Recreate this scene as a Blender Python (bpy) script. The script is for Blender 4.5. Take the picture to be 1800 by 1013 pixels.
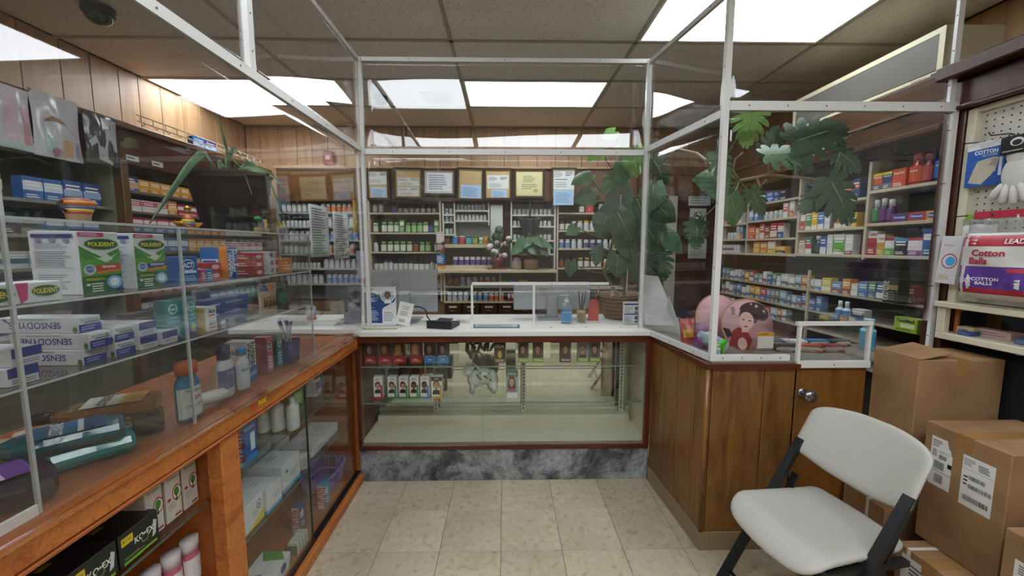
import bpy, math, random
from mathutils import Vector, Matrix, Euler
random.seed(7)
R = math.radians
for o in list(bpy.data.objects): bpy.data.objects.remove(o)
SC = bpy.context.scene
COL = SC.collection
# ---------------------------------------------------------------- camera
H = 1.5; PITCH = R(-5.9); YAW = R(-1.0); FPX = 690.0
cam_d = bpy.data.cameras.new('camera'); cam_d.sensor_width = 36; cam_d.lens = FPX * 36 / 1800
cam_d.clip_start = 0.02
cam = bpy.data.objects.new('camera', cam_d); COL.objects.link(cam)
cam.location = (0, 0, H); cam.rotation_euler = (R(90) + PITCH, 0, YAW)
SC.camera = cam
# ---------------------------------------------------------------- world and exposure (room light comes from the ceiling troffers)
wd = bpy.data.worlds.new('world'); SC.world = wd; wd.use_nodes = True
wd.node_tree.nodes['Background'].inputs[0].default_value = (0.8, 0.85, 0.9, 1)
wd.node_tree.nodes['Background'].inputs[1].default_value = 0.25
LAMP = 11.0
vs = SC.view_settings; vs.view_transform = 'Standard'; vs.look = 'None'; vs.gamma = 1; vs.use_curve_mapping = False
vs.exposure = 0.06
cy_ = SC.cycles
cy_.transparent_max_bounces = 40; cy_.max_bounces = 7; cy_.diffuse_bounces = 6; cy_.glossy_bounces = 3; cy_.transmission_bounces = 3
cy_.use_adaptive_sampling = True; cy_.adaptive_threshold = .09; cy_.adaptive_min_samples = 8
cy_.caustics_reflective = False; cy_.caustics_refractive = False
cy_.use_light_tree = False; cy_.use_denoising = True; cy_.sample_clamp_indirect = 6

# a point of the place from where it is seen and one known coordinate
_cp, _sp, _cyw, _syw = math.cos(PITCH), math.sin(PITCH), math.cos(YAW), math.sin(YAW)
_fw = Vector((-_syw * _cp, _cyw * _cp, _sp)); _rt = Vector((_cyw, _syw, 0)); _up = _rt.cross(_fw)
def at(px, py, X=None, Y=None, Z=None):
    d = _fw * FPX + _rt * (px - 900) + _up * (506.5 - py)
    t = X / d.x if X is not None else (Y / d.y if Y is not None else (Z - H) / d.z)
    return Vector((0, 0, H)) + d * t

# ---------------------------------------------------------------- materials
def lin(c):
    if isinstance(c, str):
        c = c.lstrip('#'); c = tuple(int(c[i:i + 2], 16) / 255 for i in (0, 2, 4))
    else: c = tuple(x / 255 for x in c)
    return tuple((x / 12.92 if x <= .04045 else ((x + .055) / 1.055) ** 2.4) for x in c) + (1,)
_mc = {}
def M(c, rough=.5, metal=0, emit=0, vary=.06):
    """plain surface of one colour with a faint procedural unevenness"""
    key = (c, rough, metal, emit, vary)
    if key in _mc: return _mc[key]
    m = bpy.data.materials.new('surface_' + str(c)); m.use_nodes = True
    nt = m.node_tree; b = nt.nodes['Principled BSDF']
    b.inputs['Roughness'].default_value = rough; b.inputs['Metallic'].default_value = metal
    L = lin(c)
    if emit:
        b.inputs['Base Color'].default_value = L
        b.inputs['Emission Color'].default_value = L; b.inputs['Emission Strength'].default_value = emit
    else:
        tc = nt.nodes.new('ShaderNodeTexCoord'); n = nt.nodes.new('ShaderNodeTexNoise'); n.inputs['Scale'].default_value = 9
        n.inputs['Detail'].default_value = 3
        nt.links.new(tc.outputs['Object'], n.inputs['Vector'])
        mx = nt.nodes.new('ShaderNodeMix'); mx.data_type = 'RGBA'
        mx.inputs[6].default_value = tuple(x * (1 - vary) for x in L[:3]) + (1,)
        mx.inputs[7].default_value = tuple(min(1, x * (1 + vary)) for x in L[:3]) + (1,)
        nt.links.new(n.outputs['Fac'], mx.inputs[0]); nt.links.new(mx.outputs[2], b.inputs['Base Color'])
    _mc[key] = m
    return m
def nodemat(name):
    m = bpy.data.materials.new(name); m.use_nodes = True
    nt = m.node_tree
    return m, nt, nt.nodes['Principled BSDF'], (lambda t, **k: _nn(nt, t, k)), nt.links.new
def _nn(nt, t, k):
    n = nt.nodes.new('ShaderNode' + t)
    for a, v in k.items():
        if a[0] == '_': n.inputs[a[1:].replace('_', ' ')].default_value = v
        else: setattr(n, a, v)
    return n
def ramp(N, stops):
    r = N('ValToRGB'); e = r.color_ramp.elements
    while len(e) < len(stops): e.new(.5)
    for el, (p, c) in zip(e, stops): el.position = p; el.color = lin(c)
    return r
def wood(name, stops, scale=(14, 14, 1.1), rough=.4, detail=6, dist=1.5, nscale=1.0, bump=.05, rnd=.25, spec=.5):
    m, nt, b, N, lk = nodemat(name)
    tc = N('TexCoord'); mp = N('Mapping'); mp.inputs['Scale'].default_value = scale
    oi = N('ObjectInfo'); ad = N('VectorMath', operation='ADD'); ml = N('VectorMath', operation='SCALE'); ml.inputs['Scale'].default_value = 9
    cmb = N('CombineXYZ'); lk(oi.outputs['Random'], cmb.inputs[0]); lk(oi.outputs['Random'], cmb.inputs[2]); lk(cmb.outputs[0], ml.inputs[0])
    lk(tc.outputs['Object'], ad.inputs[0]); lk(ml.outputs[0], ad.inputs[1]); lk(ad.outputs[0], mp.inputs['Vector'])
    n = N('TexNoise', _Scale=nscale, _Detail=detail, _Distortion=dist); n.inputs['Roughness'].default_value = .6
    lk(mp.outputs[0], n.inputs['Vector'])
    r = ramp(N, stops); lk(n.outputs['Fac'], r.inputs[0])
    hs = N('HueSaturation'); mr = N('MapRange'); mr.inputs['To Min'].default_value = 1 - rnd; mr.inputs['To Max'].default_value = 1 + rnd
    lk(oi.outputs['Random'], mr.inputs['Value']); lk(mr.outputs[0], hs.inputs['Value']); lk(r.outputs[0], hs.inputs['Color'])
    lk(hs.outputs[0], b.inputs['Base Color']); b.inputs['Roughness'].default_value = rough
    b.inputs['Specular IOR Level'].default_value = spec
    if bump:
        bp = N('Bump', _Strength=bump, _Distance=.01); lk(n.outputs['Fac'], bp.inputs['Height']); lk(bp.outputs[0], b.inputs['Normal'])
    return m
def clear(name, tint=(1, 1, 1, 1), haze=0.0, base=.035, wave=0, hazecol=(.8, .82, .82, 1), gl=(1, 1, 1, 1), rough=.01):
    """thin clear sheet: what it does not mirror it lets through"""
    m = bpy.data.materials.new(name); m.use_nodes = True; nt = m.node_tree; nt.nodes.clear()
    N = lambda t, **k: _nn(nt, t, k); lk = nt.links.new
    out = N('OutputMaterial'); tr = N('BsdfTransparent'); tr.inputs[0].default_value = tint
    g = N('BsdfGlossy'); g.inputs['Roughness'].default_value = rough; g.inputs[0].default_value = gl
    lw = N('LayerWeight'); lw.inputs['Blend'].default_value = .5
    pw = N('Math', operation='POWER'); pw.inputs[1].default_value = 5; lk(lw.outputs['Facing'], pw.inputs[0])
    ma = N('Math', operation='MULTIPLY_ADD'); ma.inputs[1].default_value = 1 - base; ma.inputs[2].default_value = base; lk(pw.outputs[0], ma.inputs[0])
    mx = N('MixShader'); lk(ma.outputs[0], mx.inputs[0])
    src = tr.outputs[0]
    if haze:
        df = N('BsdfDiffuse'); df.inputs[0].default_value = hazecol
        tc = N('TexCoord'); mp = N('Mapping'); mp.inputs['Scale'].default_value = (3, 3, .6)
        n1 = N('TexNoise', _Scale=4.0, _Detail=6.0); lk(tc.outputs['Object'], mp.inputs[0]); lk(mp.outputs[0], n1.inputs['Vector'])
        n1.inputs['Roughness'].default_value = .7
        mr = N('MapRange'); mr.inputs['From Min'].default_value = .35; mr.inputs['From Max'].default_value = .8
        mr.inputs['To Min'].default_value = haze * .5; mr.inputs['To Max'].default_value = haze * 2.2; lk(n1.outputs['Fac'], mr.inputs['Value'])
        m2 = N('MixShader'); lk(mr.outputs[0], m2.inputs[0]); lk(tr.outputs[0], m2.inputs[1]); lk(df.outputs[0], m2.inputs[2]); src = m2.outputs[0]
    if wave:
        tcw = N('TexCoord'); nw = N('TexNoise', _Scale=1.6, _Detail=1.0); lk(tcw.outputs['Object'], nw.inputs['Vector'])
        bp = N('Bump', _Strength=wave, _Distance=.02); lk(nw.outputs['Fac'], bp.inputs['Height']); lk(bp.outputs[0], g.inputs['Normal'])
    lk(src, mx.inputs[1]); lk(g.outputs[0], mx.inputs[2]); lk(mx.outputs[0], out.inputs[0])
    return m

# ---------------------------------------------------------------- mesh builder
class B:
    def __init__(s): s.v = []; s.f = []; s.mi = []; s.sm = []
    def add(s, vs, fs, mi=0, sm=False):
        o = len(s.v); s.v += [tuple(p) for p in vs]
        for f in fs: s.f.append([i + o for i in f]); s.mi.append(mi); s.sm.append(sm)
        return s
    def box(s, x0, y0, z0, x1, y1, z1, mi=0):
        vs = [(x, y, z) for z in (z0, z1) for y in (y0, y1) for x in (x0, x1)]
        return s.add(vs, [(0, 2, 3, 1), (4, 5, 7, 6), (0, 1, 5, 4), (2, 6, 7, 3), (0, 4, 6, 2), (1, 3, 7, 5)], mi)
    def bev(s, x0, y0, z0, x1, y1, z1, b, mi=0):
        """box with chamfered edges"""
        xs, ys, zs = (x0, x1), (y0, y1), (z0, z1); vs = []; idx = {}
        for i in (0, 1):
            for j in (0, 1):
                for k in (0, 1):
                    sx, sy, sz = (b if not i else -b), (b if not j else -b), (b if not k else -b)
                    for a, p in enumerate(((xs[i], ys[j] + sy, zs[k] + sz), (xs[i] + sx, ys[j], zs[k] + sz), (xs[i] + sx, ys[j] + sy, zs[k]))):
                        idx[i, j, k, a] = len(vs); vs.append(p)
        fs = []
        for i in (0, 1):
            q = [idx[i, 0, 0, 0], idx[i, 1, 0, 0], idx[i, 1, 1, 0], idx[i, 0, 1, 0]]; fs.append(q if i else q[::-1])
        for j in (0, 1):
            q = [idx[0, j, 0, 1], idx[0, j, 1, 1], idx[1, j, 1, 1], idx[1, j, 0, 1]]; fs.append(q if j else q[::-1])
        for k in (0, 1):
            q = [idx[0, 0, k, 2], idx[1, 0, k, 2], idx[1, 1, k, 2], idx[0, 1, k, 2]]; fs.append(q if k else q[::-1])
        for j in (0, 1):
            for k in (0, 1):
                q = [idx[0, j, k, 1], idx[1, j, k, 1], idx[1, j, k, 2], idx[0, j, k, 2]]; fs.append(q if j == k else q[::-1])
        for i in (0, 1):
            for k in (0, 1):
                q = [idx[i, 0, k, 0], idx[i, 0, k, 2], idx[i, 1, k, 2], idx[i, 1, k, 0]]; fs.append(q[::-1] if i != k else q)
        for i in (0, 1):
            for j in (0, 1):
                q = [idx[i, j, 0, 0], idx[i, j, 1, 0], idx[i, j, 1, 1], idx[i, j, 0, 1]]; fs.append(q if i == j else q[::-1])
        for i in (0, 1):
            for j in (0, 1):
                for k in (0, 1):
                    fs.append([idx[i, j, k, 0], idx[i, j, k, 1], idx[i, j, k, 2]])
        return s.add(vs, fs, mi)
    def lathe(s, prof, n=14, c=(0, 0, 0), mi=0, sx=1, sy=1, sm=True, axis='z'):
        vs = []; fs = []
        for r, z in prof:
            for i in range(n):
                a = 2 * math.pi * i / n; p = (r * sx * math.cos(a), r * sy * math.sin(a), z)
                if axis == 'x': p = (p[2], p[0], p[1])
                elif axis == 'y': p = (p[0], p[2], -p[1])
                vs.append((p[0] + c[0], p[1] + c[1], p[2] + c[2]))
        for j in range(len(prof) - 1):
            for i in range(n): fs.append((j * n + i, j * n + (i + 1) % n, (j + 1) * n + (i + 1) % n, (j + 1) * n + i))
        s.add(vs, fs, mi, sm); o = len(s.v) - len(vs)
        if prof[0][0] > 1e-5: s.f.append([o + i for i in range(n)][::-1]); s.mi.append(mi); s.sm.append(False)
        if prof[-1][0] > 1e-5: s.f.append([o + (len(prof) - 1) * n + i for i in range(n)]); s.mi.append(mi); s.sm.append(False)
        return s
    def tube(s, pts, r, n=8, mi=0, cap=True, closed=False):
        pts = [Vector(p) for p in pts]; rs = r if isinstance(r, (list, tuple)) else [r] * len(pts)
        vs = []; up = None; m = len(pts)
        for i, p in enumerate(pts):
            a = pts[(i - 1) % m] if (closed or i > 0) else p; b_ = pts[(i + 1) % m] if (closed or i < m - 1) else p
            t = (b_ - a).normalized() if (b_ - a).length > 1e-9 else Vector((0, 0, 1))
            if up is None: up = Vector((0, 0, 1)) if abs(t.z) < .9 else Vector((1, 0, 0))
            u = t.cross(up)
            if u.length < 1e-6: u = t.cross(Vector((0, 1, 0)))
            u.normalize(); w = u.cross(t).normalized(); up = w
            for k in range(n):
                q = 2 * math.pi * k / n; vs.append(p + (u * math.cos(q) + w * math.sin(q)) * rs[i])
        fs = []
        for j in range(m if closed else m - 1):
            for k in range(n): fs.append((j * n + k, j * n + (k + 1) % n, ((j + 1) % m) * n + (k + 1) % n, ((j + 1) % m) * n + k))
        if cap and not closed: fs.append(list(range(n))[::-1]); fs.append([(m - 1) * n + k for k in range(n)])
        return s.add(vs, fs, mi, True)
    def bar(s, a, b_, w, h, up=(0, 0, 1), mi=0):
        """straight bar of rectangular section w (sideways) x h (along up)"""
        a, b_ = Vector(a), Vector(b_); t = (b_ - a).normalized(); u = t.cross(Vector(up)).normalized(); v = u.cross(t).normalized()
        vs = [p + u * (i * w / 2) + v * (j * h / 2) for p in (a, b_) for i, j in ((-1, -1), (1, -1), (1, 1), (-1, 1))]
        return s.add(vs, [(0, 3, 2, 1)[::-1], (4, 5, 6, 7)[::-1], (0, 1, 5, 4)[::-1], (1, 2, 6, 5)[::-1], (2, 3, 7, 6)[::-1], (3, 0, 4, 7)[::-1]], mi)
    def ring(s, x0, z0, x1, z1, f, y0, y1, mi=0, fn=None):
        """one closed rectangular frame of section f x (y1-y0); fn maps (x, y, z)"""
        fn = fn or (lambda x, y, z: (x, y, z)); o_ = [(x0, z0), (x1, z0), (x1, z1), (x0, z1)]; i_ = [(x0 + f, z0 + f), (x1 - f, z0 + f), (x1 - f, z1 - f), (x0 + f, z1 - f)]
        vs = [fn(x, y, z) for y in (y0, y1) for L in (o_, i_) for x, z in L]; fs = []
        for k in range(4):
            n = (k + 1) % 4; fs += [(k, n, 4 + n, 4 + k), (8 + n, 8 + k, 12 + k, 12 + n), (k, 8 + k, 8 + n, n), (4 + n, 12 + n, 12 + k, 4 + k)]
        return s.add(vs, fs, mi)
    def prism(s, poly, fn, t0, t1, mi=0, side=None):
        """polygon (2-D) carried by fn(u, v, t) between depths t0 and t1"""
        n = len(poly); vs = [fn(u, v, t0) for u, v in poly] + [fn(u, v, t1) for u, v in poly]
        s.add(vs, [list(range(n))[::-1], list(range(n, 2 * n))], mi)
        o = len(s.v) - 2 * n
        for i in range(n):
            s.f.append([o + i, o + (i + 1) % n, o + n + (i + 1) % n, o + n + i]); s.mi.append(mi if side is None else side); s.sm.append(False)
        return s
    def grid(s, nu, nv, fn, mi=0, sm=True, closeu=False):
        vs = [fn(i / (nu if closeu else nu - 1), j / (nv - 1)) for j in range(nv) for i in range(nu)]
        fs = [(j * nu + i, j * nu + (i + 1) % nu, (j + 1) * nu + (i + 1) % nu, (j + 1) * nu + i) for j in range(nv - 1) for i in range(nu if closeu else nu - 1)]
        return s.add(vs, fs, mi, sm)
    def sheet(s, nu, nv, fn, th, mi=0):
        """curved sheet with real thickness th along its normal (fn(u,v)->point)"""
        P = [[Vector(fn(i / (nu - 1), j / (nv - 1))) for i in range(nu)] for j in range(nv)]
        A = []; Bk = []
        for j in range(nv):
            for i in range(nu):
                du = P[j][min(i + 1, nu - 1)] - P[j][max(i - 1, 0)]; dv = P[min(j + 1, nv - 1)][i] - P[max(j - 1, 0)][i]
                n = du.cross(dv); n = n.normalized() if n.length > 1e-12 else Vector((0, 0, 1))
                A.append(P[j][i] + n * th / 2); Bk.append(P[j][i] - n * th / 2)
        N = nu * nv; fs = []
        for j in range(nv - 1):
            for i in range(nu - 1):
                a, b_, c, d = j * nu + i, j * nu + i + 1, (j + 1) * nu + i + 1, (j + 1) * nu + i
                fs.append((a, b_, c, d)); fs.append((N + d, N + c, N + b_, N + a))
        for i in range(nu - 1):
            fs.append((i, N + i, N + i + 1, i + 1)); k = (nv - 1) * nu + i; fs.append((k, k + 1, N + k + 1, N + k))
        for j in range(nv - 1):
            k = j * nu; fs.append((k, k + nu, N + k + nu, N + k)); k = j * nu + nu - 1; fs.append((k, N + k, N + k + nu, k + nu))
        return s.add(A + Bk, fs, mi, True)
    def xf(s, mtx, frm=0):
        for i in range(frm, len(s.v)): s.v[i] = tuple(mtx @ Vector(s.v[i]))
        return s
    def merge(s, o, mtx=None, mimap=None):
        vs = [tuple(mtx @ Vector(p)) for p in o.v] if mtx else o.v
        off = len(s.v); s.v += vs
        for f, m, q in zip(o.f, o.mi, o.sm): s.f.append([i + off for i in f]); s.mi.append(mimap[m] if mimap else m); s.sm.append(q)
        return s
    def mesh(s, name, mats):
        me = bpy.data.meshes.new(name); me.from_pydata(s.v, [], s.f)
        for m in (mats if isinstance(mats, (list, tuple)) else [mats]): me.materials.append(m)
        me.polygons.foreach_set('material_index', s.mi); me.polygons.foreach_set('use_smooth', s.sm)
        me.update()
        return me
def O(name, data, parent=None, loc=None, rot=None):
    o = bpy.data.objects.new(name, data); COL.objects.link(o)
    if parent is not None: o.parent = parent
    if loc is not None: o.location = loc
    if rot is not None: o.rotation_euler = rot if isinstance(rot, (tuple, list, Euler)) else (0, 0, rot)
    return o
def part(name, b, mats, parent, loc=None, rot=None, label=None):
    o = O(name, b.mesh(name, mats), parent, loc, rot)
    if label: o['label'] = label
    return o
def tag(o, label, cat, group=None):
    o['label'] = label; o['category'] = cat
    if group: o['group'] = group
    return o
def thing(name, label, cat, loc=(0, 0, 0), rot=0, group=None):
    return tag(O(name, None, None, loc, rot), label, cat, group)
def struct(name, b, mats, loc=None):
    o = O(name, b.mesh(name, mats), None, loc); o['kind'] = 'structure'
    return o
ORD = ['zeroth', 'first', 'second', 'third', 'fourth', 'fifth', 'sixth', 'seventh', 'eighth', 'ninth', 'tenth', 'eleventh', 'twelfth', 'thirteenth', 'fourteenth', 'fifteenth', 'sixteenth', 'seventeenth', 'eighteenth', 'nineteenth', 'twentieth']

# ---------------------------------------------------------------- lettering
_tx = {}
def text2d(s, bold=.0, shear=0, space=1):
    """flat lettering: triangles/polygons with cap height 1, centred on the origin"""
    k = (s, bold, shear, space)
    if k in _tx: return _tx[k]
    cu = bpy.data.curves.new('lettering', 'FONT'); cu.body = s; cu.size = 1; cu.align_x = 'CENTER'; cu.resolution_u = 2; cu.offset = bold; cu.shear = shear
    cu.space_character = space
    ob = bpy.data.objects.new('lettering', cu); COL.objects.link(ob)
    dg = bpy.context.evaluated_depsgraph_get(); me = bpy.data.meshes.new_from_object(ob.evaluated_get(dg))
    v = [(p.co.x, p.co.y) for p in me.vertices]; f = [list(p.vertices) for p in me.polygons]
    bpy.data.objects.remove(ob); bpy.data.curves.remove(cu); bpy.data.meshes.remove(me)
    if v:
        x0, x1 = min(p[0] for p in v), max(p[0] for p in v); y0, y1 = min(p[1] for p in v), max(p[1] for p in v)
        cx, cy = (x0 + x1) / 2, (y0 + y1) / 2
        v = [(p[0] - cx, p[1] - cy) for p in v]; w, h = x1 - x0, y1 - y0
    else: w = h = 1
    _tx[k] = (v, f, w, h)
    return _tx[k]
class Print:
    """flat print carried by a face: fn(u, v, t) maps u, v in 0..1 and a height t above the face"""
    def __init__(s): s.b = B(); s.mats = []; s.k = 0
    def mi(s, c, rough=.45):
        m = c if isinstance(c, bpy.types.Material) else M(c, rough)
        if m not in s.mats: s.mats.append(m)
        return s.mats.index(m)
    def draw(s, fn, W, Hh, art):
        for a in art:
            s.k += 1; t = .00025 + .00009 * (s.k % 30); k = a[0]
            if k == 'r': _, x0, y0, x1, y1, c = a; poly = [(x0, y0), (x1, y0), (x1, y1), (x0, y1)]
            elif k == 'p': _, poly, c = a
            elif k == 'e':
                _, cx, cy, rx, ry, c = a; poly = [(cx + rx * math.cos(q * math.pi / 9), cy + ry * math.sin(q * math.pi / 9)) for q in range(18)]
            elif k == 'l':     # lines of fine print
                _, x0, y0, x1, y1, n, c = a; rr = random.Random(s.k)
                for i in range(n):
                    yy = y1 - (y1 - y0) * (i + .5) / n; hh = (y1 - y0) / n * .22; xe = x0 + (x1 - x0) * rr.uniform(.65, 1)
                    s.b.add([fn(x0, yy - hh, t), fn(xe, yy - hh, t), fn(xe, yy + hh, t), fn(x0, yy + hh, t)], [(0, 1, 2, 3)], s.mi(c))
                continue
            elif k == 'bars':  # bar code
                _, x0, y0, x1, y1, c = a; rr = random.Random(int(x0 * 1000 + y0 * 777)); x = x0
                while x < x1:
                    w = rr.uniform(.012, .04) * (x1 - x0); xe = min(x1, x + w)
                    s.b.add([fn(x, y0, t), fn(xe, y0, t), fn(xe, y1, t), fn(x, y1, t)], [(0, 1, 2, 3)], s.mi(c)); x = xe + rr.uniform(.012, .04) * (x1 - x0)
                continue
            elif k == 't':     # ('t', text, cx, cy, height, colour, {max width, bold, turn})
                _, txt, cx, cy, hh, c = a[:6]; op = a[6] if len(a) > 6 else {}
                v, f, w, h = text2d(txt, op.get('bold', .0), op.get('shear', 0), op.get('space', 1))
                sc = hh * Hh / h; mw = op.get('w', .95) * (Hh if op.get('turn') in (90, -90) else W); sx = sc if not op.get('fit') else mw / w
                if w * sx > mw: sx = mw / w
                an = R(op.get('turn', 0)); ca, sa = math.cos(an), math.sin(an)
                s.b.add([fn(cx + (x * sx * ca - y * sc * sa) / W, cy + (x * sx * sa + y * sc * ca) / Hh, t) for x, y in v], f, s.mi(c)); continue
            s.b.add([fn(u, v, t) for u, v in poly], [list(range(len(poly)))], s.mi(c))
        return s
    def mesh(s, name='printed_panel'): return s.b.mesh(name, s.mats)
def flat(o, u, v):
    """fn for a plane face: origin o, edge vectors u, v"""
    o, u, v = Vector(o), Vector(u), Vector(v); n = u.cross(v).normalized()
    return lambda a, b_, t: tuple(o + u * a + v * b_ + n * t)
def faces(w, d, h):
    return {'front': (flat((-w / 2, -d / 2, 0), (w, 0, 0), (0, 0, h)), w, h), 'back': (flat((w / 2, d / 2, 0), (-w, 0, 0), (0, 0, h)), w, h),
            'right': (flat((w / 2, -d / 2, 0), (0, d, 0), (0, 0, h)), d, h), 'left': (flat((-w / 2, d / 2, 0), (0, -d, 0), (0, 0, h)), d, h),
            'top': (flat((-w / 2, -d / 2, h), (w, 0, 0), (0, d, 0)), w, d)}
# ---------------------------------------------------------------- goods: a kind is built once, each copy is its own object
class Kind:
    def __init__(s, name, cat, body, parts=(), size=(0, 0, 0)): s.name, s.cat, s.body, s.parts, s.size = name, cat, body, parts, size
def put(k, label, loc, rz=0, group=None, rot=None, scale=None):
    o = O(k.name, k.body, None, loc, rot if rot else (0, 0, rz)); tag(o, label, k.cat, group)
    if scale: o.scale = scale
    for pn, me in k.parts: O(pn, me, o)
    return o
def carton(name, w, d, h, col, cat='box', rough=.45, **art):
    b = B().bev(-w / 2, -d / 2, 0, w / 2, d / 2, h, min(.0012, w * .04, d * .04))
    F = faces(w, d, h); pr = Print()
    for k, a in art.items(): pr.draw(*F[k], a)
    return Kind(name, cat, b.mesh(name, M(col, rough)), [('printed_panel', pr.mesh())] if pr.b.v else [], (w, d, h))
def bottle(name, r, h, col, cap, lab=None, cat='bottle', sy=1, neck=.55, capr=None, caph=.14, lz=(.15, .62), n=12, shoulder=.72, rough=.35, art=None, flatcap=False, mat=None):
    capr = capr or r * neck * 1.12; ch = h * caph
    prof = [(r * .9, 0), (r, h * .03), (r, h * (shoulder - .04)), (r * .93, h * shoulder), (r * neck, h * (shoulder + .1) if shoulder + .1 < 1 - caph else h * (1 - caph)), (r * neck, h - ch * .5)]
    body = B().lathe(prof, n, sy=sy).mesh(name, mat or M(col, rough))
    parts = [('cap', B().lathe([(capr, h - ch), (capr, h - ch * .08), (capr * .92, h), (0, h)] if not flatcap else [(capr, h - ch), (capr, h), (0, h)], n, sy=max(sy, .75) if capr < r else sy).mesh('cap', M(cap, .4)))]
    if lab:
        z0, z1 = h * lz[0], h * lz[1]; rr = r * 1.012 + .0004
        pr = Print(); K = 8
        fn = lambda u, v, t: ((rr + t) * math.cos(-math.pi * (1 - u)) , (rr + t) * sy * math.sin(-math.pi * (1 - u)), z0 + (z1 - z0) * v)
        for i in range(K): pr.b.add([fn(i / K, 0, 0), fn((i + 1) / K, 0, 0), fn((i + 1) / K, 1, 0), fn(i / K, 1, 0)], [(0, 1, 2, 3)], pr.mi(lab), True)
        if art: pr.draw(lambda u, v, t: fn(.2 + .6 * u, v, t), rr * 2, z1 - z0, art)
        parts.append(('label', pr.mesh('label')))
    return Kind(name, cat, body, parts, (2 * r, 2 * r * sy, h))
# ================================================================ materials of the place
W_WALL = wood('wall_panelling', [(.25, '#8d6b4b'), (.45, '#a98661'), (.6, '#b6936d'), (.8, '#9a7653')], (10, 10, .9), .38, rnd=.12)
W_COUNTER = wood('counter_panelling', [(.25, '#432b12'), (.42, '#6a4820'), (.58, '#80592b'), (.8, '#573a19')], (7, 7, .9), .3, dist=3.2, rnd=.14)
W_DOOR = wood('door_veneer', [(.3, '#5d3a14'), (.5, '#7d5220'), (.75, '#6a4319')], (5, 5, .8), .4, dist=1.0, rnd=.05)
W_DARK = wood('dark_brown_trim', [(.3, '#2f150d'), (.55, '#4a2416'), (.8, '#3a1b10')], (6, 1.2, 6), .3, rnd=.1)
W_MID = wood('reddish_brown_board', [(.3, '#452911'), (.55, '#62401d'), (.8, '#503016')], (5, 1.0, 5), .35, rnd=.1)
W_SHELF = M('#b9ab92', .5)
ALU = M('#d5d6d2', .38, 0, vary=.03)
WHITE = M('#e4e4de', .4); OFFW = M('#cfc9b8', .5); BLACK = M('#121214', .5); GREYD = M('#3a3a3c', .5)
PLEXI = clear('plexiglass', (.94, .945, .94, 1), haze=.005, base=.04, wave=.03)
ACRYL = clear('acrylic', (.96, .965, .962, 1), haze=.012, base=.04)
GLASS = clear('case_glass', (.97, .985, .975, 1), base=.04)
GREEN_EDGE = clear('shelf_glass', (.93, .965, .945, 1), base=.045)
MIRROR = M('#f2f2ea', .03, 1, vary=.01)
def orange_wood():
    m, nt, b, N, lk = nodemat('orange_carved_wood')
    tc = N('TexCoord'); mp = N('Mapping'); mp.inputs['Scale'].default_value = (20, 3, 20)
    n = N('TexNoise', _Scale=1.0, _Detail=5.0, _Distortion=1.0); lk(tc.outputs['Object'], mp.inputs[0]); lk(mp.outputs[0], n.inputs['Vector'])
    r = ramp(N, [(.3, '#a85c26'), (.55, '#c67a38'), (.8, '#b66a2e')]); lk(n.outputs['Fac'], r.inputs[0])
    w = N('TexNoise', _Scale=22.0, _Detail=1.0, _Distortion=2.2); lk(tc.outputs['Object'], w.inputs['Vector'])
    r2 = ramp(N, [(.44, '#ffffff'), (.485, '#b08f76'), (.53, '#ffffff')]); lk(w.outputs['Fac'], r2.inputs[0])
    mx = N('Mix', data_type='RGBA', blend_type='MULTIPLY'); mx.inputs[0].default_value = .5
    lk(r.outputs[0], mx.inputs[6]); lk(r2.outputs[0], mx.inputs[7]); lk(mx.outputs[2], b.inputs['Base Color'])
    bp = N('Bump', _Strength=.5, _Distance=.006); lk(w.outputs['Fac'], bp.inputs['Height']); lk(bp.outputs[0], b.inputs['Normal'])
    b.inputs['Roughness'].default_value = .45
    return m
ORANGE = orange_wood()
ORANGE_P = wood('orange_board', [(.3, '#8e4a1c'), (.55, '#a75d29'), (.8, '#985322')], (8, 2, 8), .4, rnd=.04)
def marble():
    m, nt, b, N, lk = nodemat('grey_marble')
    tc = N('TexCoord'); n = N('TexNoise', _Scale=4.5, _Detail=10.0, _Distortion=.35); lk(tc.outputs['Object'], n.inputs['Vector'])
    n.inputs['Roughness'].default_value = .68
    r = ramp(N, [(.34, '#24272b'), (.43, '#5a5e63'), (.52, '#8f9296'), (.62, '#a9acaf'), (.74, '#6f7378')]); lk(n.outputs['Fac'], r.inputs[0])
    v = N('TexVoronoi', _Scale=18.0); v.feature = 'DISTANCE_TO_EDGE'; ad = N('VectorMath', operation='MULTIPLY_ADD'); ad.inputs[1].default_value = (.35,) * 3
    lk(n.outputs['Color'], ad.inputs[0]); lk(tc.outputs['Object'], ad.inputs[2]); lk(ad.outputs[0], v.inputs['Vector'])
    r2 = ramp(N, [(0, '#1c1e22'), (.05, '#ffffff')]); lk(v.outputs['Distance'], r2.inputs[0])
    mx = N('Mix', data_type='RGBA', blend_type='MULTIPLY'); mx.inputs[0].default_value = .8; lk(r.outputs[0], mx.inputs[6]); lk(r2.outputs[0], mx.inputs[7])
    lk(mx.outputs[2], b.inputs['Base Color']); b.inputs['Roughness'].default_value = .3
    return m
MARBLE = marble()
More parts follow.
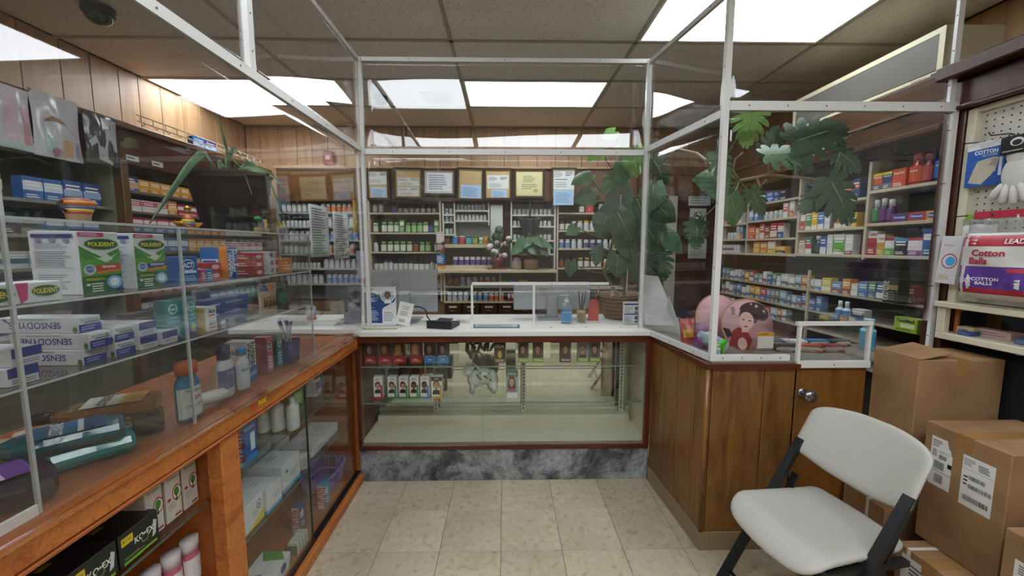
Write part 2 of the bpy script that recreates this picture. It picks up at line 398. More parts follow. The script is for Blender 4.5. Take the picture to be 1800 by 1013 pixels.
def floor_tile_mat():
    m, nt, b, N, lk = nodemat('beige_floor_tile')
    tc = N('TexCoord'); oi = N('ObjectInfo'); ad = N('VectorMath', operation='ADD'); sc = N('VectorMath', operation='SCALE'); sc.inputs['Scale'].default_value = 20
    c = N('CombineXYZ'); lk(oi.outputs['Random'], c.inputs[0]); lk(oi.outputs['Random'], c.inputs[1]); lk(c.outputs[0], sc.inputs[0])
    lk(tc.outputs['Object'], ad.inputs[0]); lk(sc.outputs[0], ad.inputs[1])
    n = N('TexNoise', _Scale=30.0, _Detail=5.0, _Distortion=.6); lk(ad.outputs[0], n.inputs['Vector'])
    r = ramp(N, [(.28, '#a5977a'), (.42, '#bcb198'), (.7, '#c8bea7')]); lk(n.outputs['Fac'], r.inputs[0])
    n2 = N('TexNoise', _Scale=2.0, _Detail=3.0); lk(ad.outputs[0], n2.inputs['Vector'])
    mx = N('Mix', data_type='RGBA', blend_type='MULTIPLY'); mx.inputs[0].default_value = .5
    r2 = ramp(N, [(.35, '#cfc7b8'), (.6, '#ffffff')]); lk(n2.outputs['Fac'], r2.inputs[0]); lk(r.outputs[0], mx.inputs[6]); lk(r2.outputs[0], mx.inputs[7])
    hs = N('HueSaturation'); mr = N('MapRange'); mr.inputs['To Min'].default_value = .94; mr.inputs['To Max'].default_value = 1.05
    lk(oi.outputs['Random'], mr.inputs['Value']); lk(mr.outputs[0], hs.inputs['Value']); lk(mx.outputs[2], hs.inputs['Color'])
    lk(hs.outputs[0], b.inputs['Base Color']); b.inputs['Roughness'].default_value = .32
    return m
def ceil_tile_mat():
    m, nt, b, N, lk = nodemat('fissured_ceiling_tile')
    tc = N('TexCoord'); n = N('TexNoise', _Scale=70.0, _Detail=3.0); lk(tc.outputs['Object'], n.inputs['Vector'])
    r = ramp(N, [(.3, '#a8a298'), (.42, '#e4e0d8'), (.8, '#eae6de')]); lk(n.outputs['Fac'], r.inputs[0])
    v = N('TexVoronoi', _Scale=55.0); lk(tc.outputs['Object'], v.inputs['Vector'])
    r2 = ramp(N, [(.06, '#6f685c'), (.14, '#ffffff')]); lk(v.outputs['Distance'], r2.inputs[0])
    mx = N('Mix', data_type='RGBA', blend_type='MULTIPLY'); mx.inputs[0].default_value = .55; lk(r.outputs[0], mx.inputs[6]); lk(r2.outputs[0], mx.inputs[7])
    lk(mx.outputs[2], b.inputs['Base Color']); b.inputs['Roughness'].default_value = .9
    bp = N('Bump', _Strength=.3, _Distance=.004); lk(n.outputs['Fac'], bp.inputs['Height']); lk(bp.outputs[0], b.inputs['Normal'])
    return m
# ================================================================ room
XL, XR, YB, YF, ZC = -2.95, 2.80, 4.67, -2.9, 2.87
fl = struct('floor', B().box(XL - .1, YF - .1, -.12, XR + .1, YB + .1, -.0035), M('#5d5341', .8))
t = B().bev(-.1515, -.1515, -.0035, .1515, .1515, 0, .0008).mesh('tile', floor_tile_mat())
for i in range(-3, 9):
    for j in range(-9, 4):
        x, y = -.024 + .305 * (i + .5), 2.111 + .305 * (j - .5)
        if y > 2.55 and j > 1 and False: continue
        o = O('tile', t, fl, (x, y, 0), (0, 0, random.choice((0, 1, 2, 3)) * R(90)))
cl = struct('ceiling', B().box(XL - .1, YF - .1, ZC + .03, XR + .1, YB + .1, ZC + .1), M('#8d887d', .9))
GX = [XL, -1.67, -.36, .88, 2.11, XR]
GY = [2.16 + .62 * k for k in range(-8, 5)] + [YB]
CT = ceil_tile_mat()
LIGHTS = {(2, 10), (0, 10), (3, 8), (1, 4), (2, 4), (3, 4), (1, 6), (0, 1), (3, 1)}
TB = M('#aaa599', .5)
gb = B()
for x in GX[1:-1]: gb.box(x - .012, GY[0], ZC - .002, x + .012, YB, ZC + .03)
for y in GY[1:-1]: gb.box(XL, y - .012, ZC - .002, XR, y + .012, ZC + .03)
part('ceiling_grid', gb, TB, cl)
for i in range(5):
    for j in range(len(GY) - 1):
        if (i, j) in LIGHTS: continue
        w, d = GX[i + 1] - GX[i] - .022, GY[j + 1] - GY[j] - .022
        if d < .02: continue
        part('ceiling_tile', B().box(-w / 2, -d / 2, 0, w / 2, d / 2, .02), CT, cl, ((GX[i] + GX[i + 1]) / 2, (GY[j] + GY[j + 1]) / 2, ZC + .006))
DIFF = M('#f2f8ff', .4, 0, LAMP)
LBL = {(2, 10): 'bright ceiling light panel above the back counter, in the middle of the ceiling', (0, 10): 'bright ceiling light panel touching the wood panelled left wall',
       (3, 8): 'large bright ceiling light panel above the wooden counter with the plant', (1, 4): 'ceiling light panel behind the viewer on the left', (2, 4): 'ceiling light panel behind the viewer in the middle',
       (3, 4): 'ceiling light panel behind the viewer on the right', (1, 6): 'added ceiling light panel out of view above the orange wood display case', (0, 1): 'ceiling light panel far behind the viewer on the left', (3, 1): 'ceiling light panel far behind the viewer on the right'}  # panel above the orange case is added, out of view, to light the front
for (i, j) in sorted(LIGHTS):
    x0, x1, y0, y1 = GX[i] + .012, GX[i + 1] - .012, GY[j] + .012, GY[j + 1] - .012
    if i == 0: x0 += .0
    cx, cy = (x0 + x1) / 2, (y0 + y1) / 2; w, d = x1 - x0, y1 - y0
    tr = thing('ceiling_light', LBL[i, j], 'ceiling light', (cx, cy, ZC), group='fluorescent ceiling panels')
    b = B().ring(-w / 2, -d / 2, w / 2, d / 2, .016, 0, .028, fn=lambda x, y, z: (x, z, y))
    part('frame', b, WHITE, tr)
    part('diffuser', B().box(-w / 2 + .016, -d / 2 + .016, .004, w / 2 - .016, d / 2 - .016, .012), DIFF, tr)
PBASE = M('#3a2412', .6)
def planks(par, x0, x1, z0, z1, fn, seed, mat, ws=(.10, .19), th=.012):
    rr = random.Random(seed); x = x0
    while x < x1 - .01:
        w = min(rr.uniform(*ws), x1 - x)
        b = B(); b.bev(x + .0022, 0, z0, x + w - .0022, th, z1, .002); b.v = [tuple(fn(*p)) for p in b.v]
        part('plank', b, mat, par); x += w
wb = struct('wall_back', B().box(XL - .1, YB + .014, 0, XR + .1, YB + .1, ZC + .02), PBASE)
planks(wb, XL, XR, 2.2, ZC, lambda x, y, z: (x, YB + .014 - y, z), 1, W_WALL, (.15, .22))
planks(wb, XL, XR, 0, 2.2, lambda x, y, z: (x, YB + .014 - y, z), 2, W_WALL, (.2, .4))
wl = struct('wall_left', B().box(XL - .1, YF, 0, XL - .014, YB + .014, ZC + .02), PBASE)
planks(wl, .3, YB, 2.1, ZC, lambda x, y, z: (XL - .014 + y, x, z), 3, W_WALL, (.15, .24))
planks(wl, YF, .3, 0, ZC, lambda x, y, z: (XL - .014 + y, x, z), 4, W_WALL, (.3, .4))
planks(wl, .3, YB, 0, 2.1, lambda x, y, z: (XL - .014 + y, x, z), 4, W_WALL, (.3, .4))
wr = struct('wall_right', B().box(XR + .014, YF, 0, XR + .1, YB + .014, ZC + .02), PBASE)
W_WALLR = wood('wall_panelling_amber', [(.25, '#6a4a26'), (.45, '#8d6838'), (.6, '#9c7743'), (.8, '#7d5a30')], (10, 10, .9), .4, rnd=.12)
planks(wr, .3, YB, 2.0, ZC, lambda x, y, z: (XR + .014 - y, x, z), 5, W_WALLR, (.25, .4))
planks(wr, YF, .3, 0, ZC, lambda x, y, z: (XR + .014 - y, x, z), 6, W_WALLR, (.3, .4))
planks(wr, .3, YB, 0, 2.0, lambda x, y, z: (XR + .014 - y, x, z), 6, W_WALLR, (.4, .6))
wf = struct('wall_front', B().box(XL - .1, YF - .1, 0, XR + .1, YF, ZC + .02), M('#c9c2b0', .7))

# ================================================================ centre display counter
MAHOG = wood('mahogany_rail', [(.3, '#3c170b'), (.55, '#5a2613'), (.8, '#471c0e')], (2, 9, 9), .3, rnd=.05)
X0, X1, YC, YD = -.93, .92, 2.39, 2.80
CREAM = M('#d6d0b8', .5)
dc = thing('display_counter', 'long glass fronted display counter with grey marble base at the back', 'display counter')
part('plinth', B().bev(X0, YC + .012, 0, X1, YD, .215, .002), MARBLE, dc, label='grey veined marble base panel')
part('bottom_rail', B().bev(X0, YC, .215, X1, YC + .03, .245, .003), MAHOG, dc)
part('top_rail', B().bev(X0, YC, .912, X1, YC + .03, .955, .003), MAHOG, dc)
part('side_post', B().box(X0, YC, .245, X0 + .022, YC + .03, .912), MAHOG, dc)
part('side_post', B().box(X1 - .032, YC, .245, X1, YC + .03, .912), MAHOG, dc)
part('side_panel', B().box(X0, YC + .03, .215, X0 + .012, YD, .955), MAHOG, dc)
part('side_panel', B().box(X1 - .012, YC + .03, .215, X1, YD, .955), CREAM, dc)
part('deck', B().box(X0 + .012, YC + .03, .215, X1 - .012, YD - .02, .262), CREAM, dc)
part('riser', B().box(X0 + .03, YD - .12, .262, X1 - .04, YD - .02, .315), CREAM, dc)
part('back_frame', B().box(X0 + .012, YD - .02, .215, X1 - .012, YD, .33), CREAM, dc); part('back_frame', B().box(X0 + .012, YD - .02, .88, X1 - .012, YD, .955), CREAM, dc)
part('mirror_door', B().box(X0 + .02, YD - .016, .33, .02, YD - .011, .88), MIRROR, dc, label='mirrored sliding door at the back')
part('mirror_door', B().box(-.02, YD - .010, .33, X1 - .02, YD - .005, .88), MIRROR, dc, label='mirrored sliding door at the back')
part('glass_pane', B().box(X0 + .02, YC + .008, .243, -.135, YC + .013, .915), GLASS, dc)
part('glass_pane', B().box(-.155, YC + .016, .243, X1 - .03, YC + .021, .915), GLASS, dc)
part('track', B().box(X0 + .02, YC + .005, .246, X1 - .03, YC + .028, .253), M('#8d8a80', .4, .5), dc)
for z in (.742, .503):
    part('glass_shelf', B().box(X0 + .02, YC + .045, z, X1 - .035, YD - .06, z + .008), GREEN_EDGE, dc)
    part('shelf_edge', B().box(X0 + .02, YC + .042, z, X1 - .035, YC + .0455, z + .008), M('#6f8577', .25), dc)
def standard(x, y, z0, z1, par):
    b = B().box(x - .016, y, z0, x + .016, y + .012, z1); z = z0 + .02
    sl = B()
    while z < z1 - .02: sl.box(x - .0045, y - .0006, z, x + .0045, y + .0004, z + .014); z += .025
    s = part('slotted_standard', b, OFFW, par); part('slots', sl, BLACK, s)['kind'] = 'stuff'
for x in (-.50, .13, .84): standard(x, YD - .06, .315, .90, dc)
b = B().prism([(X0, YC - .012), (X1 - .005, YC - .012), (X1 - .005, 3.02), (-1.75, 3.02), (-1.75, 2.47), (X0, 2.47)], lambda u, v, t: (u, v, t), .955, .982)
wt = O('countertop', b.mesh('countertop', M('#dcdcd6', .3)), None); tag(wt, 'white laminate countertop over the glass display counter', 'countertop')
# ================================================================ left display case (orange carved wood)
LX, LB = -.935, -1.48          # front and back planes
LY0, LY1 = .20, 2.455
lc = thing('display_case', 'orange carved wood display case with glass front along the left', 'display case')
part('top_rail', B().bev(LX - .03, LY0, .888, LX + .022, LY1, .945, .006), ORANGE, lc, label='orange moulding carved with leafy vines')
part('top_bead', B().bev(LX - .03, LY0, .945, LX + .010, LY1, .952, .002), ORANGE_P, lc); part('top_bead', B().bev(LX + .016, LY0, .880, LX + .026, LY1, .889, .002), ORANGE_P, lc)
part('bottom_rail', B().bev(LX - .03, LY0, 0, LX + .022, LY1, .055, .006), ORANGE, lc)
part('end_post', B().bev(LX - .03, LY1 - .035, .055, LX + .022, LY1, .888, .004), ORANGE, lc)
part('middle_post', B().bev(LX - .035, 1.225, .055, LX + .016, 1.31, .888, .004), ORANGE, lc)
part('partition', B().box(LB, 1.25, .055, LX - .035, 1.275, .90), ORANGE_P, lc)
part('partition', B().box(LB, 1.283, .055, LX - .035, 1.30, .90), ORANGE_P, lc)
part('deck', B().box(LB, LY0, .0, LX - .03, LY1 - .0, .057), ORANGE_P, lc)
part('back_board', B().box(LB - .015, LY0, 0, LB, LY1, .945), ORANGE_P, lc)
part('end_board', B().box(LB, LY1 - .018, .057, LX - .03, LY1, .90), ORANGE_P, lc)
part('top_board', B().box(LB, LY0, .92, LX - .03, LY1, .945), ORANGE_P, lc)
part('glass_pane', B().box(LX - .010, 1.31, .055, LX - .005, 1.80, .89), GLASS, lc)
part('glass_pane', B().box(LX - .020, 1.77, .055, LX - .015, LY1 - .03, .89), GLASS, lc)
part('pane_edge', B().box(LX - .011, 1.797, .055, LX - .003, 1.803, .89), M('#1c2a20', .3), lc)
part('black_track', B().box(LX - .028, 1.31, .055, LX - .002, LY1 - .03, .066), BLACK, lc)
SH_L = ((1.31, LY1 - .03, .66), (1.31, LY1 - .03, .39), (LY0, 1.25, .665), (LY0, 1.25, .35))
for y0, y1, z in SH_L:
    part('glass_shelf', B().box(LB + .01, y0, z - .007, LX - .05, y1, z), GREEN_EDGE, lc)
    part('shelf_edge', B().box(LX - .0502, y0, z - .007, LX - .048, y1, z), M('#4e5f54', .25), lc)
# ================================================================ wooden counter on the right
def cx_(y): return .923 + (.965 - .923) * (YC - y) / (YC - 1.80)
YW = 1.80; ZW = .958
wc = thing('wood_counter', 'brown wood panelled counter under the plexiglass screen on the right', 'counter')
N_ = 4
for i, (ya, yb) in enumerate(((YC, 2.27), (2.27, 2.07), (2.07, 1.90), (1.90, YW))):
    b = B(); g = .002
    vs = [(cx_(ya - g), ya - g), (cx_(yb + g), yb + g), (cx_(yb + g) + .014, yb + g), (cx_(ya - g) + .014, ya - g)]
    b.prism(vs, lambda u, v, t: (u, v, t), .0, ZW - .03); part('plank', b, W_COUNTER, wc)
b = B().prism([(cx_(YC) + .014, YC), (cx_(YW) + .014, YW + .01), (1.395, YW + .01), (1.395, YW + .04), (1.03, YW + .04), (.97, YC)], lambda u, v, t: (u, v, t), 0, ZW - .03)
part('frame_body', b, PBASE, wc)
for xa, xb in ((.967, .985), (.985, 1.237), (1.237, 1.395)):
    part('plank', B().bev(xa + .0015, YW, 0, xb - .0015, YW + .014, ZW - .03, .002), W_COUNTER, wc)
part('corner_strip', B().tube([(cx_(YW) - .002, YW - .003, .1), (cx_(YW) - .002, YW - .003, ZW - .03)], .011, 8), W_COUNTER, wc)
part('top_trim', B().prism([(cx_(YC) - .012, YC), (cx_(YW) - .014, YW - .014), (1.40, YW - .014), (1.40, YW + .02), (1.0, YW + .02), (cx_(YC) + .03, YC)], lambda u, v, t: (u, v, t), ZW - .032, ZW - .008), MAHOG, wc)
part('end_panel', B().box(1.385, YW, 0, 1.40, YW + .40, ZW - .03), W_COUNTER, wc)
part('counter_floor', B().prism([(cx_(YC) + .02, 3.0), (cx_(YC) + .02, YC), (cx_(YW) + .02, YW + .005), (2.05, YW + .005), (2.05, YW + .32), (1.35, YW + .5), (1.35, 3.0)], lambda u, v, t: (u, v, t), ZW - .012, ZW), M('#7a756a', .5), wc, label='counter surface behind the screen')
VIN = M('#8f7c60', .6)
b = B().prism([(cx_(YC) - .006, YC), (cx_(YW) - .008, YW - .006), (cx_(YW) + .004, YW), (cx_(YC) + .004, YC)], lambda u, v, t: (u, v, t), 0, .095)
part('vinyl_baseboard', b, VIN, wc); part('vinyl_baseboard', B().bev(cx_(YW) - .008, YW - .008, 0, 1.395, YW, .095, .001), VIN, wc)
d1 = O('door_1', B().bev(1.40, YW + .005, .02, 1.735, YW + .04, ZW - .032, .003).mesh('door_1', W_DOOR)); d1['kind'] = 'structure'; d1['label'] = 'low brown wooden gate door beside the wood counter'
k = B().lathe([(.012, 0), (.012, .03), (.026, .04), (.03, .052), (.026, .064), (.012, .068), (.006, .069), (0, .069)], 16, axis='y'); k.v = [(x, -y, z) for x, y, z in k.v]
part('door_knob', k, M('#8d8f93', .25, .9), d1, (1.428, YW + .005, .805)); part('rosette', B().lathe([(.022, 0), (.022, .006), (0, .006)], 14, axis='y').xf(Matrix.Diagonal((1, -1, 1, 1))), M('#8d8f93', .3, .9), d1, (1.428, YW + .005, .805))
# ================================================================ plexiglass screens in white aluminium channel
SCREW = M('#6d6d6a', .3, .8)
def pane(par, a, c, z0, z1, bow=.012, th=.004, mat=None, seed=0):
    """bowed clear sheet between plan points a and c"""
    a, c = Vector((a[0], a[1], 0)), Vector((c[0], c[1], 0)); t = (c - a).normalized(); n = Vector((-t.y, t.x, 0))
    def fn(u, v):
        k = bow * (math.sin(math.pi * u) * math.sin(math.pi * v)) + bow * .35 * math.sin(2 * math.pi * u + seed) * math.sin(math.pi * v)
        p = a.lerp(c, u) + n * k; return (p.x, p.y, z0 + (z1 - z0) * v)
    return part('pane', B().sheet(25, 17, fn, th), mat or PLEXI, par)
def chan(par, p, q, w=.022, h=.028, name='rail', up=(0, 0, 1), n=3):
    o = part(name, B().bar(p, q, w, h, up), ALU, par)
    p, q = Vector(p), Vector(q); t = (q - p).normalized(); u = t.cross(Vector(up)).normalized(); s = B()
    if n:
        for i in range(n):
            c = p.lerp(q, (i + .5) / n)
            for sg in (-1, 1):
                m = Matrix.Translation(c + u * sg * (w / 2)) @ u.to_track_quat('Z', 'X').to_matrix().to_4x4()
                s2 = B().lathe([(.0035, -.001), (.0035, .001), (0, .0012)] if sg > 0 else [(.0035, .001), (.0035, -.001), (0, -.0012)], 8); s.merge(s2, m)
        part('screws', s, SCREW, o)['kind'] = 'stuff'
    return o
GYB = 2.50; GXL, GXR = -.872, .876; ZM, ZT = 2.085, 2.635; ZBT = .982
RX0, RY0 = .995, 1.83; RX1 = 2.045
# back (centre) screen
g = thing('plexiglass_screen', 'clear plexiglass screen with white frame above the back counter', 'sneeze guard')
chan(g, (GXL, GYB, ZBT), (GXL, GYB, ZT), .022, .024, 'post', (0, 1, 0), 5); chan(g, (GXR, GYB, ZBT), (GXR, GYB, ZT), .022, .024, 'post', (0, 1, 0), 5)
chan(g, (GXL + .013, GYB, ZM), (GXR - .013, GYB, ZM), .022, .034, n=5); chan(g, (GXL + .013, GYB, ZT - .012), (GXR - .013, GYB, ZT - .012), .022, .024, n=3)
pane(g, (GXL, GYB), (GXR, GYB), ZM, ZT - .01, .005, seed=1); pane(g, (GXL, GYB), (GXR, GYB), 1.185, ZM, .008, seed=2)
# service opening with a small framed slider on the right
g2 = thing('slider_window', 'small white framed plexiglass slider standing on the back counter', 'sneeze guard')
a, c = at(828, 488, Y=GYB), at(828, 488, Y=GYB)
SX0, SX1, SX2 = at(830, 540, Y=GYB).x, at(938, 540, Y=GYB).x, at(1068, 540, Y=GYB).x
chan(g2, (SX0, GYB, ZBT), (SX0, GYB, 1.262), .014, .016, 'post', (0, 1, 0), 0); chan(g2, (SX0, GYB, 1.27), (SX1, GYB, 1.27), .014, .018, n=0)
chan(g2, (SX1, GYB - .012, ZBT), (SX1, GYB - .012, 1.262), .014, .016, 'post', (0, 1, 0), 0); chan(g2, (SX1 - .008, GYB - .012, 1.27), (SX2, GYB - .012, 1.27), .014, .016, n=2)
chan(g2, (SX1, GYB - .012, ZBT + .008), (GXR - .02, GYB - .012, ZBT + .008), .014, .016, n=3)
pane(g2, (SX1, GYB - .012), (GXR - .02, GYB - .012), ZBT + .01, 1.262, .003, mat=ACRYL)
# left screen
LGX = -.885; LG0 = -.35
g = thing('plexiglass_screen', 'long clear plexiglass screen above the orange display case on the left', 'sneeze guard')
ZM2 = 2.10
chan(g, (LGX, GYB - .012, ZM2), (LGX, LG0, ZM2), .020, .034, n=9); chan(g, (LGX, GYB - .012, ZT - .012), (LGX, LG0, ZT - .012), .020, .024, n=5)
chan(g, (LGX, 1.455, ZM2 + .017), (LGX, 1.455, ZT - .024), .020, .030, 'post', (0, 1, 0), 4)
chan(g, (LGX, LG0, .96), (LGX, LG0, ZT), .020, .030, 'post', (0, 1, 0), 4)
pane(g, (LGX, GYB - .012), (LGX, 1.455), ZM2, ZT - .01, .006, seed=1); pane(g, (LGX, 1.455), (LGX, LG0), ZM2, ZT - .01, .007, seed=3)
pane(g, (LGX, GYB - .012), (LGX, LG0), .962, ZM2, .024, seed=2)
# right side screen and right front screen
g = thing('plexiglass_screen', 'angled clear plexiglass side screen on the left flank of the wood counter', 'sneeze guard')
A_, B_ = Vector((GXR + .012, GYB - .012, 0)), Vector((RX0 - .004, RY0 + .012, 0)); D_ = (B_ - A_).normalized()
for z, h in ((ZM + .02, .034), (ZT - .012, .024), (ZW + .012, .03)):
    chan(g, (A_.x, A_.y, z), (B_.x, B_.y, z), .020, h, n=3)
pane(g, A_, B_, ZM, ZT - .01, .004, seed=2); pane(g, A_, B_, ZW, ZM, .006, seed=1)
g = thing('plexiglass_screen', 'clear plexiglass front screen on the wood counter with the round fans behind', 'sneeze guard')
chan(g, (RX0, RY0, ZW), (RX0, RY0, 2.75), .026, .026, 'post', (0, 1, 0), 6)
chan(g, (RX1 + .01, RY0, ZW), (RX1 + .01, RY0, 2.155), .024, .014, 'post', (0, 1, 0), 5)
chan(g, (RX1 - .02, RY0 - .004, 2.155), (RX1 - .02, RY0 - .004, 2.75), .026, .014, 'post', (0, 1, 0), 4)
chan(g, (RX0 + .015, RY0, 2.135), (RX1 + .02, RY0, 2.135), .022, .04, n=6); chan(g, (RX0, RY0, ZW + .014), (1.368, RY0, ZW + .014), .022, .028, n=4)
pane(g, (RX0, RY0), (RX1, RY0), 2.135, 2.75, .006, seed=1); pane(g, (RX0, RY0), (RX1, RY0), 1.15, 2.135, .004, seed=2); pane(g, (RX0, RY0), (1.368, RY0), ZW, 1.15, .003)
g = thing('pass_through_box', 'small white edged clear acrylic pass through box above the gate door', 'acrylic box')
y0, y1 = RY0 - .03, RY0 + .13
chan(g, (1.385, y0, ZW - .012), (1.735, y0, ZW - .012), .024, .03, n=1); chan(g, (1.39, y0, ZW), (1.39, y0, 1.135), .014, .016, 'post', (0, 1, 0), 0); chan(g, (1.725, y0, ZW), (1.725, y0, 1.135), .014, .016, 'post', (0, 1, 0), 0)
chan(g, (1.375, y0, 1.143), (1.735, y0, 1.143), .02, .018, n=0); pane(g, (1.39, y0), (1.725, y0), ZW, 1.14, .001, mat=ACRYL)
part('lid', B().box(1.375, y0, 1.15, 1.735, y1, 1.155), ACRYL, g); part('side', B().box(1.375, y0 + .01, ZW, 1.379, y1, 1.15), ACRYL, g); part('side', B().box(1.731, y0 + .01, ZW, 1.735, y1, 1.15), ACRYL, g)
# ================================================================ white folding chair
PLW = M('#aba9a1', .42, vary=.04); CHB = M('#1d1e20', .4, .2)
ch = thing('folding_chair', 'white plastic folding chair with charcoal steel frame on the tile floor', 'chair', (1.187, 1.395, 0), R(9))
# local: faces -x ; y is across
def pad(loop, fn, th):
    """moulded plate with rounded edges: loop is its outline, fn(a, b, t) lifts it by t"""
    n = len(loop); ca, cb = sum(p[0] for p in loop) / n, sum(p[1] for p in loop) / n; F = (.02, .25, .5, .7, .84, .92, .965, .99, 1); vs = []; b = B()
    rows_ = [(f, th / 2 * math.sqrt(max(0, 1 - f ** 14))) for f in F] + [(f, -th / 2 * math.sqrt(max(0, 1 - f ** 14))) for f in F[-2::-1]]
    for f, t in rows_: vs += [fn(ca + (p[0] - ca) * f, cb + (p[1] - cb) * f, t) for p in loop]
    fs = [(j * n + i, j * n + (i + 1) % n, (j + 1) * n + (i + 1) % n, (j + 1) * n + i) for j in range(len(rows_) - 1) for i in range(n)]
    fs += [list(range(n))[::-1], [(len(rows_) - 1) * n + i for i in range(n)]]
    return b.add(vs, fs, 0, True)
def rounded(pts, rad, k=7):
    out = []; m = len(pts)
    for i in range(m):
        p0, p, p1 = Vector(pts[i - 1]), Vector(pts[i]), Vector(pts[(i + 1) % m]); r_ = rad[i]; a, c = p + (p0 - p).normalized() * r_, p + (p1 - p).normalized() * r_
        for j in range(k): t = j / (k - 1); q = a * (1 - t) ** 2 + p * 2 * t * (1 - t) + c * t * t; out.append((q.x, q.y))
    return out
TY = .205
def seat3(x, y, t):
    u = (x + .21) / .42; e = abs(y) / TY
    return (x, y, .447 - .020 * math.sin(math.pi * min(1, max(0, u))) * max(0, 1 - e ** 2) + .008 * e ** 3 - .035 * max(0, .16 - u) ** 1.5 / .064 + .012 * max(0, u - .85) / .15 + t)
part('seat', pad(rounded([(-.225, -TY - .005), (.20, -TY + .025), (.215, 0), (.20, TY - .025), (-.225, TY + .005), (-.245, 0)], (.09, .05, .08, .05, .09, .1)), seat3, .034), PLW, ch)
def back_line(s): return (.015 + .205 * s, .42 + .41 * s)          # x, z along the rear-leaning tube
def back3(y, s, t):
    x, z = back_line(s); bulge = .05 * (1 - min(1, (y / (TY + .02)) ** 2)); return (x + bulge + t * .89, y, z - bulge * .25 - t * .45)
part('backrest', pad(rounded([(-TY - .018, .49), (-.08, .42), (.08, .42), (TY + .018, .49), (TY + .014, .97), (.07, 1.03), (-.07, 1.03), (-TY - .014, .97)], (.03, .05, .05, .03, .10, .04, .04, .10)), back3, .03), PLW, ch)
for s in (-1, 1):
    y = s * TY
    x1, z1 = back_line(.60); part('leg', B().bar((x1 + .004, y, z1), (-.235, y, .02), .022, .034, (0, 1, 0)), CHB, ch)          # front leg runs up into the back
    part('leg', B().bar((.06, y - s * .03, .43), (.255, y - s * .03, .02), .02, .032, (0, 1, 0)), CHB, ch)
    part('hinge_link', B().bar((.115, y - s * .012, .30), (-.07, y - s * .012, .245), .006, .02, (0, 1, 0)), CHB, ch); part('hinge_plate', B().bar((.11, y - s * .015, .52), (.07, y - s * .015, .42), .008, .03, (0, 1, 0)), CHB, ch)
    part('foot_cap', B().lathe([(.016, 0), (.019, .004), (.017, .03), (0, .03)], 10), BLACK, ch, (-.240, y, 0))
    part('foot_cap', B().lathe([(.016, 0), (.019, .004), (.017, .03), (0, .03)], 10), BLACK, ch, (.258, y - s * .03, 0))
    part('seat_rail', B().bar((-.16, y - s * .012, .418), (.17, y - s * .012, .418), .02, .026, (0, 1, 0)), CHB, ch)
part('cross_brace', B().tube([(-.185, -TY, .10), (-.185, TY, .10)], .008, 8), CHB, ch); part('cross_brace', B().tube([(.205, -TY + .03, .12), (.205, TY - .03, .12)], .009, 8), CHB, ch)
part('seat_crossbar', B().tube([(.0, -TY, .41), (.0, TY, .41)], .009, 8), CHB, ch)
# ================================================================ cardboard boxes
def cardboard():
    m, nt, b, N, lk = nodemat('cardboard')
    tc = N('TexCoord'); n = N('TexNoise', _Scale=5.0, _Detail=6.0); lk(tc.outputs['Object'], n.inputs['Vector'])
    r = ramp(N, [(.3, '#806040'), (.55, '#957450'), (.8, '#a07f59')]); lk(n.outputs['Fac'], r.inputs[0]); lk(r.outputs[0], b.inputs['Base Color'])
    w = N('TexWave', _Scale=60.0); lk(tc.outputs['Object'], w.inputs['Vector']); bp = N('Bump', _Strength=.06, _Distance=.002); lk(w.outputs['Fac'], bp.inputs['Height']); lk(bp.outputs[0], b.inputs['Normal'])
    b.inputs['Roughness'].default_value = .75
    return m
CARD = cardboard(); TAPE = M('#9b7447', .2); PAPER = M('#d8d8d4', .6)
def ship_label(pr, fn, W, Hh, x0, z0, x1, z1, kind=0, torn=False):
    g = lambda u, v, t: fn(x0 + (x1 - x0) * u, z0 + (z1 - z0) * v, t)
    poly = [(0, 0), (1, 0), (1, .72), (.93, .74), (.9, .82), (.78, .88), (.72, 1), (0, 1)] if torn else [(0, 0), (1, 0), (1, 1), (0, 1)]
    w, h = W * (x1 - x0), Hh * (z1 - z0)
    if kind == 0: art = [('p', poly, '#d8d8d4'), ('l', .06, .8, .5, .95, 4, '#555555'), ('l', .08, .6, .34, .75, 4, '#222222'), ('t', 'NJ 081 8-12', .62, .72, .05, '#1a1a1a', dict(w=.45)), ('bars', .4, .58, .75, .67, '#111111'), ('bars', .1, .36, .68, .52, '#111111'), ('r', .82, .46, 1, .55, '#111111'), ('r', 0, .31, 1, .32, '#444444'), ('bars', .28, .08, .66, .26, '#111111')]
    elif kind == 1: art = [('p', poly, '#d8d8d4'), ('l', .04, .8, .4, .95, 4, '#777777'), ('l', .5, .78, .9, .92, 4, '#333333'), ('r', 0, .74, 1, .745, '#555555'), ('bars', .24, .55, .75, .63, '#111111'), ('l', .08, .4, .22, .62, 3, '#333333'), ('bars', .24, .38, .95, .46, '#222222'), ('bars', .12, .12, .9, .22, '#111111')]
    else: art = [('p', poly, '#d2d2cd'), ('l', .1, .6, .5, .9, 4, '#555555'), ('l', .1, .1, .9, .4, 3, '#999999')] if kind == 3 else [('p', poly, '#d2d2cd'), ('bars', .35, .15, .9, .85, '#222222')]
    pr.draw(g, w, h, art)
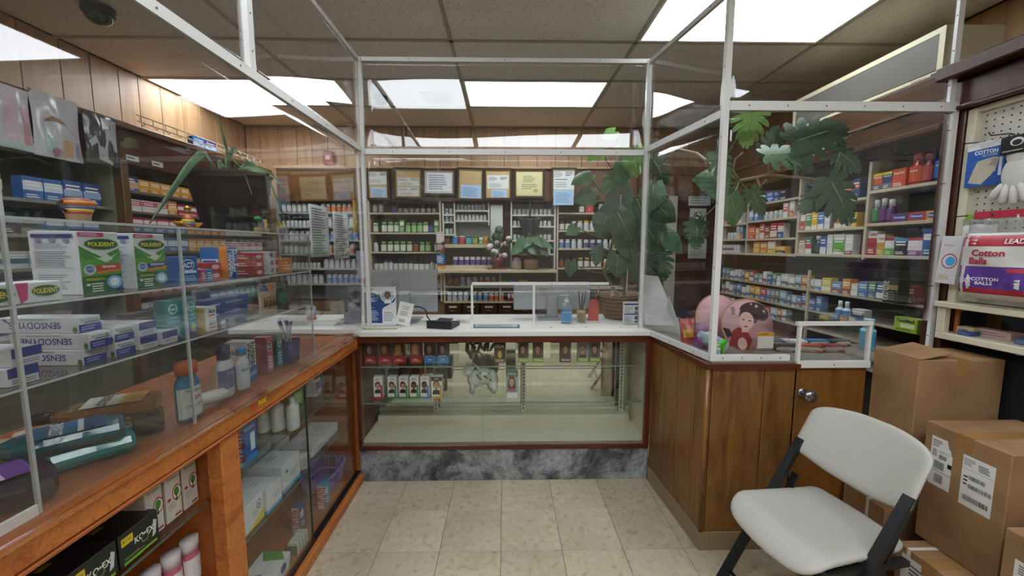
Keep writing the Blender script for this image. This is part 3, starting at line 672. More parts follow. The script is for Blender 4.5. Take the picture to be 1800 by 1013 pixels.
def cardbox(label, w, d, h, loc, rz, labels=(), tape='x', flap=None, strap=None):
    o = thing('cardboard_box', label, 'cardboard box', loc, rz, 'stacked cardboard boxes')
    bd = B()
    th = .004
    bd.bev(-w / 2, -d / 2, 0, w / 2, d / 2, h, .003); part('body', bd, CARD, o)
    if tape == 'x': part('packing_tape', B().box(-w / 2 - .0008, -.026, h - .06, w / 2 + .0008, .026, h + .0008), TAPE, o)
    if tape == 'y': part('packing_tape', B().box(-.026, -d / 2 - .0008, h - .07, .026, d / 2 + .0008, h + .0008), TAPE, o)
    f = B()
    if tape == 'x': f.box(-w / 2 + .002, -.0015, h - .001, w / 2 - .002, .0015, h + .0003)
    else: f.box(-.0015, -d / 2 + .002, h - .001, .0015, d / 2 - .002, h + .0003)
    part('flap_seam', f, M('#4c3820', .8), o)
    F = faces(w, d, h)
    for (fc, x0, z0, x1, z1, k, torn) in labels:
        pr = Print(); ship_label(pr, *F[fc], x0, z0, x1, z1, k, torn); O('shipping_label', pr.mesh('shipping_label'), o)
    if flap:
        b = B().add([(-w / 2, -d / 2, h + .001), (-w / 2 + .002, d / 2 - .02, h + .001), (-w / 2 + flap, d / 2 - .02, h + .03), (-w / 2 + flap, -d / 2 + .02, h + .02)], [(0, 1, 2, 3)])
        b.add([(p[0], p[1], p[2] + .004) for p in b.v[:4]], [(0, 1, 2, 3)]); b.add([b.v[i] for i in range(8)], [(0, 1, 5, 4), (1, 2, 6, 5), (2, 3, 7, 6), (3, 0, 4, 7)])
        part('open_flap', b, CARD, o)
    if strap: part('strap', B().box(-w / 2 - .001, strap, 0, w / 2 + .001, strap + .014, h + .001), M('#d6d6d0', .3), o)
    return o
cardbox('tall plain cardboard box with a lifted top flap, nearest the gate door', .37, .205, .665, (1.928, 1.682, .362), 0, [('left', .45, .27, .78, .37, 2, False)], 'y', .16)
cardbox('low printed brown carton under the tall cardboard box', .44, .21, .36, (1.878, 1.682, 0), 0, (), 'x', None, -.03)
cardbox('large cardboard box with two white shipping labels on its left face', .375, .275, .495, (1.912, 1.375, .302), 0, [('left', .10, .50, .38, .90, 0, True), ('left', .50, .47, .86, .86, 1, False)], 'x')
cardbox('flat cardboard box with a white strap under the labelled box', .40, .25, .30, (1.812, 1.348, 0), 0, [('left', .1, .15, .75, .9, 3, False), ('front', .02, .15, .35, .9, 3, False)], 'x', None, .07)
cardbox('cardboard box with one shipping label at the lower right, nearest the viewer', .36, .28, .57, (1.853, 1.055, 0), 0, [('left', .12, .45, .75, .85, 0, False), ('front', .12, .45, .75, .85, 0, False)], 'y')
# ================================================================ acrylic display on the left case
AX, AB, AT = -.962, -1.30, 1.555; AY0, AY1 = .22, 1.955
ac = thing('acrylic_display', 'clear three level acrylic display box standing on the orange display case', 'display box')
for ya, yb in ((AY0, .775), (.78, 1.185), (1.19, AY1)): part('front_pane', B().box(AX - .004, ya, .953, AX, yb, AT), ACRYL, ac)
part('back_pane', B().box(AB, AY0, .953, AB + .004, AY1, AT), ACRYL, ac); part('top_pane', B().box(AB, AY0, AT, AX, AY1, AT + .006), ACRYL, ac)
for y in (AY0, AY1 - .005): part('end_pane', B().box(AB + .004, y, .953, AX - .004, y + .005, AT), ACRYL, ac)
for z in (1.38, 1.215): part('shelf', B().box(AB + .004, AY0 + .005, z, AX - .004, AY1 - .005, z + .006), ACRYL, ac)
EDGE = M('#b4bab8', .2)
for y in (.7775, 1.1875, AY1): part('edge_strip', B().box(AX - .006, y - .003, .953, AX + .001, y + .003, AT), EDGE, ac)
for z in (1.383, 1.218): part('edge_strip', B().box(AX - .0005, AY0, z - .0025, AX + .0006, AY1, z + .0025), EDGE, ac)
part('edge_strip', B().box(AX - .004, AY0, AT, AX + .0006, AY1, AT + .006), EDGE, ac); part('edge_strip', B().box(AB - .001, AY0, AT, AB + .003, AY1, AT + .006), EDGE, ac)
part('base_channel', B().box(AX - .004, AY0, .953, AX + .003, .772, .975), WHITE, ac, label='white channel along the bottom front')
Z1, Z2, Z0 = 1.3865, 1.2215, .9535
G1 = 'goods in the acrylic display'
def pz(px, py, z): return at(px, py, Z=z)
def goods(k, label, px, py, z, rz=90, dx=0, grp=G1, X=None, rot=None):
    p = at(px, py, X=X) if X is not None else at(px, py, Z=z)
    return put(k, label, (p.x - dx, p.y, z), R(rz), grp, rot)
# --- denture cleanser cartons
def oval(txt, cx, cy, rx, ry, h): return [('e', cx, cy, rx * 1.06, ry * 1.12, '#b9cfae'), ('e', cx, cy, rx, ry, '#1f5a26'), ('t', txt, cx, cy, h, '#f0e23a', dict(w=rx * 1.75, bold=.03))]
def denture(nm, bar, barcol, tag_):
    fr = [('p', [(0, .78), (.15, .72), (.5, .60), (1, .74), (1, 0), (0, 0)], '#3f8a2c'), ('p', [(0, .55), (1, .60), (1, .3), (0, .25)], '#5da03b'), ('p', [(0, .28), (1, .3), (1, 0), (0, 0)], '#1f6a3a'),
          ('r', .0, .92, .62, .99, '#d2417f'), ('l', .06, .93, .5, .98, 2, '#f0d0e0')] + oval('POLIDENT', .55, .80, .42, .09, .07) + [
          ('p', [(.3, .60), (.62, .50), (.95, .66), (.62, .54)], '#e8efe0'), ('p', [(.45, .56), (.62, .66), (.8, .56), (.62, .50)], '#dfe8d2'), ('p', [(.36, .36), (.98, .40), (1, .46), (.94, .485), (.36, .45)], barcol), ('t', bar, .68, .43, .04, '#ffffff', dict(w=.5, bold=.02)), ('p', [(.36, .31), (.98, .35), (.98, .39), (.36, .355)], '#d98b2b'),
          ('e', .20, .39, .15, .085, '#c8cfd6'), ('e', .20, .40, .10, .055, '#4f74c0'), ('t', 'POWER', .20, .40, .022, '#ffffff', dict(w=.2)), ('l', .08, .21, .6, .26, 2, '#d8d83c'),
          ('e', .78, .17, .2, .11, '#7fb4de'), ('e', .78, .17, .13, .07, '#dff0fa'), ('l', .2, .02, .5, .18, 4, '#e8efe0'), ('e', .92, .04, .1, .03, '#1c2f7d'), ('t', tag_, .92, .04, .02, '#fff', dict(w=.1)) if False else ('e', .12, .15, .05, .02, '#e8efe0')]
    sd = [('r', .08, .90, .92, .955, '#2b3a86'), ('r', .07, .42, .93, .425, '#8d93b3'), ('e', .22, .86, .07, .035, '#8d93b3'), ('e', .5, .86, .07, .035, '#8d93b3'), ('e', .78, .86, .07, .035, '#8d93b3'), ('l', .12, .74, .9, .82, 3, '#9a9fb5'), ('l', .12, .45, .88, .7, 7, '#9a9fae'), ('l', .12, .08, .85, .33, 7, '#9a9fae')]
    return carton('denture_cleanser_box', .098, .115, .152, '#dfe2e6', front=fr, left=sd, top=[('r', .1, .3, .9, .7, '#3f8a2c')])
kd1 = denture('a', 'SMOKERS', '#c2382f', '84'); kd2 = denture('b', 'OVERNIGHT', '#2f3f8f', '84')
put(kd1, 'big green and white denture cleanser box with red smokers banner', (-1.07, 1.003, Z1), R(90), G1)
put(kd2, 'big green and white denture cleanser box with navy banner', (-1.07, 1.143, Z1), R(90), G1)
kd3 = carton('denture_cream_box', .15, .06, .042, '#e6e6e6', left=oval('POLIDENT', .5, .5, .42, .3, .3), front=oval('POLIDENT', .25, .5, .2, .33, .3) + [('p', [(.46, 1), (.6, 1), (.58, .2), (.5, 0)], '#d2417f')] + oval('POLIDENT', .8, .55, .17, .27, .25))
put(kd3, 'flat white denture cream box lying at the left end of top acrylic shelf', (-1.005, .80, Z1), R(90), G1)
kact = carton('mouthwash_box', .078, .05, .085, '#1565b8', front=[('e', .5, .68, .33, .22, '#e9f2fb'), ('e', .5, .68, .3, .19, '#1b5fb2'), ('t', 'ACT', .5, .68, .2, '#ffffff', dict(w=.5, bold=.04)), ('r', .3, .38, .9, .48, '#e6eefa'), ('l', .3, .08, .9, .3, 3, '#9cc6ee'), ('p', [(0, 0), (.3, 0), (0, .5)], '#3aa0dc')])
put(kact, 'bright blue small mouth care box beside the denture cleanser boxes', (-1.03, 1.262, Z1), R(90), G1)
for i, (c, y, w) in enumerate((('#b54a6c', 1.318, .022), ('#3f86c6', 1.345, .03))):
    put(carton('floss_box', w, .04, .04, c, front=[('l', .1, .2, .9, .8, 3, '#e8eef4')]), ('pink', 'sky blue')[i] + ' tiny dental floss box on the top acrylic shelf', (-1.02, y, Z1), R(90), G1)
kfx = carton('denture_adhesive_box', .045, .10, .115, '#1f74c2', front=[('r', 0, .55, 1, 1, '#1f8ad6'), ('t', 'Fixodent', .5, .5, .5, '#ffffff', dict(turn=-90, w=.85, bold=.02)), ('e', .5, .1, .3, .1, '#173a86')], left=[('r', .05, .05, .62, .62, '#d9e2ee'), ('r', .1, .4, .55, .58, '#3566b0'), ('bars', .12, .1, .5, .35, '#3a5a9a'), ('r', .66, 0, .95, 1, '#e08a2c')])
o = put(kfx, 'blue and orange denture adhesive box standing on the top acrylic shelf', (-1.06, 1.475, Z1), R(94), G1)
kred = carton('toothpaste_box', .06, .12, .030, '#a8333a', front=[('r', .06, .1, .94, .9, '#c03b40'), ('e', .5, .5, .3, .25, '#e6c7c7')], left=[('l', .1, .2, .9, .8, 2, '#e0c8c4')])
kwht = carton('toothpaste_box', .062, .12, .032, '#c9cbcf', front=[('e', .28, .5, .16, .33, '#7f858c'), ('r', .7, .1, .95, .9, '#b9343a')], left=[('l', .1, .2, .9, .8, 2, '#6f757c')])
korg = carton('toothpaste_box', .08, .12, .066, '#d98a35', front=[('l', .1, .2, .9, .8, 3, '#f0d0a0')])
n = 0
for kk, cn, y, cnt in ((kred, 'red', 1.40, 2), (kred, 'dark red', 1.60, 3), (kwht, 'silver white', 1.70, 3)):
    for j in range(cnt): put(kk, f'{cn} flat toothpaste box, {ORD[j + 1]} from the bottom of its {"low" if cnt == 2 else "high"} stack', (-1.05 - .03 * (cnt == 2), y, Z1 + j * (kk.size[2] + .0006)), R(90), G1)
put(korg, 'orange toothpaste box at the far right of the top acrylic shelf', (-1.05, 1.80, Z1), R(90), G1)
# --- toothpaste cartons, shown upside down
sl = [('t', 'SENSODYNE', .46, .5, .42, '#2b3f93', dict(turn=180, w=.72, bold=.015)), ('p', [(.95, .9), (.85, .55), (.82, .2), (.84, .5), (.90, .9)], '#2b3f93'), ('e', .045, .2, .03, .2, '#3f8a3a'), ('l', .2, .82, .8, .95, 1, '#9aa0b0')]
ks = carton('toothpaste_carton', .052, .185, .037, '#dddfe2', left=[(a if a[0] != 'l' else a) for a in [('p', [(1 - u, v) for u, v in a[1]], a[2]) if a[0] == 'p' else (('e', 1 - a[1], *a[2:]) if a[0] == 'e' else a) for a in sl]],
            front=[('t', 'SENSODYNE', .5, .78, .14, '#4a5264', dict(turn=180, w=.85)), ('r', 0, 0, 1, .52, '#26388c'), ('l', .1, .12, .9, .42, 2, '#9fb0e0'), ('p', [(.2, .58), (.9, .58), (1, .68), (.3, .68)], '#777d86')])
ks2 = carton('toothpaste_carton', .052, .185, .037, '#d6d9de', front=[('r', 0, .45, 1, 1, '#26388c'), ('l', .1, .1, .9, .35, 2, '#7f8796')], left=[('l', .1, .2, .9, .8, 3, '#b4b9c4')])
for j in range(3): put(ks, f'white toothpaste carton with upside down lettering, {("bottom", "middle", "top")[j]} of the three deep stack', (-1.09 + .014 * (j == 1) - .012 * (j == 2), .95 + .004 * j, Z2 + .038 * j), R(90), 'white toothpaste cartons')
for j in range(2): put(ks, f'white toothpaste carton in the second stack from the left, {("lower", "upper")[j]} one', (-1.085, 1.022, Z2 + .038 * j), R(90), 'white toothpaste cartons')
for j in range(2): put(ks2, f'blue ended toothpaste carton in the third stack, {("lower", "upper")[j]} one', (-1.08, 1.085, Z2 + .038 * j), R(90), 'white toothpaste cartons')
put(ks2, 'blue ended toothpaste carton lying alone beside the teal boxes', (-1.075, 1.148, Z2), R(90), 'white toothpaste cartons')
for j in range(2): put(ks2, f'blue ended toothpaste carton at the far left, {("lower", "upper")[j]} one', (-1.08, .80 + .01 * j, Z2 + .038 * j), R(90), 'white toothpaste cartons')
kt = carton('childrens_toothpaste_box', .048, .04, .118, '#2f8f92', front=[('e', .5, .78, .32, .13, '#bfe0dc'), ('e', .5, .78, .26, .10, '#2f8f92'), ('t', 'Toms', .5, .78, .08, '#eef6f4', dict(w=.7, bold=.02)), ('t', 'Toddler', .5, .55, .05, '#e6f2f0', dict(w=.8)), ('r', .1, .42, .9, .49, '#49b0d8'), ('e', .55, .2, .3, .15, '#58a9d6'), ('e', .55, .2, .18, .1, '#d8d84a'), ('p', [(0, 0), (1, 0), (.6, .1), (0, .14)], '#4a3a78')])
put(kt, 'teal toddler toothpaste box, left of the two standing ones', (-1.03, 1.20, Z2), R(84), G1); put(kt, 'teal toddler toothpaste box, right of the two standing ones', (-1.02, 1.252, Z2), R(96), G1)
ka = carton('toothpaste_box', .045, .07, .040, '#e4e1da', front=[('t', 'Aim', .5, .62, .34, '#23357f', dict(w=.8, bold=.03, shear=.2)), ('r', .2, .22, .8, .36, '#c83a30')], left=[('r', 0, 0, .9, 1, '#d8b45a'), ('l', .1, .2, .8, .8, 3, '#8a4a2a')])
for j in range(2): put(ka, f'small yellow and white toothpaste box, {("lower", "upper")[j]} of the pair', (-1.02, 1.318, Z2 + .041 * j), R(90), G1)
kb = carton('electric_toothbrush_box', .235, .06, .036, '#1d4a9a', front=[('l', .08, .3, .4, .6, 1, '#b8cbe8'), ('t', 'ADVANCE REPLACE', .62, .5, .2, '#cfe0f4', dict(w=.5)), ('r', .92, .2, 1, .8, '#2a63b8')], left=[('r', 0, 0, 1, .2, '#2a63b8')])
for j in range(2): put(kb, f'long blue toothbrush box, {("lower", "upper")[j]} of the two', (-1.09, 1.50 + .012 * j, Z2 + .016 + .037 * j), R(90), G1)
kg = carton('flat_grey_box', .20, .08, .015, '#70737e', front=[('r', .3, .05, .42, .95, '#e0e0e0'), ('r', .5, .05, .66, .95, '#e0e0e0'), ('bars', .51, .1, .65, .9, '#222222'), ('r', .72, 0, 1, 1, '#2a3f7c')])
put(kg, 'thin grey box with bar codes under the long blue boxes', (-1.07, 1.46, Z2), R(90), G1)
put(carton('wall_plug_box', .08, .05, .065, '#2a3540', front=[('l', .1, .2, .9, .8, 4, '#7d8790')]), 'dark slate box at the back of the middle acrylic shelf', (-1.22, 1.30, Z2), R(90), G1)
def pouch(name, w, h, col, seed=0, th=.02, mat=None, art=None, crinkle=.004):
    rr = random.Random(seed); ph = [rr.uniform(0, 6) for _ in range(6)]
    def fn(u, v, sg):
        x = (u - .5) * w * (1 - .05 * math.sin(math.pi * v)); e = max(0, 1 - abs(2 * u - 1) ** 3) * max(0, math.sin(math.pi * v)) ** .6
        y = sg * th / 2 * e + crinkle * (math.sin(9 * u + ph[0]) * math.sin(7 * v + ph[1]) + .5 * math.sin(17 * u + ph[2] + 5 * v)) * (.3 + e)
        return (x, y, h * v)
    b = B(); b.grid(11, 11, lambda u, v: fn(u, v, -1)); b.grid(11, 11, lambda u, v: fn(u, v, 1))
    parts = []
    if art:
        pr = Print(); F = lambda u, v, t: (lambda p: (p[0], p[1] - .0008 - t, p[2]))(fn(u, v, -1))
        for a in art:
            if a[0] == 'g':      # patch that follows the bag
                _, x0, y0, x1, y1, c = a; K = 6
                pr.k += 1; tt = .0002 * (pr.k % 9)
                for i in range(K):
                    for j in range(K):
                        q = [(x0 + (x1 - x0) * (i + p) / K, y0 + (y1 - y0) * (j + s) / K) for p, s in ((0, 0), (1, 0), (1, 1), (0, 1))]
                        pr.b.add([F(u, v, tt) for u, v in q], [(0, 1, 2, 3)], pr.mi(c))
            else: pr.k += 4; pr.draw(lambda u, v, t: F(u, v, t + .0022), w, h, [a])
        parts.append(('printed_panel', pr.mesh()))
    return Kind(name, 'bag', b.mesh(name, mat or M(col, .3)), parts, (w, th, h))
CLEARBAG = clear('clear_bag', (.92, .93, .93, 1), haze=.10, base=.05, rough=.12)
FIG = [('g', .08, .12, .92, .72, '#c9ab86')] + [q for i in range(7) for q in (('e', .17 + .11 * i, .50 + .03 * (i % 3), .035, .05, '#4a3020'), ('e', .17 + .11 * i, .49 + .03 * (i % 3), .022, .03, '#d0a383'), ('p', [(.13 + .11 * i, .22), (.22 + .11 * i, .22), (.20 + .11 * i, .45), (.15 + .11 * i, .45)], ('#5a2e22', '#3a2a20', '#2a2420')[i % 3]))] + [('t', 'original', .5, .17, .07, '#6a2f22', dict(w=.6))]
put(pouch('herbal_pouch', .12, .125, '#bfae92', 3, .03, art=[('g', .05, .76, .4, .98, '#38508e'), ('g', .45, .76, .8, .95, '#d07a3c')] + FIG), 'tan paper pouch with a row of people printed on it, on the acrylic shelf', (-1.02, 1.69, Z2), R(86), G1)
put(pouch('foil_pouch', .09, .12, '#8c9092', 5, .03, art=[('g', .1, .6, .9, .9, '#3a4a78'), ('t', 'GUM CARE', .5, .48, .1, '#3a4a78', dict(w=.85))]), 'silver dental pouch behind the long blue boxes', (-1.17, 1.52, Z2), R(90), G1)
put(pouch('brush_pouch', .1, .12, '#30363c', 6, .02, art=[('g', .3, .15, .75, .6, '#2f7f62'), ('g', .1, .75, .9, .85, '#59606a')]), 'dark pouch with green print at the end of the acrylic shelf', (-1.06, 1.86, Z2), R(80), G1)
# --- mouthwash bottles lying on the case top
def lying_bottle(label, col, capcol, labcols, loc, rz, L=.25, w=.115, hgt=.06, txt=None, tc='#1c1c22', amber=.0):
    g = clear('mouthwash_' + col, tuple(min(1, c * 1.0) for c in lin(col)[:3]) + (1,), base=.05)
    nt = g.node_tree
    m, nt2, bs, N, lk = nodemat('tinted_mouthwash_' + col); bs.inputs['Base Color'].default_value = lin(col); bs.inputs['Roughness'].default_value = .08; bs.inputs['Specular IOR Level'].default_value = .7
    bs.inputs['Coat Weight'].default_value = .5; bs.inputs['Coat Roughness'].default_value = .05
    o = thing('mouthwash_bottle', label, 'bottle', loc, rz, 'mouthwash bottles lying down')
    b = B(); sec = 12
    prof = [(0, .80, .80), (.04, 1, 1), (.30, .92, .94), (.60, .98, 1), (.74, .80, .9), (.84, .42, .6), (.90, .27, .42)]
    vs = []; fs = []
    for t, sw, sh in prof:
        for i in range(sec):
            a = 2 * math.pi * (i + .5) / sec; ca, sa = math.cos(a), math.sin(a)
            q = (abs(ca) ** 4 + abs(sa) ** 4) ** -.25
            vs.append((L * t, w / 2 * sw * ca * q, hgt / 2 + hgt / 2 * sh * sa * q))
    for j in range(len(prof) - 1):
        for i in range(sec): fs.append((j * sec + i, j * sec + (i + 1) % sec, (j + 1) * sec + (i + 1) % sec, (j + 1) * sec + i))
    fs.append(list(range(sec))); fs.append([(len(prof) - 1) * sec + i for i in range(sec)]); b.add(vs, fs)
    part('body', b, m, o)
    part('cap', B().lathe([(.016, L * .895), (.017, L * .9), (.017, L * 1.03), (.014, L * 1.04), (0, L * 1.04)], 12, (0, 0, hgt / 2), axis='x'), M(capcol, .4), o)
    pr = Print(); f = flat((L * .64, -w * .43, hgt + .0006), (-L * .52, 0, 0), (0, w * .86, 0)); f2 = flat((L * .12, -w * .43, hgt + .0006), (L * .52, 0, 0), (0, w * .86, 0))
    pr.draw(f2, L * .52, w * .86, [('r', 0, 0, 1, 1, labcols[0]), ('r', 0, 0, .32, 1, labcols[1]), ('p', [(.32, 0), (.4, 0), (.4, 1), (.32, 1)], labcols[2])] + ([('t', txt, .68, .5, .24, tc, dict(turn=90 if False else -90, w=.95, bold=.03))] if txt else []))
    O('label', pr.mesh('label'), o)
    return o
lying_bottle('purple mouthwash bottle lying at the near left end', '#2a1636', '#1b1022', ('#5a2d7d', '#6b3b8f', '#c9b6d8'), (-1.03, .86, Z0), R(243), hgt=.075)
lying_bottle('pale teal mouthwash bottle lying below the dark teal one', '#2f9a94', '#15302f', ('#45aaa4', '#2f9a94', '#5cbab2'), (-1.035, 1.06, Z0), R(232), hgt=.05)
lying_bottle('dark teal mouthwash bottle lying on top of the pale teal one', '#0c6270', '#102428', ('#2a6f9a', '#1b4f86', '#dfe8ee'), (-1.03, 1.035, Z0 + .051), R(226), hgt=.045, txt='LISTERINE', tc='#e8f0f4')
lying_bottle('brown mouthwash bottle lying at the bottom of the pile', '#3a2211', '#151210', ('#5a3a1c', '#6a4420', '#a9824a'), (-1.055, 1.185, Z0), R(222), hgt=.055)
lying_bottle('amber mouthwash bottle with yellow label lying on top of the pile', '#8a5420', '#191512', ('#e2ded2', '#c9952e', '#d7b04e'), (-1.065, 1.185, Z0 + .056), R(212), hgt=.045, txt='LISTERINE')
# --- standing bottles and boxes on the case top
def tall_bottle(name, label, col, capcol, r, h, loc, rz=90, sy=.7, neck=.5, caph=.2, art=None, lab=None, lz=(.1, .62), sh=.66, capr=None):
    return put(bottle(name, r, h, col, capcol, lab, sy=sy, neck=neck, caph=caph, lz=lz, shoulder=sh, n=18, art=art, capr=capr), label, loc, R(rz), G1)
tall_bottle('mouthwash_bottle', 'blue bottle with orange cap and white label on the case top', '#2f7ba5', '#d3622b', .042, .185, (-1.015, 1.232, Z0), sy=.62, neck=.72, caph=.2, lab='#d9dcd8', lz=(.06, .58), art=[('t', 'TheraBreath', .5, .88, .1, '#2a4f8f', dict(w=1.1)), ('t', 'FRESH', .5, .62, .13, '#c8382f', dict(w=.9, bold=.03)), ('t', 'ORAL RINSE', .5, .38, .10, '#2b4a88', dict(w=1.0, bold=.01)), ('r', .2, .08, .8, .14, '#3d9fc8')])
tall_bottle('mouthwash_bottle', 'white bottle with purple cap and purple label', '#d9d6dc', '#433a66', .036, .19, (-1.03, 1.42, Z0), sy=.6, neck=.62, caph=.26, lab='#6d6699', lz=(.18, .55), art=[('t', 'Crest', .5, .8, .16, '#e8e6f4', dict(w=.7)), ('l', .2, .1, .8, .6, 4, '#c8c4e0')])
tall_bottle('mouthwash_bottle', 'white bottle with sky blue cap and dark blue wave label', '#d8dde2', '#3a8fc4', .030, .16, (-1.02, 1.50, Z0), sy=.62, neck=.6, caph=.16, lab='#cfdbe6', lz=(.06, .64), art=[('r', 0, 0, 1, .45, '#2f6aa8'), ('t', 'biotene', .5, .75, .14, '#2b3038', dict(w=1.0, bold=.02))])
kbi = carton('mouthwash_carton', .05, .09, .165, '#d6dae0', front=[('t', 'biotene', .62, .68, .4, '#30343c', dict(turn=-90, w=.55, bold=.02)), ('p', [(0, 0), (1, 0), (1, .34), (.5, .42), (0, .30)], '#2f6aa8'), ('p', [(0, .1), (1, .16), (1, .24), (0, .2)], '#7fb2d8')], left=[('t', 'biote', .5, .75, .16, '#30343c', dict(w=.8, bold=.02)), ('p', [(0, 0), (1, 0), (1, .34), (.5, .44), (0, .30)], '#3a78b4')])
put(kbi, 'white mouthwash carton with vertical lettering and blue wave', (-1.09, 1.60, Z0), R(90), G1)
for i, (c1, c2, y) in enumerate((('#c25a72', '#8c2f48', 1.715), ('#2f8a5e', '#214f3a', 1.79))):
    kk = carton('mouthwash_carton', .045, .06, .155, c1, front=[('e', .5, .72, .36, .14, '#e8eef2'), ('e', .5, .72, .3, .11, '#202a4a'), ('t', 'ACT', .5, .72, .1, '#ffffff', dict(w=.55, bold=.04)), ('r', .15, .08, .85, .5, '#3a9ccc' if i else '#d8899a'), ('l', .2, .1, .8, .45, 4, '#eef2f4')], left=[('r', 0, 0, 1, 1, c2)])
    put(kk, ('pink', 'green and blue')[i] + ' fluoride rinse carton beside the mouthwash carton', (-1.07, y, Z0), R(90), G1)
cup = B().lathe([(.036, 0), (.038, .003), (.046, .105), (.044, .105), (.036, .006), (0, .005)], 18)
o = tag(O('toothbrush_cup', cup.mesh('toothbrush_cup', M('#4f4a78', .35)), None, (-1.04, 1.875, Z0)), 'violet plastic cup holding packaged toothbrushes', 'cup', G1)
for i, (dx, dy, a, c) in enumerate(((-.012, -.012, 10, '#cfd5dd'), (.008, .006, -8, '#e2e4e8'), (.002, .02, -20, '#c2cbd6'))):
    kk = carton('toothbrush_pack', .026, .006, .19, c, front=[('r', .3, .1, .7, .9, ('#3a6fb0', '#b03a4a', '#3f8f6a')[i]), ('r', .1, .86, .9, .98, '#3a4a7a')])
    p = put(kk, ('blue', 'red', 'green')[i] + ' striped toothbrush pack standing in the violet cup', (-1.04 + dx, 1.875 + dy, Z0 + .012), 0, G1, (0, R(a * .4), R(90))); p.rotation_euler = (R(a * .9), 0, R(90))
# white tube lying, sticker letters on the moulding, candy bag, wrapped rolls
b = B().lathe([(.012, 0), (.024, .004), (.026, .05), (.024, .085), (.004, .1), (0, .1)], 14, (0, 0, .026), axis='x', sy=.85)
tag(O('white_tube', b.mesh('white_tube', M('#d4d2cc', .4)), None, (-1.05, 1.305, Z0), (0, 0, R(60))), 'stubby white plastic bottle lying beside the orange capped bottle', 'bottle', G1)
pr = Print(); f = flat((LX + .0232, 1.365, .905), (0, .10, 0), (0, 0, .03))
pr.draw(f, .10, .03, [('t', 'ny', .2, .55, .9, '#c8502a', dict(bold=.05)), ('t', 'nog', .72, .6, .9, '#e8b72c', dict(bold=.06))])
tag(O('sticker', pr.mesh('sticker'), None), 'small orange and yellow lettering sticker on the carved orange moulding', 'sticker')
put(pouch('candy_bag', .12, .075, '#b07f2c', 8, .04, art=[('g', .1, .55, .9, .95, '#6b4a1c'), ('t', 'Werthers', .5, .74, .2, '#e8d8a0', dict(w=.7)), ('g', .1, .1, .9, .35, '#8c2f22')]), 'gold and brown candy bag behind the lying bottles', (-1.22, 1.20, Z0), R(90), G1)
for i in range(5):
    b = B().lathe([(.02, 0), (.024, .004), (.024, .06), (.02, .064), (0, .064)], 12)
    tag(O('gauze_roll', b.mesh('gauze_roll', M(('#cfc8ba', '#c2b49a')[i % 2], .7)), None, (-1.262, .90 + .055 * i, Z0)), f'small wrapped gauze roll, {ORD[i + 1]} from the left behind the lying bottles', 'gauze roll', 'gauze rolls')
# ================================================================ goods inside the orange case, far bay
G2 = 'goods inside the orange display case'
ZT1, ZT2, ZD = .661, .391, .058
kba = carton('bandage_box', .09, .05, .16, '#1f5fae', front=[('r', .55, .25, .85, .7, '#d8e6f2'), ('t', 'FLEXIBLE', .5, .85, .07, '#e8f0fa', dict(w=.85)), ('r', 0, 0, 1, .15, '#2c86cf')], left=[('r', 0, 0, 1, 1, '#dfe2e4'), ('t', 'BAND-AID', .5, .5, .5, '#c0392b', dict(turn=-90, w=.8, bold=.03)), ('e', .5, .1, .2, .05, '#c0392b')])
put(kba, 'blue bandage box with white side and red lettering on the upper glass shelf', (-1.03, 1.49, ZT1), R(90), G2)
put(carton('bandage_box', .06, .05, .13, '#1d4f96', front=[('r', .1, .6, .9, .75, '#cfe0f0'), ('l', .1, .1, .9, .5, 4, '#8fb4dc')]), 'dark blue bandage box behind the red lettered one', (-1.12, 1.575, ZT1), R(90), G2)
put(carton('bandage_box', .035, .05, .11, '#2464b4', front=[('r', .2, .3, .8, .7, '#d8e6f2')]), 'blue bandage box at the left end of the upper glass shelf', (-1.01, 1.345, ZT1), R(90), G2)
for i, (px, py) in enumerate(((465, 757), (490, 755), (516, 753))):
    k = bottle('peroxide_bottle', .034, .15, '#d6d6d2', '#e6e6e2', '#c3cdda' if i else '#c9ccd0', sy=.75, neck=.36, caph=.14, lz=(.12, .45), shoulder=.74, n=16, art=[('l', .2, .2, .8, .8, 4, '#6f86b4')])
    p = at(px, py, Z=ZT1); put(k, f'white peroxide bottle, {ORD[i + 1]} from the left on the upper glass shelf', (max(-1.40, p.x), p.y, ZT1), R(90), G2)
put(bottle('alcohol_bottle', .032, .15, '#3f9a5c', '#d6dad6', '#bcd678', sy=.7, neck=.36, lz=(.1, .5), n=14), 'green rubbing alcohol bottle with lime label inside the orange case', (-1.12, 2.06, ZT1), R(90), G2)
put(carton('gauze_box', .07, .06, .13, '#c8ccd2', front=[('r', 0, .75, 1, 1, '#2c3038'), ('r', .1, .25, .9, .6, '#7a5a94'), ('l', .1, .05, .9, .2, 2, '#6f7680')]), 'pale gauze box with dark top strip on the upper glass shelf', (-1.10, 2.19, ZT1), R(90), G2)
put(carton('tape_box', .05, .05, .1, '#8a929a', front=[('l', .1, .1, .9, .9, 5, '#3f4854')]), 'small grey box at the far end of the upper glass shelf', (-1.12, 2.29, ZT1), R(90), G2)
def medbox(label, w, d, h, y, x, z, band='#5aa6d0', extra=(), side=(), col='#d3d6d8', rz=90):
    put(carton('dressing_box', w, d, h, col, front=[('r', 0, 0, 1, .14, band), ('l', .45, .35, .9, .6, 3, '#9aa6b4')] + list(extra), left=[('r', 0, 0, 1, .14, band)] + list(side), top=[('l', .3, .4, .7, .6, 2, '#8fa0b4')]), label, (x + .03 - d / 2, y, z), R(rz), G2)
BLUEA = [('e', .78, .68, .13, .16, '#2c4a8e'), ('e', .78, .68, .10, .12, '#d8dee8'), ('p', [(.72, .62), (.78, .76), (.84, .62)], '#2c4a8e')]
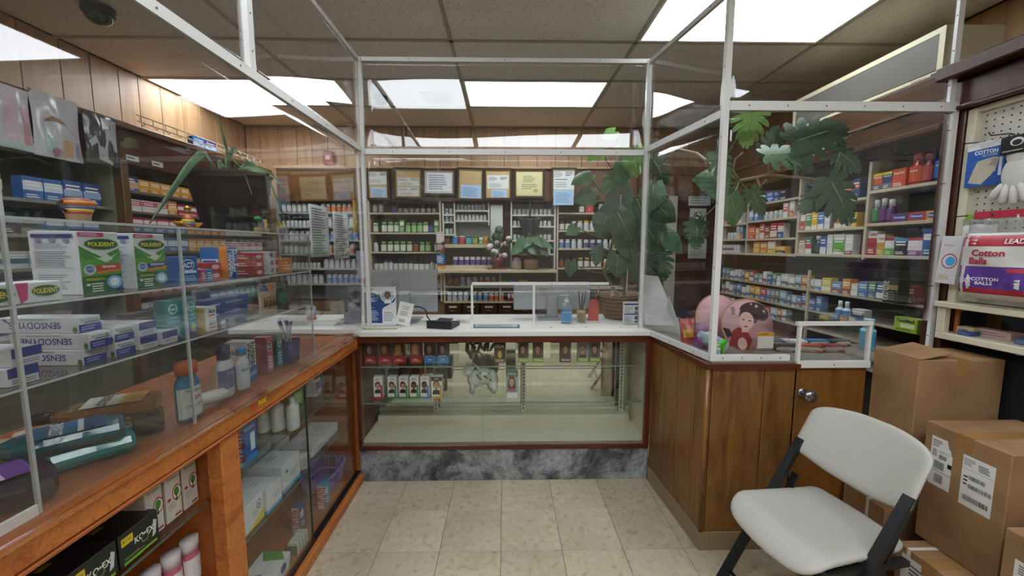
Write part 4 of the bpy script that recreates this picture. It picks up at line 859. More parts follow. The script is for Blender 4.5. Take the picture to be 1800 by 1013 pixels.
medbox('white phone printed box at the left end of the lower glass shelf', .05, .1, .12, 1.375, -1.02, ZT2, extra=[('r', .3, .35, .7, .8, '#4a5564')])
medbox('white and yellow glove box with blue oval emblem', .125, .15, .115, 1.475, -1.03, ZT2, '#d8d9da', BLUEA + [('p', [(0, 0), (1, 0), (1, .42), (.4, .1)], '#d9c63a')], side=[('e', .4, .8, .2, .12, '#2c4a8e')])
medbox('white dressing box with blue base band, beside the yellow glove box', .105, .16, .105, 1.60, -1.02, ZT2)
medbox('largest white dressing box with blue base band on the lower glass shelf', .15, .18, .13, 1.755, -1.03, ZT2, extra=[('e', .25, .7, .06, .06, '#3a86c6')])
put(bottle('tape_tin', .036, .07, '#cfcac0', '#d8d6d0', '#bfc0bc', cat='tin', neck=.98, capr=.037, caph=.18, lz=(.05, .75), shoulder=.8, n=18, flatcap=True, art=[('l', .1, .2, .9, .8, 3, '#a8443a')]), 'round white tape tin on the lower glass shelf', (-1.03, 1.905, ZT2), R(90), G2)
for j in range(2): medbox(f'flat white box with blue base, {("nearer", "farther")[j]} of two at the far end', .15, .16, .055, 2.06 + .17 * j, -1.05, ZT2 + .0, '#6aa9d2')
medbox('second layer flat white box at the far end of the lower shelf', .15, .14, .04, 2.10, -1.27, ZT2, '#a8b6c2')
medbox('plain white box behind the large dressing box', .13, .12, .10, 1.92, -1.26, ZT2, '#a8b6c2')
put(carton('glove_box', .235, .125, .07, '#d2d5d4', top=[('e', .35, .5, .1, .2, '#2c4a8e'), ('e', .35, .5, .08, .15, '#dfe4ea'), ('p', [(.8, 0), (1, .3), (1, 1), (.75, .7)], '#4f9a3c'), ('t', 'GLOVES', .6, .4, .1, '#8d949a', dict(w=.3))], front=[('e', .75, .55, .09, .28, '#2c4a8e'), ('p', [(.9, 0), (1, 0), (1, .7)], '#4f9a3c'), ('l', .1, .3, .6, .7, 3, '#a4abb0')]), 'long white and green glove box on the bottom of the orange case', (-1.04, 1.55, ZD), R(90), G2)
for j in range(4): put(carton('small_pill_box', .022, .045, .06, '#c4c8c4', front=[('r', .1, .1, .9, .9, '#dfe2de'), ('l', .2, .2, .8, .7, 4, '#7f8a84')], left=[('r', 0, 0, 1, .8, '#4a6a4c')]), f'tiny white and green box, {ORD[j + 1]} from the left in the row of four', (-1.0, 1.735 + .026 * j, ZD), R(90), 'row of four tiny boxes')
kbb = lambda c: carton('bandage_box', .07, .035, .135, c, left=[('r', 0, 0, 1, 1, '#cfc9c6'), ('t', 'BAND-AID', .5, .55, .5, '#b5443c', dict(turn=-90, w=.75, bold=.03))], front=[('l', .1, .1, .9, .4, 3, '#c8dcea'), ('r', .1, .5, .6, .8, '#dfe8ee')])
put(kbb('#3f4a80'), 'navy bandage box standing on the bottom of the orange case', (-1.06, 1.905, ZD), R(90), G2); put(kbb('#4f9fd0'), 'light blue bandage box leaning by the purple basket', (-1.02, 2.09, ZD), R(90), G2)
# purple basket
bk = thing('plastic_basket', 'purple slotted plastic basket at the far end of the orange case', 'basket', (-1.10, 2.26, ZD + .02), 0)
PUR = M('#8f76b8', .4)
def ring(s, z, n=28): return [((.095 * s) * (abs(math.cos(a)) ** .5) * (1 if math.cos(a) > 0 else -1), (.13 * s) * (abs(math.sin(a)) ** .5) * (1 if math.sin(a) > 0 else -1), z) for a in [2 * math.pi * (i + .5) / n for i in range(n)]]
part('rim', B().tube(ring(1.04, .10), .008, 8, closed=True), PUR, bk); part('band', B().tube(ring(.86, .035), .006, 6, closed=True), PUR, bk)
part('floor', B().prism([(x, y) for x, y, z in ring(.8, 0)], lambda u, v, t: (u, v, t), 0, .006), PUR, bk)
lo, hi = ring(.82, 0, 44), ring(1.02, .10, 44)
for i in range(44): part('slat', B().bar(lo[i], hi[i], .010, .004, (-lo[i][1], lo[i][0], .001)), PUR, bk)
# near bay: pads, cartons, pink tubes
kk_art = [('r', .06, .62, .34, .86, '#d8c32c'), ('t', '$1.50', .2, .74, .1, '#2c2a10', dict(w=.2)), ('t', 'KOtEX', .62, .55, .2, '#e8ece4', dict(w=.5, bold=.02)), ('e', .62, .42, .1, .12, '#5f7a3a'), ('e', .62, .44, .07, .09, '#1c1f1c'), ('p', [(.8, .25), (.9, .3), (.95, .7), (.86, .78), (.84, .5)], '#c8ccc6'), ('r', .08, .05, .92, .13, '#7ab83a'), ('l', .1, .18, .6, .26, 2, '#8aa86a')]
kx = carton('sanitary_pad_pack', .115, .16, .092, '#191b1a', rough=.3, front=kk_art, top=[('t', 'KOtEX', .6, .5, .14, '#3f443f', dict(w=.4)), ('r', .1, .45, .35, .55, '#8a8a2c')])
for i, y in enumerate((1.01, .89, .77)): put(kx, f'black pad pack with yellow price tag, {ORD[i + 1]} from the middle post, front row', (-1.075, y, .666), R(90), 'black pad packs')
for i, y in enumerate((1.03, .91)): put(kx, f'black pad pack in the back row, {("right", "left")[i]} one', (-1.25, y, .666), R(90), 'black pad packs')
put(carton('sanitary_pad_pack', .1, .15, .09, '#5a2f78', front=[('r', .1, .3, .9, .6, '#8a5aa8')]), 'purple pad pack at the left edge inside the orange case', (-1.075, .655, .666), R(90), 'purple packs')
kq = carton('white_supplement_carton', .056, .10, .155, '#cfccc4', front=[('t', 'Question', .5, .86, .07, '#5a5a58', dict(w=.75)), ('e', .72, .52, .3, .16, '#b03a5a'), ('e', .72, .52, .25, .13, '#dfe8d2'), ('e', .7, .54, .17, .09, '#4f8a2c'), ('p', [(.62, .35), (.72, .35), (.69, .5), (.65, .5)], '#4a3a2a'), ('r', .1, .42, .3, .48, '#b03a4a'), ('l', .1, .22, .7, .36, 4, '#a8a8a2'), ('r', .5, .05, .9, .09, '#8a3a4a')], right=[('r', 0, 0, .06, 1, '#6a4a2a')])
for i, y in enumerate((1.093, 1.158, 1.222)): put(kq, f'white carton printed with a green tree, {ORD[i + 1]} from the left in the row of three', (-1.07, y - .006, .666), R(90), 'white tree cartons')
kp = bottle('pink_powder_bottle', .028, .20, '#c0607c', '#cfc6c6', '#dcd8da', sy=.8, neck=.9, capr=.0285, caph=.2, lz=(.3, .7), shoulder=.78, n=18, flatcap=True, art=[('l', .2, .3, .8, .7, 3, '#8a8086')])
for i, (y, x) in enumerate(((1.215, -1.04), (1.15, -1.045), (1.085, -1.05), (1.03, -1.07))): put(kp, f'pink powder bottle with pale lid, {ORD[i + 1]} from the orange middle post', (x, y, .3505), R(90 + 6 * i), 'pink powder bottles')
# ================================================================ hair colour boxes inside the counter
def person(cx, cy, s, hair, skin, shirt, long=True, asp=1.0):
    """a small printed portrait: shoulders, hair, face"""
    a = [('p', [(cx - .95 * s, cy - 1.9 * s * asp), (cx - .8 * s, cy - 1.15 * s * asp), (cx - .3 * s, cy - .8 * s * asp), (cx + .3 * s, cy - .8 * s * asp), (cx + .8 * s, cy - 1.15 * s * asp), (cx + .95 * s, cy - 1.9 * s * asp)], shirt)]
    if long: a += [('p', [(cx - .85 * s, cy - 1.3 * s * asp), (cx + .85 * s, cy - 1.3 * s * asp), (cx + .8 * s, cy + .3 * s * asp), (cx - .8 * s, cy + .3 * s * asp)], hair)]
    a += [('e', cx, cy + .18 * s * asp, .78 * s, .9 * s * asp, hair), ('r', cx - .2 * s, cy - .95 * s * asp, cx + .2 * s, cy - .4 * s * asp, skin), ('e', cx, cy - .1 * s * asp, .52 * s, .72 * s * asp, skin),
          ('e', cx - .2 * s, cy + .02 * s * asp, .09 * s, .05 * s * asp, '#2a1c16'), ('e', cx + .2 * s, cy + .02 * s * asp, .09 * s, .05 * s * asp, '#2a1c16'), ('e', cx, cy - .45 * s * asp, .2 * s, .07 * s * asp, '#a8483f')]
    return a
def haircolor(bg, top, base, hair, skin, txt, tcol, shirt='#3a1d22', long=True, w=.072, h=.158, strip=None, toph=.18, baseh=.24, side=None):
    a = [('r', 0, 0, 1, 1, bg)] + person(.45, .60, .40, hair, skin, shirt, long, w / h * 1.15)
    a += [('r', 0, 0, 1, baseh, base)]
    if toph: a += [('r', 0, 1 - toph, 1, 1, top)]
    a += [('t', txt[0], .5, (1 - toph / 2) if toph else .12, .085, tcol, dict(w=.8, bold=.02, shear=.15))]
    if len(txt) > 1: a += [('t', txt[1], .5, baseh / 2, .07, '#f0e8e0', dict(w=.8, bold=.015))]
    if strip: a += [('r', .74, .02, .96, .62, strip)]
    return carton('hair_colour_box', w, .05, h, bg, front=a, left=[('r', 0, 0, 1, baseh, side or base)], right=[('r', 0, 0, 1, baseh, side or base)])
ZS1, ZS2 = .7505, .5115; G3 = 'hair colour boxes in the display counter'
def hb(k, px, z, label, y=2.50): p = at(px, 640, Y=y); put(k, label, (p.x, y + .025, z), R(random.uniform(-3, 3)), G3)
SK, SK2 = '#c9967c', '#7a4a34'
for i, (px, hr) in enumerate(((651, '#4a201c'), (677, '#6a2a20'), (701, '#9a6a44'), (731, '#a5603a'))):
    hb(haircolor('#4a1a20', '#3a1216', '#b02530', hr, SK, ('Creme', 'RED'), '#c8a8a0', toph=0, baseh=.3), px, ZS1, f'dark red hair colour box with long haired model, {ORD[i + 1]} on upper shelf')
for i, px in enumerate((756, 779)):
    hb(haircolor('#16181f', '#20242c', '#3f86c8', '#14110f', '#b9806a', ('PERFECT', 'Soft'), '#9aa4b0', shirt='#c9a08a', toph=.12, baseh=.3, side='#3fb0c8'), px, ZS1, f'blue and black hair straightener box, {("left", "right")[i]} one of the pair')
hb(carton('hair_colour_box', .072, .05, .165, '#2c2320', front=[('r', 0, .82, 1, 1, '#1c1614'), ('p', [(0, .9), (.2, .8), (.4, .88), (.6, .8), (.8, .88), (1, .8), (1, .98), (0, .98)], '#c99b2c'), ('t', 'OLIA', .5, .66, .12, '#efe8d8', dict(w=.85, bold=.03)), ('e', .5, .34, .18, .16, '#d8b04a'), ('r', 0, 0, 1, .18, '#6a4a3a'), ('l', .1, .04, .9, .14, 2, '#d8c8b0')]), 879, ZS1, 'black and gold hair colour box with a drop, alone beside the pane joint')
for i, (px, hr, bg) in enumerate(((920, '#3a2a28', '#5a4a48'), (946, '#4a2e28', '#56443f'), (994, '#5a2a24', '#5a3f44'), (1025, '#8a6a58', '#8a86a0'), (1046, '#2a1c1a', '#6a5a66'))):
    hb(haircolor(bg, bg, '#8fa24a' if i != 2 else '#6a3a44', hr, SK, ('Nutrisse',), '#e8e8e0', toph=0, baseh=.22, w=.068, h=.15), px, ZS1, f'hair colour box with {("olive", "olive", "maroon", "lime", "lime")[i]} base, {ORD[i + 1]} on right half of upper shelf')
for i, (px, t, b_, hr, sk) in enumerate(((663, '#dcdcd8', '#b03048', '#3a2a24', SK), (688, '#dcdcd8', '#3a8a4a', '#2c2622', SK), (708, '#dcdcd8', '#3a8a4a', '#2c2622', SK), (727, '#dcdcd8', '#3a8a4a', '#1c1614', SK2), (746, '#dcdcd8', '#3f7fc0', '#1c1614', SK2), (767, '#4a3f34', '#c89a3a', '#7a6a58', SK))):
    k = haircolor('#e2e2de', t, b_, hr, sk, ('JUST',), '#1c1c1c' if i < 5 else '#e8e0d0', shirt='#2a2c30', long=False, w=.058 if i < 5 else .07, h=.148, strip=b_, toph=.2, baseh=.1)
    k.parts[0][1].name = 'printed_panel'
    hb(k, px, ZS2, 'mens hair colour box with ' + ('crimson trim, first in the row', 'green trim, second in the row', 'green trim, third in the row', 'green trim, fourth in the row', 'blue trim, fifth in the row', 'brown and gold trim, last in the row')[i])
hb(haircolor('#8aa8a4', '#5a625e', '#dfdcd8', '#4a2a1c', '#c99a80', ('VITAL', 'KERATIN'), '#c8ccc8', shirt='#b04a7a', w=.075, h=.185, toph=.22, baseh=.2), 900, ZS2, 'tall hair colour box with wavy haired model standing alone on lower shelf')
for i, (px, c) in enumerate(((690, '#3c4a3f'), (712, '#3a3f3c'), (775, '#4a4a30'))):
    hb(carton('hair_colour_box', .07, .04, .15, c, front=[('r', .1, .3, .9, .6, '#8a8f80'), ('l', .1, .1, .9, .25, 2, '#a8ada0')]), px, ZS2, f'dark box in the back row of lower shelf, {ORD[i + 1]} from the left', 2.63)
# white figurine with dark leaf marks, script sign
CER = M('#c4c8c4', .25)
fg = thing('ceramic_figurine', 'white ceramic animal figurine with dark leaf shaped marks', 'figurine', (-.165, 2.60, ZS2), R(8))
def blob(cx, cy, cz, rx, ry, rz_, n=14, m=9):
    return B().lathe([(max(1e-6, math.sin(math.pi * i / m)), -math.cos(math.pi * i / m)) for i in range(m + 1)], n).xf(Matrix.Translation((cx, cy, cz)) @ Matrix.Diagonal((rx, ry, rz_, 1)))
bd = B().merge(blob(.02, 0, .115, .075, .05, .058)).merge(blob(.075, 0, .085, .042, .046, .075)).merge(blob(-.045, 0, .10, .05, .048, .062))
part('body', bd, CER, fg)
part('head', B().merge(blob(-.085, -.005, .155, .036, .034, .034)).merge(blob(-.105, -.03, .145, .018, .018, .014)), CER, fg)
for s in (-1, 1):
    part('ear', B().lathe([(.014, 0), (.008, .018), (0, .03)], 10).xf(Matrix.Translation((-.085 + .012 * s, .016 * s, .178))), CER, fg)
    part('leg', B().tube([(-.055, .022 * s, .09), (-.06, .024 * s, .05), (-.066, .024 * s, .008)], [.02, .015, .017], 10), CER, fg)
    part('leg', B().tube([(.08, .026 * s, .08), (.09, .03 * s, .04), (.075, .03 * s, .008)], [.028, .02, .018], 10), CER, fg)
part('tail', B().tube([(-.005, 0, .16), (-.05, .02, .2), (-.10, .02, .205), (-.125, 0, .17), (-.11, -.02, .14)][::-1], .007, 8), CER, fg)
mk = B(); rr = random.Random(3)
for i in range(14):
    a, z = rr.uniform(-2.4, -.6), rr.uniform(.06, .155); x = .02 + .075 * math.cos(a) * .9; y = -.05 * math.sqrt(max(0, 1 - ((x - .02) / .085) ** 2)) * math.sqrt(max(.2, 1 - ((z - .115) / .075) ** 2))
    th = rr.uniform(0, 3); c_, s_ = math.cos(th), math.sin(th); L_, W_ = .010, .0045
    mk.add([(x + L_ * c_, y - .004, z + L_ * s_), (x - W_ * s_, y - .0055, z + W_ * c_), (x - L_ * c_, y - .004, z - L_ * s_), (x + W_ * s_, y - .0055, z - W_ * c_)], [(0, 1, 2, 3)])
mm = part('leaf_marks', mk, M('#2c302e', .5), fg); mm['kind'] = 'stuff'
lv = B(); P_ = lambda pts: [(x * .2 - .1, 0, z * .13 + .012) for x, z in pts]
lv.tube(P_([(.05, .95), (.04, .6), (.02, .2), (.08, .05), (.2, .12), (.3, .4), (.27, .55), (.22, .4), (.27, .15), (.38, .12), (.46, .5), (.5, .62), (.54, .3), (.60, .2), (.68, .55), (.74, .62), (.74, .4), (.72, .2), (.82, .22), (.92, .5), (1.0, .6)]), [.011 + .003 * math.sin(i) for i in range(21)], 8)
tag(O('script_sign', lv.mesh('script_sign', M('#5a5748', .5)), None, (at(845, 640, Y=2.62).x, 2.66, ZS1)), 'dark handwritten style love script ornament on upper glass shelf', 'ornament')
# ================================================================ on the white countertop
ZT_ = .9825
SILVER = M('#9fa3a6', .35, .3)
def monitor(label, w, h, loc, rz, logo=True):
    o = thing('computer_monitor', label, 'monitor', loc, rz)
    part('back_shell', B().bev(-w / 2, -.018, .06, w / 2, .0, .06 + h, .006), SILVER, o); part('screen', B().bev(-w / 2, .0, .06, w / 2, .012, .06 + h, .003), BLACK, o)
    part('stand_neck', B().bev(-.04, -.045, .008, .04, -.018, .06 + h * .5, .006), SILVER, o); part('stand_base', B().bev(-.11, -.13, 0, .11, .08, .01, .003), SILVER, o)
    if logo:
        part('round_logo', B().tube([(.025 * math.cos(a), -.0185, .06 + h * .66 + .025 * math.sin(a)) for a in [2 * math.pi * i / 24 for i in range(24)]], .0018, 6, closed=True), M('#55585a', .3, .5), o).location = (-.06, 0, 0)
        pr = Print(); pr.draw(flat((-.085, -.0188, .06 + h * .66 - .02), (.05, 0, 0), (0, 0, .04)), .05, .04, [('t', 'DELL', .5, .5, .25, '#55585a', dict(w=.75, bold=.03))]); O('lettering', pr.mesh('lettering'), o)
    return o
def wx(px, y, py=540): return at(px, py, Y=y).x
x0, x1 = wx(655, 2.80), wx(770, 2.80); m1 = monitor('silver computer monitor seen from behind, left one on the back counter', x1 - x0, .30, ((x0 + x1) / 2, 2.80, ZT_), R(0)); 
x0, x1 = wx(903, 2.88), wx(1036, 2.88); m2 = monitor('silver computer monitor seen from behind, right one behind the slider window', x1 - x0, .205, ((x0 + x1) / 2, 2.88, ZT_), 0, True)
# flyer in stand
fy = thing('flyer_stand', 'white and navy flyer with a portrait in a clear stand on the counter', 'flyer', ((wx(640, 2.585) + wx(697, 2.585)) / 2, 2.585, ZT_), 0)
w, h = .215, .262
part('holder', B().box(-w / 2, 0, 0, w / 2, .003, h).box(-w / 2, 0, 0, w / 2, .07, .003), ACRYL, fy)
pr = Print(); pr.b.box(-w / 2 + .002, -.0012, .003, w / 2 - .002, -.0002, h - .002, pr.mi('#dcdfe2'))
pr.draw(flat((-w / 2 + .002, -.0014, .003), (w - .004, 0, 0), (0, 0, h - .005)), w, h, [('p', [(0, 0), (.62, 0), (.62, .5), (1, .62), (1, .52), (.62, .42), (0, .82)], '#2a4a86') if False else ('p', [(0, .06), (.58, .06), (.58, .45), (.95, .62), (1, .74), (.8, .60), (.5, .72), (.3, .83), (0, .86)], '#2c4c88'), ('p', [(.3, .83), (.5, .72), (.62, .64), (.5, .80)], '#3f8f5a'), ('e', .74, .76, .22, .17, '#eef0f2'), ('e', .74, .76, .20, .155, '#a8b4be')] + person(.74, .765, .12, '#2a1c14', '#8a5a40', '#e8e8ea', False, .85) + [('r', .56, .06, .98, .42, '#e4e6e8'), ('l', .6, .1, .94, .36, 6, '#8a929c'), ('t', 'STOP THE', .2, .78, .03, '#eef2f8', dict(w=.34)), ('l', .06, .6, .46, .72, 4, '#c8d4e8'), ('t', 'ASK US', .2, .46, .03, '#eef2f8', dict(w=.3)), ('l', .06, .12, .46, .4, 6, '#b4c4de'), ('l', .06, .91, .4, .96, 1, '#5a7ab0')])
O('flyer_sheet', pr.mesh('flyer_sheet'), fy)
k = carton('contact_card', .095, .003, .15, '#e2e2de', front=[('t', 'Contact', .5, .82, .07, '#3a3a3a', dict(w=.6, bold=.01)), ('t', 'Benefits', .5, .72, .06, '#3a3a3a', dict(w=.6, bold=.01)), ('l', .2, .4, .8, .62, 4, '#8a8a8a'), ('l', .2, .12, .8, .25, 2, '#555555')])
put(k, 'white card leaning tilted in front of the flyer stand', (wx(706, 2.565), 2.568, ZT_ + .008), 0, None, (R(-8), R(12), 0))
cb = [(-.60 + .07 * math.cos(a), 2.64 + .01 * math.sin(a), ZT_ + .062 + .055 * math.sin(a)) for a in [R(200 - 15 * i) for i in range(15)]]
cb = [(cb[0][0] - .02, 2.66, ZT_ + .006)] + cb + [(-.50, 2.62, ZT_ + .02), (-.47, 2.60, ZT_ + .012)]
tag(O('cable', B().tube(cb, .0045, 8).mesh('cable', BLACK)), 'black looped cable beside the card terminal', 'cable')
tm = thing('card_terminal', 'black card payment terminal lying on the counter', 'card terminal', (-.405, 2.545, ZT_), R(-14))
part('body', B().prism([(-.075, 0), (.075, 0), (.075, .028), (-.075, .05)], lambda u, v, t: (t, u, v), -.085, .085), M('#1b1c1f', .4), tm)
part('screen', B().box(-.05, .005, .0375, .05, .06, .0405).xf(Matrix.Rotation(R(8), 4, 'X')), M('#2f3a40', .15), tm)
for i in range(3):
    for j in range(3): part('key', B().bev(-.045 + .032 * i, -.066 + .02 * j, .028 + .003 * j, -.02 + .032 * i, -.052 + .02 * j, .037 + .003 * j, .002), M('#4a4c50', .5), tm)
tag(O('ruler', B().bev(-.11, -.014, 0, .11, .014, .004, .001).mesh('ruler', M('#b5a468', .5)), None, (-.80, 2.475, ZT_), (0, 0, R(3))), 'short yellowish wooden ruler lying at the front edge of the countertop', 'ruler')
put(carton('paper_pad', .09, .07, .03, '#dcdcd6', front=[('l', .1, .2, .9, .8, 2, '#9a9a96')]), 'small white box beside the card terminal', (-.29, 2.70, ZT_), R(-5))
cb_ = thing('counter_notice', 'green bordered laminated notice lying flat on the countertop', 'notice', (-.06, 2.545, ZT_), R(-1))
part('border', B().bev(-.155, -.05, 0, .155, .05, .005, .001), M('#3f6a4a', .4), cb_); pr = Print(); pr.draw(flat((-.138, -.04, .005), (.276, 0, 0), (0, .08, 0)), .276, .08, [('r', 0, 0, 1, 1, '#aab4bc'), ('l', .06, .1, .94, .9, 6, '#4a5a78')]); O('printed_sheet', pr.mesh('printed_sheet'), cb_)
# hand sanitiser
hs = thing('hand_sanitizer', 'clear pump bottle of hand sanitizer with blue label', 'pump bottle', (wx(996, 2.66), 2.66, ZT_), 0)
part('body', B().lathe([(.034, 0), (.038, .005), (.038, .10), (.03, .125), (.014, .138), (.014, .145)], 18, sy=.7), clear('gel_bottle', (.75, .85, .92, 1), haze=.1, base=.06), hs)
part('gel', B().lathe([(.033, .002), (.036, .006), (.036, .07), (0, .072)], 16, sy=.68), M('#7fb4d0', .2), hs)
pr = Print(); fnl = lambda u, v, t: ((.0386 + t) * math.cos(-math.pi * (.85 - .7 * u)), (.0386 + t) * .7 * math.sin(-math.pi * (.85 - .7 * u)), .02 + .075 * v)
for i in range(6): pr.b.add([fnl(i / 6, 0, 0), fnl((i + 1) / 6, 0, 0), fnl((i + 1) / 6, 1, 0), fnl(i / 6, 1, 0)], [(0, 1, 2, 3)], pr.mi('#3a86c0'))
pr.draw(fnl, .06, .075, [('t', 'SANITIZER', .5, .75, .14, '#e8f0f6', dict(w=.85)), ('r', .1, .1, .9, .4, '#cfe4f2')]); O('label', pr.mesh('label'), hs)
part('pump', B().lathe([(.016, .142), (.016, .16), (.006, .162), (.005, .185), (.012, .187), (.012, .196), (0, .198)], 12).box(-.045, -.006, .188, .0, .006, .196), M('#c8d4da', .3), hs)
cp = thing('pen_cup', 'clear cup of yellow liquid soap holding dark pens', 'cup', (wx(1022, 2.69), 2.69, ZT_), 0)
part('cup', B().lathe([(.026, 0), (.03, .004), (.034, .11), (.032, .11), (.028, .006), (0, .006)], 16), clear('cup_clear', (.9, .9, .85, 1), base=.05), cp); part('contents', B().lathe([(.027, .007), (.031, .08), (0, .08)], 16), M('#b8a662', .4), cp)
for i, (dx, tl) in enumerate(((-.008, -6), (.01, 8), (.002, 2))):
    tag(O('pen', B().tube([(0, 0, 0), (0, 0, .13), (0, 0, .14)], [.004, .004, .001], 8).mesh('pen', M(('#17181c', '#222a3c', '#2c2c30')[i], .4)), None, (wx(1022, 2.69) + dx, 2.69 + .004 * i, ZT_ + .082), (R(3 * i), R(tl), 0)), ('black', 'navy', 'dark grey')[i] + ' pen standing in the clear cup', 'pen', 'pens in the cup')
b = B().prism([(-.03, 0), (.04, 0), (.045, .12), (.02, .15), (-.01, .15), (-.03, .09)], lambda u, v, t: (u, t, v), 0, .012); b.tube([(.02, .006, .15), (.035, .006, .2), (.045, .006, .25)], .003, 6)
tag(O('red_scoop', b.mesh('red_scoop', M('#c04a44', .35)), None, (wx(1042, 2.74), 2.74, ZT_)), 'translucent red plastic scoop beside the pen cup', 'scoop')
k = carton('info_sign', .115, .004, .165, '#d6d8d6', front=[('r', .06, .86, .94, .93, '#2b4a80'), ('l', .1, .55, .6, .8, 5, '#8a9098'), ('r', .68, .66, .88, .8, '#4a5260'), ('e', .78, .58, .14, .035, '#3a5a90'), ('r', .06, .47, .94, .53, '#2b4a80'), ('r', .68, .28, .88, .42, '#4a5260'), ('e', .78, .2, .14, .035, '#3a5a90'), ('l', .1, .16, .6, .42, 5, '#8a9098'), ('l', .1, .04, .9, .12, 2, '#8a9098')])
put(k, 'white information sign with navy bars at the right end of the countertop', (wx(1110, 2.535), 2.53, ZT_), 0)
# things at the left end of the countertop
for j in range(3): tag(O('paper_stack', B().bev(-.15, -.11, 0, .15, .11, .012, .001).mesh('paper_stack', M(('#cfcfc8', '#d8d8d2', '#c6c6c2')[j], .6)), None, (-1.28 + .01 * j, 2.70, ZT_ + .0124 * j), (0, 0, R(4 * j - 4))), f'stack of white paper left of the flyer, {("bottom", "middle", "top")[j]} layer', 'paper stack', 'paper stacks')
k = carton('dark_placard', .11, .012, .18, '#23262f', front=[('r', .08, .08, .92, .5, '#2c3450'), ('e', .5, .72, .2, .12, '#8a8078')])
put(k, 'dark placard standing left of the flyer stand', (-1.04, 2.66, ZT_), R(10))
# papers taped to the inside of the left screen
def taped(label, px0, px1, y0, y1, art, X=-.903, cat='paper'):
    a, c = at(px0, (y0 + y1) / 2, X=X), at(px1, (y0 + y1) / 2, X=X); z1, z0 = at((px0 + px1) / 2, y0, X=X).z, at((px0 + px1) / 2, y1, X=X).z; w, h = c.y - a.y, z1 - z0
    fn = lambda u, v, t: (X - .006 * math.sin(math.pi * u) * (1 - v) + t, a.y + w * u, z0 + h * v)
    b = B().sheet(7, 5, lambda u, v: fn(u, v, 0), .0006); o = tag(O('paper_sheet', b.mesh('paper_sheet', M('#d4d6d4', .6)), None), label, cat, 'papers on the left screen')
    pr = Print(); pr.draw(lambda u, v, t: fn(u, v, t + .0008), w, h, art); O('printed_panel', pr.mesh(), o)
taped('long white printed list taped to left screen, nearer one', 545, 578, 362, 452, [('l', .1, .05, .9, .95, 18, '#7d8488')])
taped('long white printed list taped to left screen, farther one', 586, 613, 374, 455, [('l', .1, .05, .9, .95, 18, '#7d8488')])
taped('lavender and navy flyer taped to left screen beside the post', 627, 647, 441, 490, [('r', 0, 0, 1, 1, '#c3c0dc'), ('l', .1, .75, .9, .95, 3, '#5a5aa0'), ('r', .2, .15, .95, .65, '#34397c'), ('p', [(.3, .3), (.5, .35), (.6, .5), (.75, .4), (.9, .55), (.75, .45), (.6, .55), (.5, .4)], '#d8dcf0')])
tag(O('yellow_note', B().bev(0, 0, 0, .012, .05, .18, .001).mesh('yellow_note', M('#c9a02c', .5)), None, (-.912, 2.40, 1.60)), 'yellow packet hanging on the left screen beside the post', 'packet')
# ================================================================ shelving units and rows of goods
def shelf_unit(label, org, rz, width, depth, z0, z1, zs, ups=(), mat=None, back=None, th=.018, name='shelf_unit', top=True, lip=None):
    """local: x along the unit, front at y = 0 facing -y"""
    mat = mat or W_SHELF; o = thing(name, label, 'shelf unit', org, R(rz))
    part('back_panel', B().box(0, depth - .01, z0, width, depth, z1), back or mat, o)
    for x in (0, width - th): part('side_panel', B().box(x, 0, z0, x + th, depth - .01, z1), mat, o)
    for x in ups: part('upright', B().box(x - th / 2, 0, z0, x + th / 2, depth - .01, z1), mat, o)
    for z in zs: part('shelf', B().bev(th, 0, z - th, width - th, depth - .01, z, .002), mat, o)
    if lip:
        for z in zs: part('shelf_lip', B().box(th, -.003, z - lip, width - th, .0, z + .004), mat, o)
    return o
def row(org, rz, z, place, items, x, dy=.05, group=None, gap=.006, jit=0, mh=9):
    """items: (kind, description) placed left to right on a shelf; each label says which one"""
    from collections import Counter
    tot = Counter(d for _, d in items if d); seen = Counter(); n = sum(tot.values())
    c, s = math.cos(R(rz)), math.sin(R(rz))
    for k, d in items:
        if k is None: x += d if isinstance(d, (int, float)) else .05; continue
        w = k.size[0]; xx, yy = x + w / 2, dy + k.size[1] / 2 + random.uniform(0, jit)
        seen[d] += 1
        lab = f'{d} {place}' if tot[d] == 1 else f'{ORD[seen[d]]} {d} from left {place}'
        put(k, lab, (org[0] + xx * c - yy * s, org[1] + xx * s + yy * c, z + .0006), R(rz) + R(random.uniform(-4, 4) * (1 if jit else 0)), group or place, None, (1, 1, mh / k.size[2]) if k.size[2] > mh else None)
        x += w + gap
    return x
def rep(k, d, n): return [(k, d)] * n
def gap(w): return [(None, w)]
# kinds of small bottles
def pill(col, cap, lab, r=.026, h=.1, **a): return bottle('pill_bottle', r, h, col, cap, lab, neck=a.pop('neck', .8), capr=r * a.pop('cr', .86), caph=a.pop('caph', .2), lz=a.pop('lz', (.1, .68)), shoulder=a.pop('sh', .74), n=10, **a)
bGrn = pill('#3f6a34', '#7fae5a', '#c9d0b8', .030, .115, art=[('r', .1, .1, .9, .4, '#5a8a3f')]); bGrn2 = pill('#4a7a3a', '#5f9a48', '#8fb878', .028, .108); bGrnW = pill('#55803f', '#d0d4c8', '#b9c8a4', .03, .105)
bDrop = bottle('dropper_bottle', .024, .10, '#23201e', '#141416', '#8d8a7c', neck=.4, caph=.34, lz=(.08, .5), shoulder=.52, n=10); bDropB = bottle('dropper_bottle', .026, .12, '#2a2f5a', '#17181f', '#4a5090', neck=.4, caph=.3, lz=(.08, .5), shoulder=.55, n=10)
bDark = pill('#2b2a28', '#1a1a1c', '#bcbcb2', .026, .112, sh=.7); bDark2 = pill('#35322e', '#2a2a2c', '#cfcdc2', .03, .105); bClr = pill('#8d9190', '#2c2c30', '#b9bdba', .025, .12)
